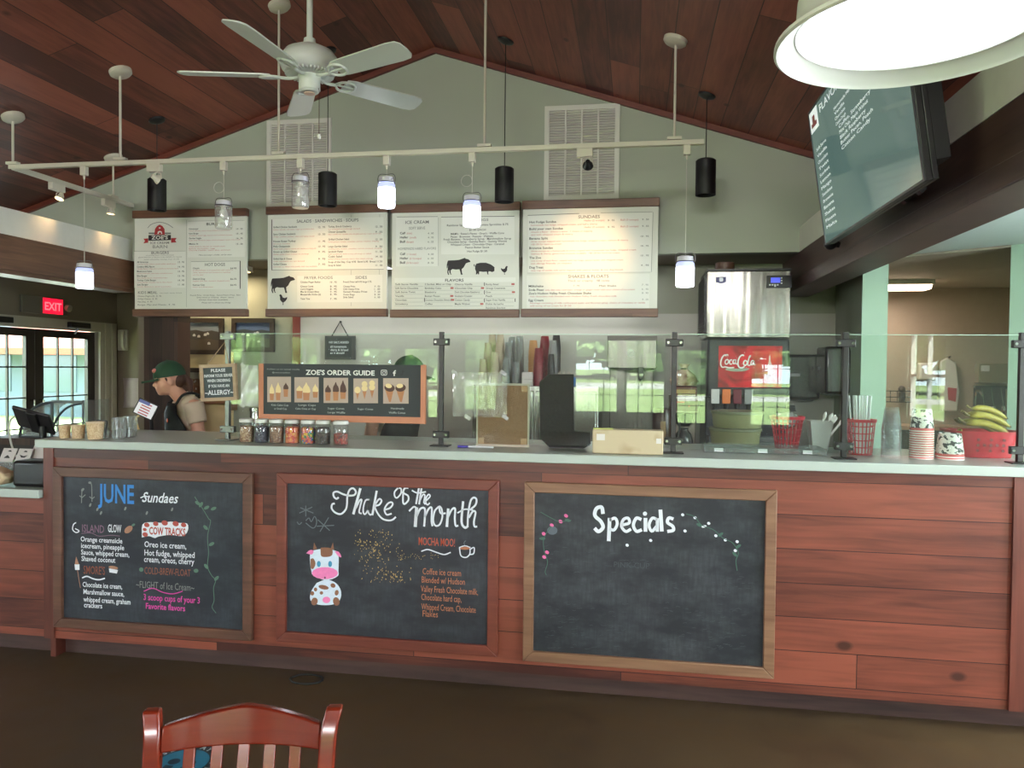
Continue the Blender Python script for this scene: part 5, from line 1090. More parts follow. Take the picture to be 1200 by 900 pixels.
# tan box with tape
t = thing('tan_box', 'low tan box with worn corners and white tape lying on the countertop', 'box', (.03, 3.72, TOP))
a, z = at(694.5, 503, 3.70), at(777, 532, 3.70); b = MB(); b.box(a.x, z.x-.0, 3.695, 3.785, TOP+.001, a.z)
loc(t, b.build('body', blotch('worn tan card', (196, 180, 148), (150, 118, 80), 7, .66, .6, .1), bevel=.005))
b = MB(); p = at(704, 512, 3.694); b.box(p.x-.02, p.x+.02, 3.6935, 3.695, p.z-.016, p.z+.014); p = at(772, 517, 3.694); b.box(p.x-.012, p.x+.012, 3.6935, 3.695, p.z-.012, p.z+.012); loc(t, b.build('tape', mat('white tape', (214, 210, 206), .4)))
b = MB(); p = at(706, 503, 3.70); b.box(p.x-.045, p.x+.05, 3.70, 3.76, a.z, a.z+.004); loc(t, b.build('sticky_notes', mat('yellow green paper', (206, 214, 120), .6)))

def basket(label, x, y, rb, rt, h):
    t = thing('basket', label, 'basket', (x, y, TOP), group='round red lattice baskets'); n_ = 22; b = MB()
    def q(a, f): r = rb+(rt-rb)*f; return Vector((r*math.cos(a), r*math.sin(a), .002+f*h))
    for k in range(n_): b.bar(q(2*PI*k/n_, 0), q(2*PI*k/n_, 1), .0052, .003, up=(math.cos(2*PI*k/n_), math.sin(2*PI*k/n_), 0))
    for f in (0, .2, .4, .6, .8): b.tube([q(2*PI*k/n_, f) for k in range(n_)], .0028, 6, True)
    m_ = mat('red plastic', (200, 40, 62), .35)
    b.build('lattice', m_, t)
    b = MB(); b.lathe([(rb, .001), (0, .001), (0, .004), (rb, .004)], n=22); b.build('bottom', m_, t)
    b = MB(); b.lathe([(rt-.001, h-.012), (rt+.005, h-.012), (rt+.007, h+.003), (rt-.001, h+.003), (rt-.001, h-.012)], n=32); b.build('rim', m_, t); return t
basket('round red lattice basket before the drink dispenser, holding a crumpled plastic bag', .792, 4.20, .056, .083, .168)
t = thing('plastic_bag', 'crumpled clear plastic bag with a dark clip in the red basket', 'bag', (.79, 4.20, TOP+.12))
b = MB(); b.ball((0, 0, .03), (.062, .062, .045), 14)
rnd = random.Random(2)
for v in b.bm.verts: v.co += Vector((rnd.uniform(-.008, .008), rnd.uniform(-.008, .008), rnd.uniform(-.006, .008)))
b.build('bag', clear('cloudy bag', (226, 228, 226), .35, 1.45, .1, 1.5), t)
b = MB(); b.box(-.03, .045, -.012, .012, .075, .085); b.cyl((-.03, -.012, .08), (-.03, .012, .08), .016); b.box(.0, .04, -.014, .014, .085, .108); b.build('clip', BLACK_PLASTIC, t, bevel=.003)
basket('round red lattice basket full of wrapped straws, behind the post by the clear cups', 1.105, 4.0, .052, .066, .172)
STRAW = mat('paper straw wrapper', (226, 232, 232), .6)
rnd = random.Random(11)
proto = None
for k in range(22):
    a = 2*PI*k/22+rnd.uniform(-.1, .1); rr = rnd.uniform(.018, .044); sp = rnd.uniform(.25, .5)
    base = Vector((1.105+rr*.7*math.cos(a), 4.0+rr*.7*math.sin(a), TOP+.006)); top = Vector((rr*sp*1.2*math.cos(a), rr*sp*1.2*math.sin(a), rnd.uniform(.235, .255)))
    if proto is None:
        b = MB(); b.cyl((0, 0, 0), (0, 0, .285), .0046, n=8); proto = o = b.build('drinking_straw', STRAW); tag(o, 'pale wrapped drinking straw standing in the red lattice basket beside the post', 'straw', 'wrapped straws in the red basket')
    else: o = proto.copy(); COL.objects.link(o)
    o.location = base; o.rotation_euler = top.to_track_quat('Z', 'Y').to_euler()
t = thing('utensil_cup', 'square frosted plastic cup of white spoons on the countertop', 'container', (.945, 4.16, TOP))
b = MB(); A = .037; Bt = .055; h = .152
for s0, s1 in (((-1, -1), (1, -1)), ((1, -1), (1, 1)), ((1, 1), (-1, 1)), ((-1, 1), (-1, -1))): b.poly([(s0[0]*A, s0[1]*A, .002), (s1[0]*A, s1[1]*A, .002), (s1[0]*Bt, s1[1]*Bt, h), (s0[0]*Bt, s0[1]*Bt, h)])
b.poly([(-A, -A, .002), (A, -A, .002), (A, A, .002), (-A, A, .002)]); b.build('cup', clear('frosted plastic', (226, 224, 224), .5, 1.45, .2, 1.2), t)
proto = None
for k, (dx, dy, tx, ln) in enumerate(((-.01, .01, .035, .2), (.0, -.01, .06, .205), (.005, .015, .05, .21), (-.015, -.012, .075, .2), (.012, 0, .085, .2))):
    if proto is None:
        b = MB(); b.box(-.005, .005, -.001, .001, 0, .16); b.ball((0, 0, .178), (.009, .003, .022), 10); proto = o = b.build('plastic_spoon', mat('white plastic', (224, 220, 218), .35)); tag(o, 'white plastic spoon standing in the frosted cup beside the straws', 'spoon', 'white spoons in the frosted cup')
    else: o = proto.copy(); COL.objects.link(o)
    o.location = (.935+dx, 4.16+dy, TOP+.006); o.rotation_euler = (0, math.atan(tx/ln)*1.6, 0)
# clear cups stacked upside down
proto = None
for k in range(10):
    if proto is None:
        b = MB(); b.lathe([(.0455, 0), (.0455, .004), (.044, .006), (.031, .108), (.029, .11), (0, .11)], n=28); proto = o = b.build('plastic_cup', clear('cup plastic', (246, 246, 248), .09, 1.45, .02, 1.4)); tag(o, 'clear plastic cup in the upside down stack right of the straws', 'cup', 'clear cups stacked upside down')
    else: o = proto.copy(); COL.objects.link(o)
    o.location = (1.207, 3.87, TOP+.001+k*.0145); o['label'] = nth(9-k, 'clear plastic cup', 'of the upside down stack beside the straws')
# cow print paper tubs
COWP = blotch('cow print', (228, 222, 216), (44, 40, 44), 46, .55, .5, .015, (1, 1, 1.3)); TUBRED = mat('tub red', (206, 84, 84), .45); TUBW = mat('tub white rim', (232, 222, 216), .45)
def cow_tub(label, group, r, h, loc_):
    t = thing('paper_tub', label, 'tub', loc_, group=group)
    b = MB(); b.lathe([(r*.985, .018), (r*.80, h-.004), (r*.79, h), (r*.77, h), (r*.76, h-.006), (0, h-.006)], n=32); b.build('wall', COWP, t)
    b = MB(); b.lathe([(r, .004), (r*.985, .018)], n=32); b.build('band', TUBRED, t)
    b = MB(); b.lathe([(r*1.0, 0), (r*1.03, .001), (r*1.03, .005), (r, .006)], n=32); b.build('rim', TUBW, t); return t
first = cow_tub('red banded paper tub nested in the tall cow print stack beside the clear cups', 'paper tubs nested in the tall cow print stack', .0515, .105, (1.338, 3.86, TOP+.001))
first['label'] = nth(12, 'paper tub', 'of the tall cow print stack, its red band showing')
for k in range(1, 12): dup(first, (1.338, 3.86, TOP+.001+k*.0108), nth(12-k, 'paper tub', 'of the tall cow print stack, its red band showing'))
dup(first, (1.338, 3.86, TOP+.001+12*.0108), 'topmost cow print paper tub of the tall stack, its black spots in full view')['group'] = 'cow print tubs on show'
first = cow_tub('lower red banded paper tub under the wide cow print tub left of the bananas', 'cow print tubs on show', .061, .112, (1.466, 3.87, TOP+.001))
dup(first, (1.466, 3.87, TOP+.012), 'wide cow print paper tub beside the red banana tub')
# red tub of bananas
t = thing('red_tub', 'red plastic oval tub with round holes, full of bananas', 'tub', (1.668, 4.045, TOP))
RT = mat('deep red plastic', (176, 34, 48), .3)
b = MB(); n_ = 40
def oval(k, f, grow=0):
    a = 2*PI*k/n_; e = .55; ca, sa = math.cos(a), math.sin(a); sx = (.125+.028*f)+grow; sy = (.085+.02*f)+grow
    return Vector((sx*math.copysign(abs(ca)**e, ca), sy*math.copysign(abs(sa)**e, sa), .002+.125*f))
for i in range(6):
    A_ = [b.bm.verts.new(oval(k, i/6)) for k in range(n_)]; B_ = [b.bm.verts.new(oval(k, (i+1)/6)) for k in range(n_)]
    for k in range(n_): b._f([A_[k], A_[(k+1) % n_], B_[(k+1) % n_], B_[k]], True)
b._f([b.bm.verts.new(oval(k, 0)) for k in range(n_)])
b.build('body', RT, t, weld=True)
b = MB()
for i, (g, f) in enumerate(((0, 1), (.014, 1.02), (.014, .96))):
    ring = [b.bm.verts.new(oval(k, f, g)) for k in range(n_)]
    if i:
        for k in range(n_): b._f([pr[k], pr[(k+1) % n_], ring[(k+1) % n_], ring[k]], True)
    pr = ring
b.build('rim', RT, t)
b = MB()
for i in range(5):
    for j in range(3):
        if (i+j) % 2 == 0 or j == 1:
            x, z = -.05+.028*i, .038+.026*j; b.cyl((x, -.094-.0*z-.019*z/.125-.0, z), (x, -.0955-.0215*z/.125, z), .0075, n=14)
b.build('holes', mat('dark hole', (96, 24, 26), .6), t)
rnd = random.Random(5); BAN = blotch('banana skin', (168, 152, 54), (138, 128, 48), 9, .5, .45, .2)
for k, (ox, oy, oz, yaw, roll, s_) in enumerate(((-.055, -.046, .118, -3, -8, 1), (-.05, .0, .122, 3, 0, 1), (-.055, .046, .118, 8, 8, .98), (-.035, -.024, .157, 2, -4, .95), (-.032, .022, .160, 6, 4, .95), (-.108, -.052, .096, 72, 0, .62), (-.02, .0, .195, 4, 0, .85))):
    t = thing('banana', ('front lower yellow green banana in the red tub, nearest the viewer', 'middle lower yellow green banana lying in the red tub', 'rear lower yellow green banana lying in the red tub', 'upper front yellow green banana, second highest in the red tub', 'upper rear yellow green banana, just under the topmost one', 'small banana standing out at the stem end of the bunch', 'topmost yellow green banana on the pile in the red tub')[k], 'banana', (1.665+ox, 4.045+oy, TOP+oz), R(yaw), 'bananas in the red tub'); t.rotation_euler.x = R(roll); t.scale = (s_,)*3
    pth = [Vector((-.02+.19*u, 0, .055*math.sin(PI*(.30+.62*u))-.02*u)) for u in [i/12 for i in range(13)]]
    b = MB(); rings = []
    for i, p in enumerate(pth):
        u = i/12; r = .0185*min(1, .45+u*4, .35+(1-u)*4.5)
        rings.append([b.bm.verts.new(p+Vector((0, r*math.cos(2*PI*q/7), r*math.sin(2*PI*q/7)))) for q in range(7)])
    for A_, B_ in zip(rings, rings[1:]):
        for q in range(7): b._f([A_[q], A_[(q+1) % 7], B_[(q+1) % 7], B_[q]], True)
    b._f(rings[0]); b._f(rings[-1]); b.build('fruit', BAN, t, sharp=75)
    b = MB(); b.tube([pth[0], pth[0]+Vector((-.014, 0, .006)), pth[0]+Vector((-.03, 0, .02))], .0065, 6); b.build('stem', mat('banana stem', (110, 96, 50), .7), t)
    b = MB(); b.cyl(pth[-1], pth[-1]+Vector((.008, 0, -.003)), .0055, .004, 7); b.build('tip', mat('banana tip', (60, 48, 34), .8), t)
# tan paper cups, clear tumblers and holder at the left end
TAN = bits('speckled tan paper', [(206, 178, 142), (198, 168, 132), (212, 186, 150), (190, 158, 122)], 160, .6)
proto = None
for x, y, h, r, lab in ((69.5, 514.5, .072, .031, 'smallest of the three speckled tan paper cups on the countertop'), (83.5, 515.2, .076, .036, 'middle sized tan paper cup standing between two others'), (102, 516, .094, .046, 'largest of the three speckled tan paper cups on the countertop')):
    p = atZ(x, y, TOP); t = thing('tan_cup', lab, 'cup', (p.x, 3.715+.0, TOP), group='tan paper cups at the left end')
    b = MB(); b.lathe([(0, .002), (r*.8, .002), (r*.97, h-.003)], n=28); b.build('wall', TAN, t)
    b = MB(); b.lathe([(r*.96, h-.004), (r*1.02, h-.003), (r*1.02, h+.001), (r*.95, h+.001)], n=28); b.build('rim', mat('tan rim', (216, 196, 166), .5), t)
for k, (x, y, h, r, lab) in enumerate(((120, 514, .058, .032, 'low clear plastic cup holding two black spoons'), (142, 514, .118, .036, 'tall clear ribbed tumbler beside the cup of black spoons'), (149, 513, .12, .036, 'tall clear ribbed tumbler standing behind another one'))):
    p = atZ(x, y, TOP); t = thing('clear_tumbler', lab, 'cup', (p.x, 3.76 if k < 2 else 3.86, TOP), group='clear tumblers at the left end')
    b = MB(); b.lathe([(0, .002), (r*.78, .002), (r, h-.004), (r*1.04, h-.003), (r*1.04, h)], n=28); b.build('wall', PLASTIC, t)
    b = MB()
    for q in range(10): a = 2*PI*q/10; b.cyl((r*.80*math.cos(a), r*.80*math.sin(a), .006), (r*.98*math.cos(a), r*.98*math.sin(a), h*.82), .0018, n=6)
    b.build('ribs', clear('cup ribs', (226, 230, 230), .25, 1.45, .05, 1.4), t)
p = atZ(118, 514, TOP)
for dx, lab in ((-.012, 'black handled spoon standing in the low clear cup, nearer the tan cups'), (.022, 'black handled spoon standing in the low clear cup, nearer the tall tumblers')):
    b = MB(); b.tube([(dx*.4, 0, 0), (dx, 0, .075), (dx+.0, 0, .088), (dx-.022, 0, .094), (dx-.028, 0, .088)], .0035, 6); o = b.build('spoon', BLACK_PLASTIC); o.location = (p.x, 3.775, TOP+.006); tag(o, lab, 'spoon', 'black spoons in the clear cup')
# till screen, card stand, black box and papers on the low side counter
t = thing('till_screen', 'black tilted till screen seen from behind, above the low side counter', 'till', (at(40, 502, 4.1).x, 4.1, .93))
b = MB(); M = RZ(R(10)) @ RY(R(14)) @ RX(R(42)); b.obox((.0, 0, .335), (.115, .010, .085), M); b.build('housing', mat('dark grey housing', (40, 40, 42), .4), t, bevel=.006)
b = MB(); b.obox(Vector((0, 0, .335))+M @ Vector((.01, -.016, .0)), (.032, .010, .088), M); b.build('spine', BLACK_PLASTIC, t, bevel=.006)
b = MB(); b.cyl((.05, .02, 0), (.05, .01, .30), .02); b.cyl((.05, .02, 0), (.05, .02, .012), .075, n=28); b.build('stand', BLACK_PLASTIC, t)
b = MB(); b.tube([(-.10, -.01, .37), (-.155, -.01, .33), (-.17, 0, .24), (-.15, .02, .12), (-.06, .02, .012)], .0055, 8, smooth=4); b.build('cable', mat('white cable', (214, 214, 210), .5), t)
t = thing('card_holder', 'clear counter stand holding white picture cards before the black till screen', 'stand', (at(25, 527, 3.98).x, 3.98, .93))
b = MB(); b.box(-.12, .14, -.05, .05, .0, .10); b.build('box', clear('acrylic', (220, 236, 232), .25, 1.45, .05, 1.2), t)
CARDW = mat('white card', (212, 206, 204), .5)
for k, x in enumerate((-.07, .035)):
    b = MB(); M = RX(R(-28)); b.obox((x, -.02, .135), (.046, .002, .045), M); cd = b.build('card', CARDW, t)
    b = MB(); q = lambda u, v: Vector((x, -.02, .135))+M @ Vector((u, -.0028, v))
    b.poly([q(-.02, -.018), q(.02, -.018), q(.012, -.008), q(-.002, .002), q(-.016, -.01)] if k == 0 else [q(-.028, .006), q(-.012, -.012), q(.01, -.012), q(.028, .004), q(.0, -.002)]); b.poly([q(-.01, .024), q(.016, .022), q(.01, .032), q(-.004, .032)])
    b.build('print', mat('dark print', (52, 50, 50), .6), cd)
b = MB(); b.obox((.1, .02, .155), (.045, .002, .04), RX(R(-28))); b.build('card', CARDW, t)
b = MB(); b.box(-.105, .105, -.07, .07, .001, .145); o = b.build('black_box', BLACK_PLASTIC, bevel=.02, seg=4); o.location = (-3.285, 3.76, .93); tag(o, 'rounded black box on the low side counter against the red corner post', 'box')
t = thing('paper_bag', 'folded tan paper bag lying on the low side counter beside the black box', 'bag', (-3.49, 3.705, .93))
b = MB(); b.prism_y([(-.13, .012), (.05, .012), (.09, .05), (.075, .075), (-.02, .105), (-.13, .095)], -.05, .05); b.build('bag', mat('tan kraft paper', (196, 172, 138), .7), t, bevel=.01)
b = MB(); b.poly([(-.11, -.051, .065), (.06, -.051, .068), (.055, -.051, .058), (-.1, -.051, .05)]); b.build('fold', mat('kraft paper shade', (150, 124, 96), .8), t)
b = MB(); b.lathe([(0, .003), (.05, .004), (.085, .03), (.10, .042), (.098, .047), (.08, .036), (.045, .012), (0, .011)], n=28); o = b.build('paper_bowl', CARDW); o.location = (-3.70, 3.80, .93); tag(o, 'shallow white bowl on the low side counter behind the paper bag', 'bowl')

# ================================================================== KITCHEN BEHIND THE COUNTER
t = thing('kitchen_counter', 'long steel topped work counter along the kitchen wall', 'counter', (-.3, 6.6, 0))
b = MB(); b.box(-.29, 1.70, 6.08, YK-.02, .90, .945); loc(t, b.build('worktop', STEEL))
b = MB(); b.box(-.28, 1.70, 6.12, YK-.02, .0, .90); loc(t, b.build('cabinet', mat('grey cabinet', (120, 118, 112), .5)))
# ice machine on the drink dispenser
X0, X1, IY = .555, 1.175, 6.18
t = thing('drink_dispenser', 'black and red soda dispenser with the white script logo, under the ice machine', 'drink dispenser', ((X0+X1)/2, IY, .945))
b = MB(); b.box(X0, X1, IY+.10, IY+.62, .95, 1.40); b.box(X0, X1, IY, IY+.62, 1.40, 1.86); loc(t, b.build('body', mat('dispenser dark grey', (44, 46, 50), .3), bevel=.018))
b = MB(); b.box(X0+.02, X1-.02, IY-.01, IY+.10, 1.05, 1.09); b.box(X0+.02, X1-.02, IY+.0, IY+.10, .95, 1.05); loc(t, b.build('drip_tray', mat('grey tray', (96, 98, 100), .35), bevel=.006))
b = MB(); b.box(X0+.085, X1-.055, IY-.006, IY, 1.475, 1.80)
def red_panel():
    m, nt, bs = nodes('red drink graphic'); N, L = nt.nodes, nt.links
    tc = N.new('ShaderNodeTexCoord'); no = N.new('ShaderNodeTexNoise'); no.inputs['Scale'].default_value = 5; no.inputs['Distortion'].default_value = 1.5; L.new(tc.outputs['Object'], no.inputs['Vector'])
    r = N.new('ShaderNodeValToRGB'); r.color_ramp.elements[0].color = lin((110, 18, 24)); r.color_ramp.elements[1].color = lin((214, 36, 48)); r.color_ramp.elements[0].position = .35; r.color_ramp.elements[1].position = .65
    L.new(no.outputs['Fac'], r.inputs[0]); L.new(r.outputs[0], bs.inputs['Base Color']); bs.inputs['Roughness'].default_value = .25
    bs.inputs['Emission Color'].default_value = lin((150, 20, 30)); bs.inputs['Emission Strength'].default_value = .25
    return m
loc(t, b.build('graphic_panel', red_panel()))
c = Chalk(IY-.008, 800, 390, 200/1200)
for q, w in (([(306, 165), (300, 155), (284, 165), (270, 195), (268, 225), (280, 242), (300, 240), (330, 246), (362, 244)], 9), ([(318, 190), (306, 190), (298, 205), (304, 220), (318, 214), (324, 196), (314, 188)], 8), ([(348, 192), (338, 190), (330, 204), (334, 220), (348, 218)], 8), ([(372, 190), (358, 192), (354, 210), (362, 218), (374, 200), (374, 190), (372, 216), (384, 216)], 8), ([(384, 202), (394, 202)], 6),
             ([(432, 162), (420, 156), (400, 172), (388, 210), (396, 240), (418, 246), (436, 236)], 10), ([(448, 196), (436, 196), (428, 212), (434, 228), (448, 224), (454, 206), (444, 194)], 9), ([(470, 176), (478, 160), (468, 170), (458, 220), (468, 230), (478, 222)], 8), ([(500, 196), (486, 198), (480, 216), (488, 226), (500, 208), (502, 198), (500, 222), (512, 222)], 8), ([(300, 158), (316, 152), (318, 164)], 6)): c.s('w', q, w)
c.f('g', [(300, 262), (360, 272), (440, 268), (470, 250), (430, 250), (360, 252), (310, 248)], 3)
c.f('b', [(600, 290), (596, 235), (606, 200), (606, 165), (618, 165), (618, 200), (632, 235), (628, 290)], 3)
c.done(t, dict(w=mat('logo white', (236, 232, 230), .4), g=mat('label wave', (150, 160, 140), .4), b=mat('pale bottle print', (226, 180, 180), .4)), dict(w='script_logo', g='wave_mark', b='bottle_mark'))
for k, (xp, cl, nm) in enumerate(((838, (206, 200, 200), 'white'), (851, (226, 120, 60), 'orange'), (864, (110, 30, 46), 'dark red'), (877, (150, 150, 150), 'grey'))):
    p = at(xp, 468, IY); b = MB(); b.box(p.x-.032, p.x+.032, IY-.012, IY+.0, 1.345, 1.46); v = loc(t, b.build('valve', mat(nm+' valve label', cl, .35), bevel=.005))
    b = MB(); b.cyl((p.x, IY+.01, 1.345), (p.x, IY+.01, 1.30), .022, .016); b.box(p.x-.006, p.x+.006, IY-.004, IY+.0, 1.26, 1.34); loc(t, b.build('nozzle', BLACK_PLASTIC))
t = thing('ice_machine', 'stainless steel ice machine with a small control display on top of the soda dispenser', 'ice machine', ((X0+X1)/2, IY, 1.864))
b = MB(); b.box(X0-.012, X1, IY, IY+.6, 1.864, 2.385); loc(t, b.build('body', STEEL, bevel=.006))
b = MB(); b.box(X0-.012, X1+.003, IY-.004, IY+.6, 2.386, 2.402); loc(t, b.build('top_trim', BLACK_PLASTIC))
b = MB(); b.box(X0-.022, X0-.0125, IY+.03, IY+.57, 1.90, 2.36)
for k in range(24): b.box(X0-.034, X0-.022, IY+.015, IY+.58, 1.90+.019*k, 1.908+.019*k)
loc(t, b.build('side_grille', BLACK_PLASTIC))
c = Chalk(IY-.003, 780, 270, 200/1200)
c.f('n', [(354, 328), (425, 326), (425, 364), (390, 374), (354, 364)], 0); c.f('w', [(380, 332), (402, 332), (406, 345), (402, 360), (380, 360), (376, 345)], 0, .0005)
for a_ in range(3): c.s('n', [(391-12*math.cos(a_*PI/3), 346-12*math.sin(a_*PI/3)), (391+12*math.cos(a_*PI/3), 346+12*math.sin(a_*PI/3))], 3, 0)
c.done(t, dict(n=mat('navy badge', (38, 44, 96), .3), w=mat('badge white', (220, 224, 232), .3)), dict(n='badge', w='badge_mark'))
p, q = at(898, 323, IY), at(922, 337.5, IY); b = MB(); b.box(p.x, X1+.004, IY-.012, IY+.0, q.z, p.z); pn = loc(t, b.build('control_panel', BLACK_PLASTIC, bevel=.004))
p, q = at(903, 325.5, IY), at(914, 331.5, IY); b = MB(); b.box(p.x, q.x, IY-.0135, IY-.012, q.z, p.z); loc(t, b.build('display', emit('blue display', (70, 80, 190), 1.0)))
b = MB()
for x, y in ((902, 334), (905, 334), (908, 334), (911, 334), (915.5, 326), (915.5, 329), (915.5, 332), (908, 335.5)): p = at(x, y, IY); b.box(p.x-.006, p.x+.006, IY-.0135, IY-.012, p.z-.005, p.z+.005)
loc(t, b.build('buttons', mat('pale buttons', (170, 172, 176), .4)))
b = MB(); b.lathe([(0, 0), (.075, 0), (.078, .07), (.07, .075), (0, .075)], n=28); o = b.build('brown_pot', mat('brown pot glaze', (92, 62, 48), .45)); o.location = (.70, IY+.2, 2.4025); tag(o, 'round brown tub standing on top of the ice machine', 'tub')
# coffee brewer with bag
t = thing('coffee_brewer', 'two warmer coffee brewer with a burgundy front beside the soda dispenser', 'coffee brewer', (.385, 6.2, .945))
b = MB(); b.box(-.105, .105, 0, .36, .0, .05); b.box(-.105, .105, .2, .36, .05, .32); b.box(-.108, .108, -.02, .36, .32, .45); b.build('body', mat('brewer steel dark', (150, 140, 128), .35, .6), t, bevel=.006)
b = MB(); b.box(-.104, .104, -.027, -.02, .335, .435); b.build('front_panel', mat('burgundy panel', (70, 24, 28), .3), t)
b = MB(); b.box(-.06, .0, -.0285, -.027, .40, .412); b.box(-.09, -.07, -.0285, -.027, .35, .40); b.box(.03, .04, -.0285, -.027, .37, .38); b.build('switches', mat('switch red', (200, 60, 70), .4), t)
b = MB(); b.lathe([(.075, .31), (.07, .24), (.045, .21), (0, .21)], (0, .07, 0), 24); b.build('funnel', BLACK_PLASTIC, t)
b = MB(); b.lathe([(0, .052), (.07, .055), (.078, .09), (.06, .15), (.035, .18), (.04, .195)], (0, .07, 0), 24); b.build('carafe', clear('smoked glass', (90, 86, 84), .08, 1.5, .03, 1.4), t)
b = MB(); b.box(-.09, .10, .03, .3, .45, .53); b.build('filter_tray', mat('brown filter tray', (96, 50, 42), .5), t, bevel=.01)
b = MB(); b.box(-.07, .085, .025, .03, .475, .505); b.build('tray_label', mat('brass label', (176, 140, 84), .4), t)
t = thing('coffee_bag', 'gathered brown and white coffee bag tied at the top on the coffee brewer', 'bag', (.385, 6.34, 1.476))
b = MB(); b.lathe([(0, 0), (.10, .005), (.115, .04), (.09, .09), (.045, .125), (.02, .14), (.028, .16), (.05, .18)], n=18)
rnd = random.Random(6)
for v in b.bm.verts: v.co.x += rnd.uniform(-.006, .006); v.co.y += rnd.uniform(-.006, .006)
b.build('bag', blotch('brown white bag', (206, 180, 158), (120, 74, 58), 9, .5, .5, .1), t)
b = MB(); b.lathe([(.022, .132), (.03, .138), (.022, .146)], n=14); b.build('tie', BLACK_PLASTIC, t)
# coffee urn
UX, UY = .02, 6.55
t = thing('coffee_urn', 'stainless steel coffee urn brewer with a dark top band and a round dial', 'coffee urn', (-.035, 6.5, .945))
b = MB(); b.box(-.205, .205, 0, .42, .67, .935); b.box(-.19, .19, .22, .42, .0, .67); b.box(-.2, .2, -.02, .42, 0, .06); b.build('body', steel('darker brushed steel', (104, 102, 98), .28), t, bevel=.006)
b = MB(); b.box(-.207, .207, -.002, .42, .905, .945); b.build('top_band', mat('dark brown band', (66, 54, 48), .35), t)
b = MB(); b.cyl((-.01, 0, .80), (-.01, -.012, .80), .032, n=28); d_ = b.build('dial', mat('dial white', (214, 210, 204), .35), t)
b = MB(); b.bar((-.028, -.0135, .785), (.01, -.0135, .818), .004, .002); b.build('needle', INK, d_)
b = MB(); b.box(.055, .10, -.06, .0, .58, .68); b.cyl((.078, -.03, .58), (.078, -.03, .53), .014); b.build('tap', BLACK_PLASTIC, t, bevel=.004)
b = MB(); b.box(-.10, .09, -.015, .0, .655, .67); b.build('lip', BLACK_METAL, t)
t = thing('insulated_server', 'dark brown insulated coffee server standing right of the urn', 'coffee server', (.215, 6.12, .945))
b = MB(); b.lathe([(0, 0), (.075, 0), (.08, .01), (.08, .33), (.07, .36), (0, .365)], n=28); b.build('body', mat('dark brown server', (58, 36, 30), .3), t)
b = MB(); b.tube([(.08, 0, .30), (.125, 0, .28), (.125, 0, .14), (.08, 0, .12)], .010, 8, smooth=3); b.build('handle', BLACK_PLASTIC, t)
b = MB(); b.box(-.02, .02, -.082, -.074, .06, .26); b.build('gauge', mat('brass gauge', (150, 120, 84), .4), t)
# three khaki tubs seen before the soda dispenser
KH = mat('khaki tub', (146, 146, 104), .5)
for k in range(3):
    t = thing('khaki_tub', ('lowest round khaki tub in the stack before the soda dispenser', 'middle round khaki tub in the stack before the soda dispenser', 'topmost round khaki tub with a lid before the soda dispenser')[k], 'tub', (.57+.01*k, 4.62, .903+.098*k+(.18)), group='khaki tubs in a stack')
    b = MB(); b.lathe([(0, 0), (.135, 0), (.145, .085), (0, .085)], n=36); b.build('wall', KH, t)
    b = MB(); b.lathe([(.147, .078), (.151, .08), (.151, .094), (.14, .096), (0, .096)], n=36); b.build('lid', mat('khaki lid', (126, 130, 100), .5), t)
b = MB(); b.box(.3, 1.6, 4.4, 4.9, 1.04, 1.08); b.box(.34, 1.56, 4.44, 4.86, 0, 1.04); o = b.build('work_table', STEEL, loc=(.95, 4.65, 0)); tag(o, 'steel work table behind the counter carrying the khaki tubs', 'table')
# towel dispensers
for (lab, x, y, z, rz) in (('black paper towel dispenser on the kitchen back wall right of the soda dispenser', 1.40, YK-.014, 1.36, 0), ('black paper towel dispenser on the kitchen side wall, behind the straws', 1.728, 6.72, 1.42, R(-90))):
    t = thing('towel_dispenser', lab, 'paper towel dispenser', (x, y, z), rz, 'black towel dispensers')
    b = MB(); b.box(-.165, .165, -.20, 0, 0, .39); b.build('cover', mat('smoky black plastic', (20, 20, 22), .2), t, bevel=.025, seg=4)
    b = MB(); b.box(-.12, .12, -.17, -.03, -.012, .0); b.build('slot', mat('dark grey slot', (54, 54, 56), .5), t)
    b = MB(); b.box(-.09, .0, -.203, -.20, .20, .225); b.build('label', mat('pale label', (150, 150, 150), .4), t)
# steel cabinet carrying the cup stacks
CZ = 1.46
t = thing('steel_cabinet', 'tall stainless steel cabinet carrying the stacks of cups', 'cabinet', (-.82, 6.6, 0))
b = MB(); b.box(-1.36, -.30, 6.30, 7.05, .08, CZ); loc(t, b.build('body', STEEL, bevel=.005))
for xa, xh in ((-1.34, -.88), (-.82, -.78)):
    b = MB(); b.box(xa, xa+.5, 6.275, 6.298, .12, CZ-.04); dr = loc(t, b.build('door', STEEL, bevel=.004)); b = MB(); b.tube([(xh, 6.275, .9), (xh, 6.24, .9), (xh, 6.24, 1.2), (xh, 6.275, 1.2)], .008, 8); h_ = b.build('handle', CHROME); h_.parent = dr
for x in (-1.32, -.34):
    for y in (6.36, 7.0): b = MB(); b.cyl((x, y, 0), (x, y, .08), .02, n=10); loc(t, b.build('foot', STEEL))
PAPER = mat('beige paper cup', (188, 170, 148), .6); CLEARC = clear('stacked cup plastic', (206, 212, 210), .22, 1.45, .05, 2.0); KR = mat('kraft cup', (186, 132, 84), .6); REDC = mat('dark red cup', (124, 28, 42), .35); BLKC = mat('black cup', (34, 32, 34), .35); GRYC = mat('grey cup', (140, 136, 138), .4)
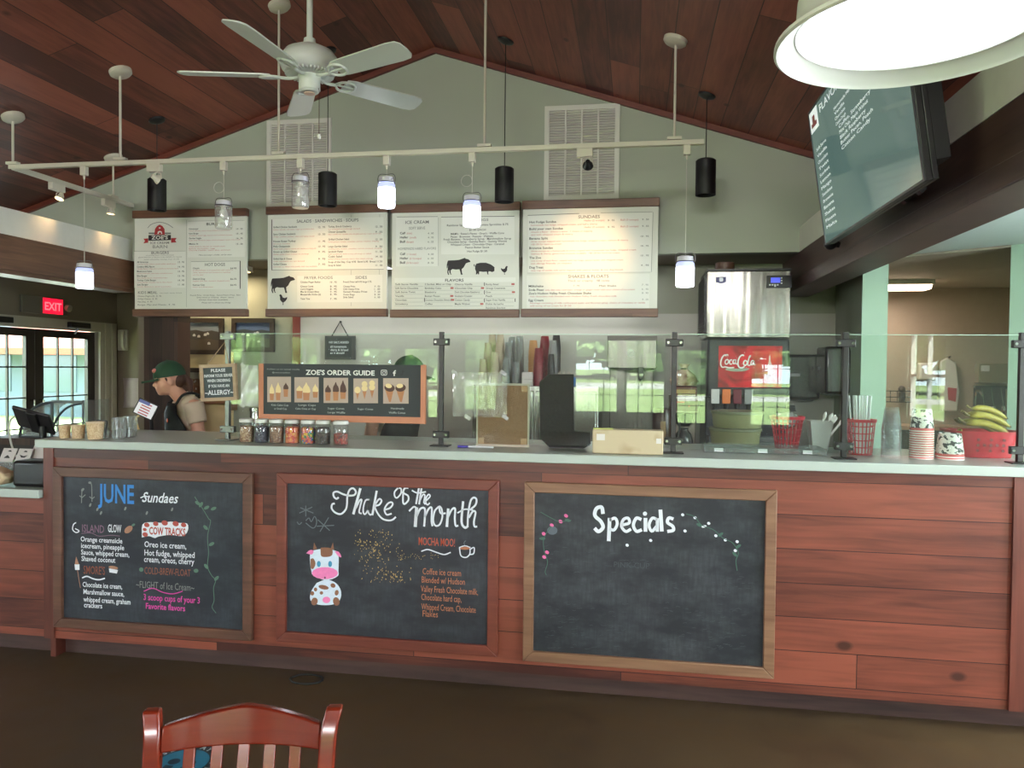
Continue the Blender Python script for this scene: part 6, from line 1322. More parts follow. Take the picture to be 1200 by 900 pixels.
def cup_stack(xp, ytop, col, y, r, lab, grp, logo=False):
    p = at(xp, ytop, y); h = p.z-CZ; n_ = max(2, min(16, int(h/.03))); first = None
    hc = min(.12, h*.7); step = (h-hc)/max(1, n_-1)
    for k in range(n_):
        if first is None:
            t = thing('drinking_cup', nth(n_-1, lab[0], lab[1]), 'cup', (p.x, y, CZ+.001), group=grp); b = MB()
            b.lathe([(r*1.06, 0), (r*1.08, .003), (r*1.04, .007), (r, .008), (r*.76, hc-.002), (r*.74, hc), (0, hc)], n=22); b.build('wall', col, t); first = t
        else: dup(first, (p.x, y, CZ+.001+step*k), nth(n_-1-k, lab[0], lab[1]))
    return first
st = [(566, 421, PAPER, 6.36, .034, 'beige paper cup | in the short outermost beige stack'), (572, 402, PAPER, 6.46, .036, 'beige paper cup | in the second beige stack from the outside'), (577, 391, PAPER, 6.66, .037, 'beige paper cup | in the tall rear outer beige stack'), (586.5, 391, PAPER, 6.64, .037, 'beige paper cup | in the tall rear inner beige stack'), (580, 413, PAPER, 6.36, .035, 'beige paper cup | in the front middle beige stack'), (585, 402, PAPER, 6.5, .036, 'beige paper cup | in the middle row beige stack'),
      (596, 401, CLEARC, 6.52, .038, 'clear cup | in the tall stack next to the beige cups'), (600, 395, CLEARC, 6.7, .038, 'clear cup | in the rear tall clear stack'), (609, 394, CLEARC, 6.6, .04, 'clear cup | in the tall shiny stack next to the kraft cups'), (593, 420, CLEARC, 6.36, .034, 'clear cup | in the short front stack beside the beige cups'), (605, 424, CLEARC, 6.38, .037, 'clear cup | in the short front stack over the cork board'),
      (625, 399, KR, 6.56, .042, 'brown kraft cup | in the stack beside the dark red cups'), (638.5, 394, REDC, 6.6, .045, 'dark red cup | in the tall rear red stack'), (631.5, 408, REDC, 6.40, .044, 'dark red cup | in the lower front red stack'), (648, 399, GRYC, 6.5, .038, 'grey cup | in the stack between red and black cups'), (652, 393, BLKC, 6.66, .040, 'black cup | in the tall rear black stack'), (646, 415, BLKC, 6.36, .032, 'black cup | in the short front black stack')]
for i, (x, yt, m_, y, r, lab) in enumerate(st): cup_stack(x, yt, m_, y, r, lab.split(' | '), lab.replace(' | ', ' '))
t = thing('paper_block', 'small white napkin block on the cabinet top beside the dark red cups', 'napkins', (-.755, 6.345, CZ)); p = at(618, 436, 6.33)
b = MB(); b.box(p.x+.755-.045, p.x+.755+.045, -.03, .03, .001, .115); b.build('block', mat('napkin white', (214, 200, 200), .6), t, bevel=.006)
b = MB(); b.box(p.x+.755-.046, p.x+.755+.046, -.031, .031, .05, .058); b.build('band', mat('napkin band', (196, 180, 180), .6), t)
p = at(662, 438, 6.38); t = thing('blue_tray', 'shallow blue plastic tray of white sticks on the cabinet top behind the black panel', 'tray', (p.x, 6.40, CZ+.001))
b = MB(); b.prism_x([(-.06, 0), (.06, 0), (.07, .075), (.06, .075), (.052, .008), (-.052, .008), (-.06, .075), (-.07, .075)], -.09, .085); b.box(-.09, -.08, -.058, .058, .004, .07); b.box(.075, .085, -.058, .058, .004, .07); b.build('tray', mat('blue plastic', (40, 120, 190), .35), t)
b = MB()
for k in range(12): b.box(-.07+.012*k, -.064+.012*k, -.02, .02, .01, .10+.012*(k % 3))
b.build('sticks', mat('pale sticks', (206, 190, 176), .6), t)

# pictures on the kitchen wall, shelf and small chalk sign
def picture(label, xa, ya, xb, yb, sky, hill, ground, Y=YK-.03):
    p, q = at(xa, ya, Y), at(xb, yb, Y); t = thing('framed_picture', label, 'picture', ((p.x+q.x)/2, Y, q.z), group='framed landscape photographs'); w = .045
    b = MB(); A_ = [(p.x, q.z), (q.x, q.z), (q.x, p.z), (p.x, p.z)]; B_ = [(p.x+w, q.z+w), (q.x-w, q.z+w), (q.x-w, p.z-w), (p.x+w, p.z-w)]
    for i in range(4): j = (i+1) % 4; b.prism_y([A_[i], A_[j], B_[j], B_[i]], Y-.015, Y+.015)
    loc(t, b.build('frame', mat('dark picture frame', (48, 40, 34), .45)))
    W_, H_ = q.x-p.x-2*w, p.z-q.z-2*w; f = lambda u, v, d=0: (p.x+w+u*W_, Y+.004-d, q.z+w+v*H_)
    b = MB(); b.poly([f(0, 0), f(1, 0), f(1, 1), f(0, 1)]); b.mi = 1; b.poly([f(*z_, .001) for z_ in ((0, 0), (1, 0), (1, .66), (.75, .72), (.5, .68), (.25, .74), (0, .70))]); b.mi = 2
    b.poly([f(*z_, .002) for z_ in ((0, 0), (1, 0), (1, .34), (.6, .42), (.3, .36), (0, .40))]); b.mi = 3
    for u, v in ((.5, .52), (.58, .56), (.62, .2), (.15, .5), (.3, .46)): b.poly([f(u, v, .003), f(u+.09, v, .003), f(u+.09, v+.06, .003), f(u+.045, v+.10, .003), f(u, v+.06, .003)])
    loc(t, b.build('print', [mat('print sky %d' % sky[0], sky, .4), mat('print hill %d' % hill[0], hill, .4), mat('print field %d' % ground[0], ground, .4), mat('print barn white', (176, 176, 172), .4)]))
picture('dark framed farm photograph on the kitchen wall under the burgers menu board', 215.5, 373, 262, 415.5, (110, 118, 126), (62, 58, 54), (76, 68, 58))
picture('dark framed landscape photograph with a blue sky, on the kitchen wall behind the grey post', 272, 373, 321.5, 412.5, (70, 86, 118), (50, 56, 56), (74, 84, 64))
picture('brown toned framed photograph on the shelf behind the employee', 214, 431, 240, 467, (160, 156, 140), (124, 96, 72), (110, 76, 54), 7.02)
p, q = at(214, 468, 7.0), at(262, 468, 7.0); b = MB(); b.box(p.x-.2, q.x+.1, 6.93, YK-.013, p.z-.035, p.z-.004); b.box(p.x-.2, p.x-.17, 6.98, YK-.013, p.z-.10, p.z-.035); b.box(q.x+.07, q.x+.1, 6.98, YK-.013, p.z-.10, p.z-.035)
o = b.build('picture_shelf', mat('shelf brown', (120, 82, 54), .5), loc=(p.x, 7.0, p.z-.035)); tag(o, 'brown wooden picture shelf on the cream wall behind the employee', 'shelf')
add_light('shelf_lamp', 'AREA', (-4.1, 6.86, 2.45), 9, (1, .80, .50), to=(-4.1, 7.06, 1.4), shape='RECTANGLE', size=.8, size_y=.08)
t = thing('shelf_lamp', 'slim warm strip light under the kitchen soffit over the pictures', 'lamp', (-4.1, 6.86, 2.56))
b = MB(); b.box(-.42, .42, -.05, .05, -.05, 0); b.build('housing', WHITE_METAL, t)
b = MB(); b.box(-.40, .40, -.04, .04, -.058, -.05); b.build('diffuser', emit('warm strip', (255, 214, 150), 3), t)
HY = YK-.04
t = thing('hanging_chalk_sign', 'small black chalk sign hung by a cord under the second menu board', 'sign', (-2.9, HY, 1.75))
p, q = at(381, 393.5, HY), at(416, 421.5, HY); w = .018; b = MB()
for x0, x1, z0, z1 in ((p.x, q.x, p.z-w, p.z), (p.x, q.x, q.z, q.z+w), (p.x, p.x+w, q.z+w, p.z-w), (q.x-w*1.8, q.x, q.z+w, p.z-w)): b.box(x0, x1, HY-.008, HY+.014, z0, z1)
loc(t, b.build('frame', mat('charcoal frame', (66, 68, 68), .5))); b = MB(); b.box(p.x+w, q.x-w*1.8, HY-.002, HY+.008, q.z+w, p.z-w); loc(t, b.build('slate', slate('small slate', (50, 55, 58), (74, 80, 84))))
c = Chalk(HY-.0026, 360, 365, 80/1200); 
for s_, x0, x1, y in (('NO SALT ADDED', 385, 730, 560), ('all homemade', 405, 690, 635), ('dairy & bread', 410, 720, 692), ('as it should', 405, 650, 745)): c.t('w', s_, x0, x1, y, 40, .01)
c.done(t, dict(w=CW), dict(w='lettering')); k_ = at(398.5, 377, HY); b = MB(); b.tube([at(389, 393.5, HY), k_, at(407.5, 393.5, HY)], .006, 6); b.cyl(k_, (k_.x, YK-.012, k_.z), .008, n=8); loc(t, b.build('cord', BLACK_METAL))
# napkin and paper dispensers glimpsed beside the order guide
t = thing('steel_canister', 'small steel canister behind the first candy jars', 'canister', (-2.36, 4.5, 1.13)); b = MB(); b.lathe([(0, 0), (.05, 0), (.052, .004), (.05, .20), (.046, .21), (0, .212)], n=28); b.build('body', STEEL, t); b = MB(); b.lathe([(.051, .19), (.054, .192), (.054, .214), (0, .218)], n=28); b.build('lid', STEEL, t)
b = MB(); b.box(-2.6, -1.2, 4.36, 4.60, 1.08, 1.128); b.box(-2.56, -2.5, 4.38, 4.58, 0, 1.08); b.box(-1.3, -1.24, 4.38, 4.58, 0, 1.08); b.box(-2.5, -1.3, 4.38, 4.58, .4, .44); o = b.build('work_shelf', STEEL, loc=(-1.9, 4.48, 0)); tag(o, 'narrow steel work shelf behind the candy jars', 'shelf')
# ceiling troffers of the kitchen, hidden from the dining room by the menu boards
for x in (-2.66, -1.53):
    t = thing('ceiling_light', 'flat white ceiling light of the kitchen soffit', 'ceiling light', (x, 6.82, 2.56), group='kitchen soffit lights'); b = MB(); b.box(-.4, .4, -.12, .12, -.03, 0); b.build('frame', WHITE_METAL, t); b = MB(); b.box(-.38, .38, -.10, .10, -.034, -.03); b.build('diffuser', emit('white diffuser', (240, 246, 255), 3), t)
    add_light('kitchen_light', 'AREA', (x, 6.82, 2.515), KITCHEN_LIGHT, (.96, .98, 1), to=(x, 6.7, 0), shape='RECTANGLE', size=.9, size_y=.2)
add_light('kitchen_light', 'AREA', (-.3, 6.82, 2.515), KITCHEN_LIGHT, (.96, .98, 1), to=(-.3, 6.7, 0), shape='RECTANGLE', size=.7, size_y=.2)
t = thing('ceiling_light', 'flat white ceiling light of the kitchen soffit', 'ceiling light', (-.3, 6.82, 2.56), group='kitchen soffit lights'); b = MB(); b.box(-.4, .4, -.12, .12, -.03, 0); b.build('frame', WHITE_METAL, t); b = MB(); b.box(-.38, .38, -.10, .10, -.034, -.03); b.build('diffuser', emit('white diffuser', (240, 246, 255), 3), t)

# ------------------------------------------------------------------ entry side: display case, table, notices
t = thing('prep_table', 'dark table behind the side counter, carrying the curved display case', 'table', (-4.0, 4.85, 0))
b = MB(); b.box(-4.45, -3.5, 4.6, 5.15, 1.05, 1.095); loc(t, b.build('top', DARK_WOOD)); b = MB(); b.box(-4.42, -3.53, 4.64, 5.12, 0, 1.05); loc(t, b.build('body', mat('dark table body', (40, 34, 32), .5)))
t = thing('display_case', 'curved clear glass display case behind the tan cups', 'display case', (-3.97, 4.8, 1.096))
AC = clear('case acrylic', (226, 238, 238), .14, 1.5, .0, 2.4); CE = mat('case edge grey', (66, 74, 80), .3)
arc = [(-.25+.0*i, 0) for i in range(1)]+[(-.25+.25*(1-math.cos(PI/2*i/14)), .245*math.sin(PI/2*i/14)) for i in range(1, 15)]
def arcsheet(x0, x1, y0, y1):
    b = MB(); pv = None
    for u, v in arc:
        cu = (b.bm.verts.new((x0+(u+.25)/.25*(x1-x0), y0, v)), b.bm.verts.new((x0+(u+.25)/.25*(x1-x0), y1, v)))
        if pv: b._f([pv[0], cu[0], cu[1], pv[1]], True)
        pv = cu
    return b
b = arcsheet(-.25, .0, -.13, .13); b.poly([(0, -.13, .245), (.24, -.13, .265), (.24, .13, .265), (0, .13, .245)]); b.poly([(.24, -.13, 0), (.24, .13, 0), (.24, .13, .265), (.24, -.13, .265)])
b.poly([(-.25+(u+.25), -.13, v) for u, v in arc]+[(.24, -.13, .265), (.24, -.13, 0)]); b.build('glass', AC, t)
b = MB()
b.tube([(-.25+(u+.25), -.132, v) for u, v in arc], .010, 6); b.box(-.009, .009, -.138, -.126, 0, .245); b.tube([(.0+(u+.25)*.9, -.132, v*.98) for u, v in arc], .008, 6); b.box(.0, .24, -.136, -.13, .243, .262); b.box(.234, .246, -.136, -.128, 0, .265); b.box(-.25, .24, -.136, .13, .0, .012); b.build('edges', CE, t)
t = thing('flag_tablet', 'small tablet with a striped red, white and blue picture held before the employee', 'tablet', (at(171, 492, 4.42).x, 4.42, 1.205)); 
M = RY(R(24)) @ RZ(R(8)) @ RX(R(-12)); b = MB(); b.obox((0, 0, .12), (.068, .006, .052), M); b.build('body', BLACK_PLASTIC, t, bevel=.003)
b = MB(); q = lambda u, v, d=-.0068: Vector((0, 0, .12))+M @ Vector((u, d, v))
b.poly([q(-.06, -.046), q(.06, -.046), q(.06, .046), q(-.06, .046)]); b.mi = 1
for k in range(5): b.poly([q(-.035, -.04+.017*k, -.0074), q(.03, -.04+.017*k, -.0074), q(.03, -.032+.017*k, -.0074), q(-.035, -.032+.017*k, -.0074)])
b.mi = 2; b.poly([q(-.06, .026, -.0078), q(.012, .026, -.0078), q(.012, .046, -.0078), q(-.06, .046, -.0078)])
b.build('picture', [emit('tablet white', (196, 196, 200), .5), emit('tablet red', (150, 72, 80), .45), emit('tablet blue', (66, 78, 130), .45)], t)
b = MB(); b.tube([(-.05, .01, .085), (-.075, .01, .06), (-.07, .01, .02), (-.05, .01, -.03)], .006, 8, smooth=3); b.build('cable', mat('yellow white cable', (226, 196, 130), .5), t)
b = MB(); b.cyl((.02, .02, .1), (.02, .04, -.10), .012); b.lathe([(0, -.10), (.08, -.10), (.08, -.09), (0, -.085)], (.02, .04, 0), 24); b.build('stand', BLACK_PLASTIC, t)
b = MB(); b.box(-3.22, -2.82, 4.34, 4.6, 1.06, 1.1045); b.box(-3.18, -2.86, 4.38, 4.56, 0, 1.06); o = b.build('till_stand', DARK_WOOD, loc=(-3.0, 4.5, 0)); tag(o, 'dark wooden stand behind the counter carrying the small tablet', 'stand')
p, q = at(144.5, 443, YEND-.004), at(164.5, 478, YEND-.004); b = MB()
for i in range(9):
    z0 = q.z+(p.z-q.z)*i/9; z1 = q.z+(p.z-q.z)*(i+1)/9; f = lambda z: .012*math.sin((z-q.z)*9)
    b.poly([(p.x+f(z0), YEND-.006, z0), (q.x+f(z0), YEND-.006, z0), (q.x+f(z1), YEND-.006, z1), (p.x+f(z1), YEND-.006, z1)])
o = b.build('paper_notice', mat('notice paper', (176, 160, 156), .7), loc=(p.x, YEND-.004, q.z), weld=True); s_ = o.modifiers.new('thick', 'SOLIDIFY'); s_.thickness = .003; tag(o, 'blank white sheet of paper pinned on the wall behind the employee', 'notice')
p, q = at(138.5, 386.5, YEND-.03), at(149, 411, YEND-.03); t = thing('wall_phone', 'pale grey wall phone on the entry wall left of the brown timber pier', 'phone', ((p.x+q.x)/2, YEND, q.z))
hw_ = (q.x-p.x)/2; hh_ = p.z-q.z; b = MB(); b.box(-hw_, hw_, -.045, 0, 0, hh_); b.build('body', mat('phone grey', (196, 190, 182), .4), t, bevel=.01)
b = MB(); b.tube([(hw_*.5, -.05, hh_*.9), (hw_*.6, -.085, hh_*.75), (hw_*.6, -.085, hh_*.25), (hw_*.5, -.05, hh_*.1)], .022, 8, smooth=3); b.build('handset', mat('handset grey', (206, 200, 192), .35), t)

# ------------------------------------------------------------------ side room seen through the opening
t = thing('strip_light', 'fluorescent wrap light on the ceiling of the side room', 'ceiling light', (2.36, 7.9, 2.484))
b = MB(); b.box(-.42, .42, -.14, .14, -.045, 0); b.build('housing', WHITE_METAL, t); b = MB(); b.prism_x([(-.13, -.045), (.13, -.045), (.10, -.085), (-.10, -.085)], -.40, .40); b.build('diffuser', emit('tube diffuser', (255, 226, 196), 7), t)
add_light('side_room_light', 'AREA', (2.36, 7.9, 2.38), SIDE_ROOM_LIGHT, (1, .90, .80), to=(2.62, 7.8, 0), shape='RECTANGLE', size=.8, size_y=.3)
t = thing('wire_rack', 'small dark wire rack holding a round cup on the tan wall of the side room', 'rack', (2.70, 8.6, 1.29))
b = MB(); W_ = .135
for z in (.0, .05, .115): b.tube([(-W_, 0, z), (-W_, -.1, z), (W_, -.1, z), (W_, 0, z)], .004, 6)
for k in range(5): x = -W_+2*W_*k/4; b.tube([(x, 0, 0), (x, -.1, 0), (x, -.1, .115)], .003, 6)
b.build('wires', BLACK_METAL, t)
b = MB(); b.lathe([(0, .004), (.03, .004), (.036, .10), (0, .10)], (.06, -.05, 0), 18); b.ball((.06, -.05, .135), .035, 14); b.build('cup', mat('dark cup', (76, 66, 60), .4), t)
t = thing('wall_cabinet', 'grey metal wall box on the far wall of the side room, above the hanging utensils', 'cabinet', (3.62, 8.6, 1.50))
b = MB(); b.box(-.14, .14, -.1, 0, 0, .20); b.build('body', mat('olive grey metal', (136, 126, 104), .4), t, bevel=.004); b = MB(); b.box(-.12, -.04, -.102, -.1, .12, .18); b.build('label', CARDW, t)
t = thing('utensil_rack', 'dark rail with hanging steel utensils in the side room, below the grey wall box', 'rack', (3.62, 8.59, 1.47))
b = MB(); b.box(-.15, .15, -.05, 0, -.03, .0); b.box(-.15, .15, -.01, 0, -.3, -.03); b.build('rail', mat('dark grey rail', (70, 72, 70), .4), t)
for k in range(3):
    b = MB(); b.bar((-.09+.09*k, -.04, -.02), (-.06+.09*k, -.04, -.22), .012, .004); b.ball((-.055+.09*k, -.04, -.235), (.022, .008, .03), 10); b.build('ladle', CHROME, t)
t = thing('hanging_apron', 'white and red apron hanging on the far wall of the side room', 'apron', (3.22, 8.57, 1.2))
b = MB(); b.prism_y([(-.09, .52), (-.03, .56), (.06, .5), (.10, .2), (.08, .0), (-.08, .0), (-.1, .25)], -.03, 0); b.build('cloth', mat('apron white', (206, 198, 190), .8), t, bevel=.012)
b = MB(); b.prism_y([(-.02, .25), (.07, .24), (.06, .1), (-.01, .12)], -.036, -.03); b.build('patch', mat('apron red', (176, 76, 82), .8), t)
b = MB(); b.cyl((0, 0, .56), (0, -.03, .57), .008, n=8); b.build('hook', BLACK_METAL, t)
t = thing('soap_dispenser', 'dark dispenser with a white cover on the far wall of the side room', 'dispenser', (3.0, 8.6, 1.32))
b = MB(); b.box(-.09, .09, -.10, 0, 0, .20); b.build('body', mat('dispenser charcoal', (60, 58, 56), .35), t, bevel=.008); b = MB(); b.box(-.09, .09, -.11, 0, .20, .38); b.build('cover', mat('dispenser white', (206, 196, 188), .35), t, bevel=.02)
t = thing('side_sink', 'dark sink unit with a pale rim along the side room wall', 'sink', (3.0, 8.3, 0))
b = MB(); b.box(-.75, .95, -.05, .29, .1, 1.02); b.build('base', mat('sink base dark', (76, 66, 58), .5), t); b = MB(); b.box(-.77, .97, -.07, .29, 1.02, 1.06); b.build('rim', mat('sink rim', (186, 150, 124), .4), t)
b = MB(); b.tube([(.45, .2, 1.06), (.45, .2, 1.36), (.45, .12, 1.42), (.45, .03, 1.38)], .012, 8, smooth=3); b.build('faucet', CHROME, t)

# ================================================================== FOREGROUND CHAIR AND FLOOR
CHW = wood('cherry chair wood', (100, 28, 16), (146, 52, 29), 'X', 'Z', .5, 9, .16, 0, boards=False, knots=0, bump=.02)
t = thing('dining_chair', 'polished cherry wood dining chair with a slatted back in the foreground', 'chair', (-.872, 1.60, 0), R(13)); t.scale = (.89, 1, .969)
# local: back at y = 0, the seat reaches toward -y (the back is seen from the seat side)
hw_ = .212
def back_y(z): return .0+max(0, z-.45)*.19-.085
for sx in (-1, 1):
    b = MB(); pts = [(sx*hw_, .02, 0), (sx*hw_, -.06, .25), (sx*hw_, -.085, .45), (sx*(hw_+.002), back_y(.65), .65), (sx*(hw_+.006), back_y(.80), .80), (sx*(hw_+.018), back_y(.86)+.012, .862)]
    P = smooth_path(pts, 5); pv = None
    for i, p in enumerate(P):
        hx, hy = .021, .014
        ring = [b.bm.verts.new(p+Vector(v)) for v in ((-hx, -hy, 0), (hx, -hy, 0), (hx, hy, 0), (-hx, hy, 0))]
        if pv:
            for k in range(4): b._f([pv[k], pv[(k+1) % 4], ring[(k+1) % 4], ring[k]], False)
        else: b._f(ring[::-1])
        pv = ring
    b._f(pv); b.build('back_post', CHW, t, bevel=.006, seg=3)
def crest(x): u = abs(x)/hw_; return .862-.036*u**1.3
b = MB(); n_ = 24; rows = []
for i in range(n_+1):
    x = -hw_+.015+(2*hw_-.03)*i/n_; cv = .03*(1-(x/hw_)**2); zt = crest(x); zb = .772+.004*(1-(x/hw_)**2)
    rows.append([b.bm.verts.new((x, back_y(z)+cv+d, z)) for z, d in ((zb, -.011), (zt, -.011), (zt, .011), (zb, .011))])
for A_, B_ in zip(rows, rows[1:]):
    for k in range(4): b._f([A_[k], A_[(k+1) % 4], B_[(k+1) % 4], B_[k]], k in (0, 2))
b._f(rows[0]); b._f(rows[-1]); b.build('crest_rail', CHW, t, bevel=.005, seg=3)
for k in range(5):
    x = -.132+.066*k; cv = .03*(1-(x/hw_)**2); b = MB(); pv = None
    for z, e in ((.47, 0), (.6, .3), (.78, 1)):
        ring = [b.bm.verts.new((x+sx*.0145, back_y(z)+cv*e+sy*.006, z)) for sx, sy in ((-1, -1), (1, -1), (1, 1), (-1, 1))]
        if pv:
            for q in range(4): b._f([pv[q], pv[(q+1) % 4], ring[(q+1) % 4], ring[q]])
        else: b._f(ring[::-1])
        pv = ring
    b._f(pv); b.build('back_slat', CHW, t, bevel=.003)
b = MB(); b.prism_z([(-.215, -.07), (.215, -.07), (.225, -.46), (.2, -.49), (-.2, -.49), (-.225, -.46)], .435, .462); b.build('seat', CHW, t, bevel=.010, seg=3)
b = MB(); b.box(-.19, .19, -.10, -.08, .385, .435); b.box(-.19, .19, -.46, -.44, .385, .435); b.box(-.2, -.18, -.44, -.10, .385, .435); b.box(.18, .2, -.44, -.10, .385, .435); b.build('apron_rail', CHW, t)
for sx in (-1, 1): b = MB(); b.cyl((sx*.19, -.44, 0), (sx*.19, -.44, .435), .014, .02, 12); b.build('front_leg', CHW, t)
b = MB(); b.cyl((-.19, -.44, .2), (-.21, -.06, .2), .009); b.cyl((.19, -.44, .2), (.21, -.06, .2), .009); b.cyl((-.2, -.25, .2), (.2, -.25, .2), .009); b.build('stretcher', CHW, t)
# round floor sticker
t = thing('floor_sticker', 'round teal floor sticker with a black lettered ring, seen through the chair back', 'floor sticker', (-1.795, 2.80, .001))
b = MB(); b.lathe([(0, .0), (.15, 0), (.15, .0012), (0, .0012)], n=48); b.build('disc', mat('sticker black', (26, 28, 30), .35), t)
b = MB(); b.lathe([(0, .0016), (.104, .0016)], n=48); b.build('centre', mat('sticker teal', (44, 120, 148), .4), t)
b = MB(); s_ = 'PLEASE STAY 6 FT APART  '
for k, chh in enumerate(s_):
    if chh == ' ': continue
    a_ = R(215-k*360/len(s_)); o_ = Vector((.113*math.cos(a_), .113*math.sin(a_), .0018)); ux = Vector((math.sin(a_), -math.cos(a_), 0)); uz = Vector((math.cos(a_), math.sin(a_), 0)); b.text(chh, o_, ux, uz, cap=.026, align='c', bold=.03)
b.build('lettering', mat('sticker white', (206, 210, 210), .4), t)
b = MB()
for x in (-.035, .035): b.lathe([(0, .0019), (.024, .0019)], (x, 0, 0), 18); b.box(x-.018, x+.018, -.075, -.03, .0017, .0019)
b.build('footprints', mat('sticker navy', (24, 50, 66), .4), t)
b = MB(); b.tube([(.085*math.cos(2*PI*k/36)*(1+.05*math.sin(5*k)), .058*math.sin(2*PI*k/36), .004) for k in range(36)], .0055, 6, True); o = b.build('ring_mark', mat('ring mark black', (14, 13, 13), .6)); o.location = (-1.648, 3.70-.03, 0); tag(o, 'thin black ring lying on the floor at the foot of the counter', 'ring')  # dark ring mark on the floor, modelled as a thin raised loop
o.location.y = 3.66

# ================================================================== PEOPLE
SKIN = mat('skin', (214, 160, 136), .5, var=.04, scale=20); SHIRT = mat('beige shirt', (206, 186, 164), .8, var=.05); APRON = mat('black apron', (22, 28, 28), .7, var=.05); CAP = mat('dark green cap', (34, 70, 46), .75, var=.06); HAIR = mat('brown hair', (74, 46, 34), .6, var=.2, scale=60); TROUSER = mat('dark trousers', (38, 40, 48), .8); SHOE = mat('black shoe', (24, 24, 26), .5)
def capsule(b, p, q, r0, r1, n=14):
    p, q = Vector(p), Vector(q); d = (q-p).normalized(); M = d.to_track_quat('Z', 'Y').to_matrix(); L = (q-p).length
    prof = [(r0*math.cos(a), r0*math.sin(a)) for a in [-PI/2+PI/2*i/4 for i in range(5)]]+[(r1*math.cos(a), L+r1*math.sin(a)) for a in [PI/2*i/4 for i in range(5)]]
    prof[0] = (0, prof[0][1]); prof[-1] = (0, prof[-1][1]); b.lathe(prof, p, n, M)
def remesh(o, v, it=6):
    r = o.modifiers.new('remesh', 'REMESH'); r.mode = 'VOXEL'; r.voxel_size = v; r.use_smooth_shade = True
    s = o.modifiers.new('smooth', 'SMOOTH'); s.iterations = it; s.factor = .5; return o
def person(label, loc_, rotz, head_turn, sc=1.0):
    """a standing employee; local -X is forward, feet at z = 0"""
    t = thing('person', label, 'person', loc_, rotz); t.scale = (sc,)*3
    HN = Vector((-.035, 0, 1.415)); HM = RZ(head_turn) @ RY(R(-9)); H = lambda x, y, z: HN+Vector((-.055, 0, 0))+HM @ Vector((x, y, z))
    b = MB()
    b.ball(H(.01, 0, .115), (.098, .076, .10), 20, HM); b.ball(H(-.028, 0, .045), (.066, .056, .062), 16, HM); b.ball(H(-.06, 0, .008), (.026, .026, .022), 12, HM)
    b.ball(H(-.092, 0, .065), (.020, .011, .014), 10, HM); capsule(b, H(-.080, 0, .095), H(-.100, 0, .066), .008, .010, 8)
    for z_ in (.034, .024): b.ball(H(-.080, 0, z_), (.012, .022, .006), 10, HM)
    for sy in (-1, 1):
        b.ball(H(-.045, sy*.042, .06), (.03, .024, .03), 10, HM); b.ball(H(.012, sy*.078, .075), (.020, .010, .032), 12, HM); capsule(b, H(-.084, sy*.018, .112), H(-.070, sy*.05, .112), .008, .008, 8)
    capsule(b, (.015, 0, 1.33), H(.012, 0, .04), .056, .050)
    b.ball((.015, 0, 1.24), (.098, .155, .15), 18); b.ball((.01, 0, 1.06), (.088, .125, .16), 18); b.ball((.012, 0, .92), (.105, .155, .13), 18); capsule(b, (.02, -.13, 1.335), (.02, .13, 1.335), .05, .05)
    for sy in (-1, 1):
        sh, el, wr = Vector((.025, sy*.175, 1.325)), Vector((.065, sy*.205, 1.055)), Vector((-.165, sy*.165, 1.045))
        capsule(b, sh, el, .050, .040); capsule(b, el, wr, .040, .027)
        b.ball(wr+Vector((-.05, 0, -.004)), (.048, .036, .017), 12)
        for k, (dy, L) in enumerate(((-.026, .062), (-.009, .072), (.009, .068), (.026, .054))):
            a0 = wr+Vector((-.085, dy, -.002)); a1 = a0+Vector((-L*.5, dy*.2, -.008)); a2 = a1+Vector((-L*.38, 0, -.024)); capsule(b, a0, a1, .0092, .0088, 8); capsule(b, a1, a2, .0088, .0078, 8)
        a0 = wr+Vector((-.03, -sy*.028, -.002)); a1 = a0+Vector((-.032, -sy*.026, -.008)); capsule(b, a0, a1, .011, .010, 8); capsule(b, a1, a1+Vector((-.03, sy*.002, -.010)), .010, .008, 8)
        capsule(b, (.012, sy*.088, .88), (.0, sy*.09, .48), .082, .058); capsule(b, (.0, sy*.09, .48), (.02, sy*.092, .09), .056, .038); capsule(b, (.03, sy*.092, .05), (-.13, sy*.10, .035), .036, .03)
    remesh(b.build('body', SKIN, t), .0065, 5)
    # clothes
    b = MB(); b.ball((.015, 0, 1.235), (.114, .172, .165), 20); b.ball((.01, 0, 1.06), (.104, .143, .18), 18); b.ball((.012, 0, .94), (.118, .168, .10), 18); capsule(b, (.02, -.135, 1.335), (.02, .135, 1.335), .062, .062)
    for sy in (-1, 1): b.cyl((.022, sy*.165, 1.345), (.046, sy*.198, 1.205), .070, .064, 18)
    remesh(b.build('shirt', SHIRT, t), .009, 6)
    b = MB(); b.lathe([(.060, 0), (.072, .006), (.070, .03), (.058, .045), (.052, .03)], (.008, 0, 1.365), 24, RY(R(-20))); b.build('collar', mat('pale collar', (222, 212, 190), .8), t)
    b = MB(); rows = []
    for i, (z, rx, ry, am) in enumerate(((.62, .15, .19, 95), (.80, .145, .19, 100), (.95, .135, .182, 100), (1.08, .122, .162, 92), (1.18, .132, .186, 70), (1.27, .134, .182, 48), (1.34, .112, .15, 40))):
        rows.append([(b.bm.verts.new((.012-rx*math.cos(R(-am+2*am*k/16)), ry*math.sin(R(-am+2*am*k/16)), z))) for k in range(17)])
    for A_, B_ in zip(rows, rows[1:]):
        for k in range(16): b._f([A_[k], A_[k+1], B_[k+1], B_[k]], True)
    ap = b.build('apron', APRON, t); s_ = ap.modifiers.new('thick', 'SOLIDIFY'); s_.thickness = .006; s_.offset = 1
    b = MB()
    for sy in (-1, 1): b.tube([(-.082, sy*.098, 1.325), (-.035, sy*.100, 1.395), (.03, sy*.082, 1.412), (.085, sy*.04, 1.395), (.095, 0, 1.385)], .009, 8, smooth=4)
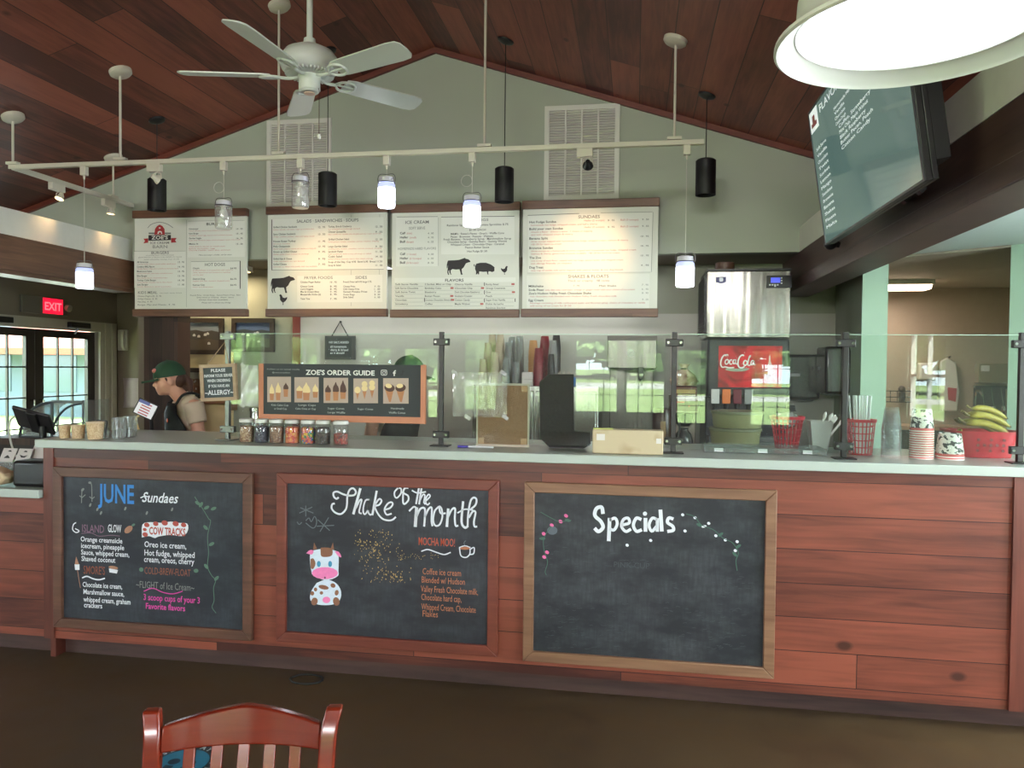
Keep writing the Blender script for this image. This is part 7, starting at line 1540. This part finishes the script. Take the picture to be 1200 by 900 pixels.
    b.tube([(.012-.125*math.cos(a), .165*math.sin(a), 1.055) for a in [R(88+184*i/16) for i in range(17)]], .010, 6); b.build('straps', APRON, t)
    b = MB(); b.ball((-.125, -.06, 1.22), (.004, .022, .015), 10); b.build('badge', mat('orange badge', (206, 96, 60), .5), t)
    b = MB(); b.ball(H(.012, 0, .118), (.108, .086, .108), 24, HM, R(-4), PI/2)
    bk = [(-.06-.115*math.sin(PI*i/14)**.8, -.072+.144*i/14) for i in range(15)]
    A_ = [b.bm.verts.new(H(x, y, .112-3.2*y*y-.20*max(0, -x-.06))) for x, y in bk]; B_ = [b.bm.verts.new(H(x, y, .126-3.2*y*y-.20*max(0, -x-.06))) for x, y in bk]
    b._f(A_); b._f(B_[::-1])
    for i in range(14): b._f([A_[i], A_[i+1], B_[i+1], B_[i]])
    b.ball(H(.012, 0, .225), (.012, .012, .006), 10); cp = b.build('cap', CAP, t)
    b = MB(); b.ball(H(-.078, -.022, .165), (.016, .026, .017), 12, HM @ RZ(R(15)) @ RY(R(30))); b.build('cap_badge', mat('cap badge red white', (206, 120, 110), .6), cp)
    b = MB(); b.ball(H(.062, 0, .085), (.056, .068, .065), 18, HM); capsule(b, H(.108, 0, .105), H(.132, 0, .05), .020, .026); capsule(b, H(.132, 0, .05), H(.128, 0, -.05), .026, .010)
    for sy in (-1, 1): capsule(b, H(-.012, sy*.070, .10), H(-.004, sy*.074, .085), .010, .008)
    remesh(b.build('hair', HAIR, t), .007, 3)
    b = MB(); b.ball((.012, 0, .90), (.118, .168, .13), 18)
    for sy in (-1, 1): capsule(b, (.012, sy*.088, .86), (.0, sy*.09, .48), .094, .070); capsule(b, (.0, sy*.09, .48), (.022, sy*.092, .13), .070, .058)
    remesh(b.build('trousers', TROUSER, t), .011, 4)
    b = MB()
    for sy in (-1, 1): capsule(b, (.035, sy*.092, .05), (-.15, sy*.102, .042), .048, .040)
    for v in b.bm.verts: v.co.z = max(v.co.z, 0)
    b.build('shoes', SHOE, t)
    return t
person('person in green cap, beige shirt and black apron looking down before the brown pier', (-3.175, 4.98, 0), R(45), R(-14), 1.0)
person('person in a green cap mostly hidden behind the order guide banner, beige sleeve showing below', (-1.62, 5.05, 0), R(157), R(20), 1.03)
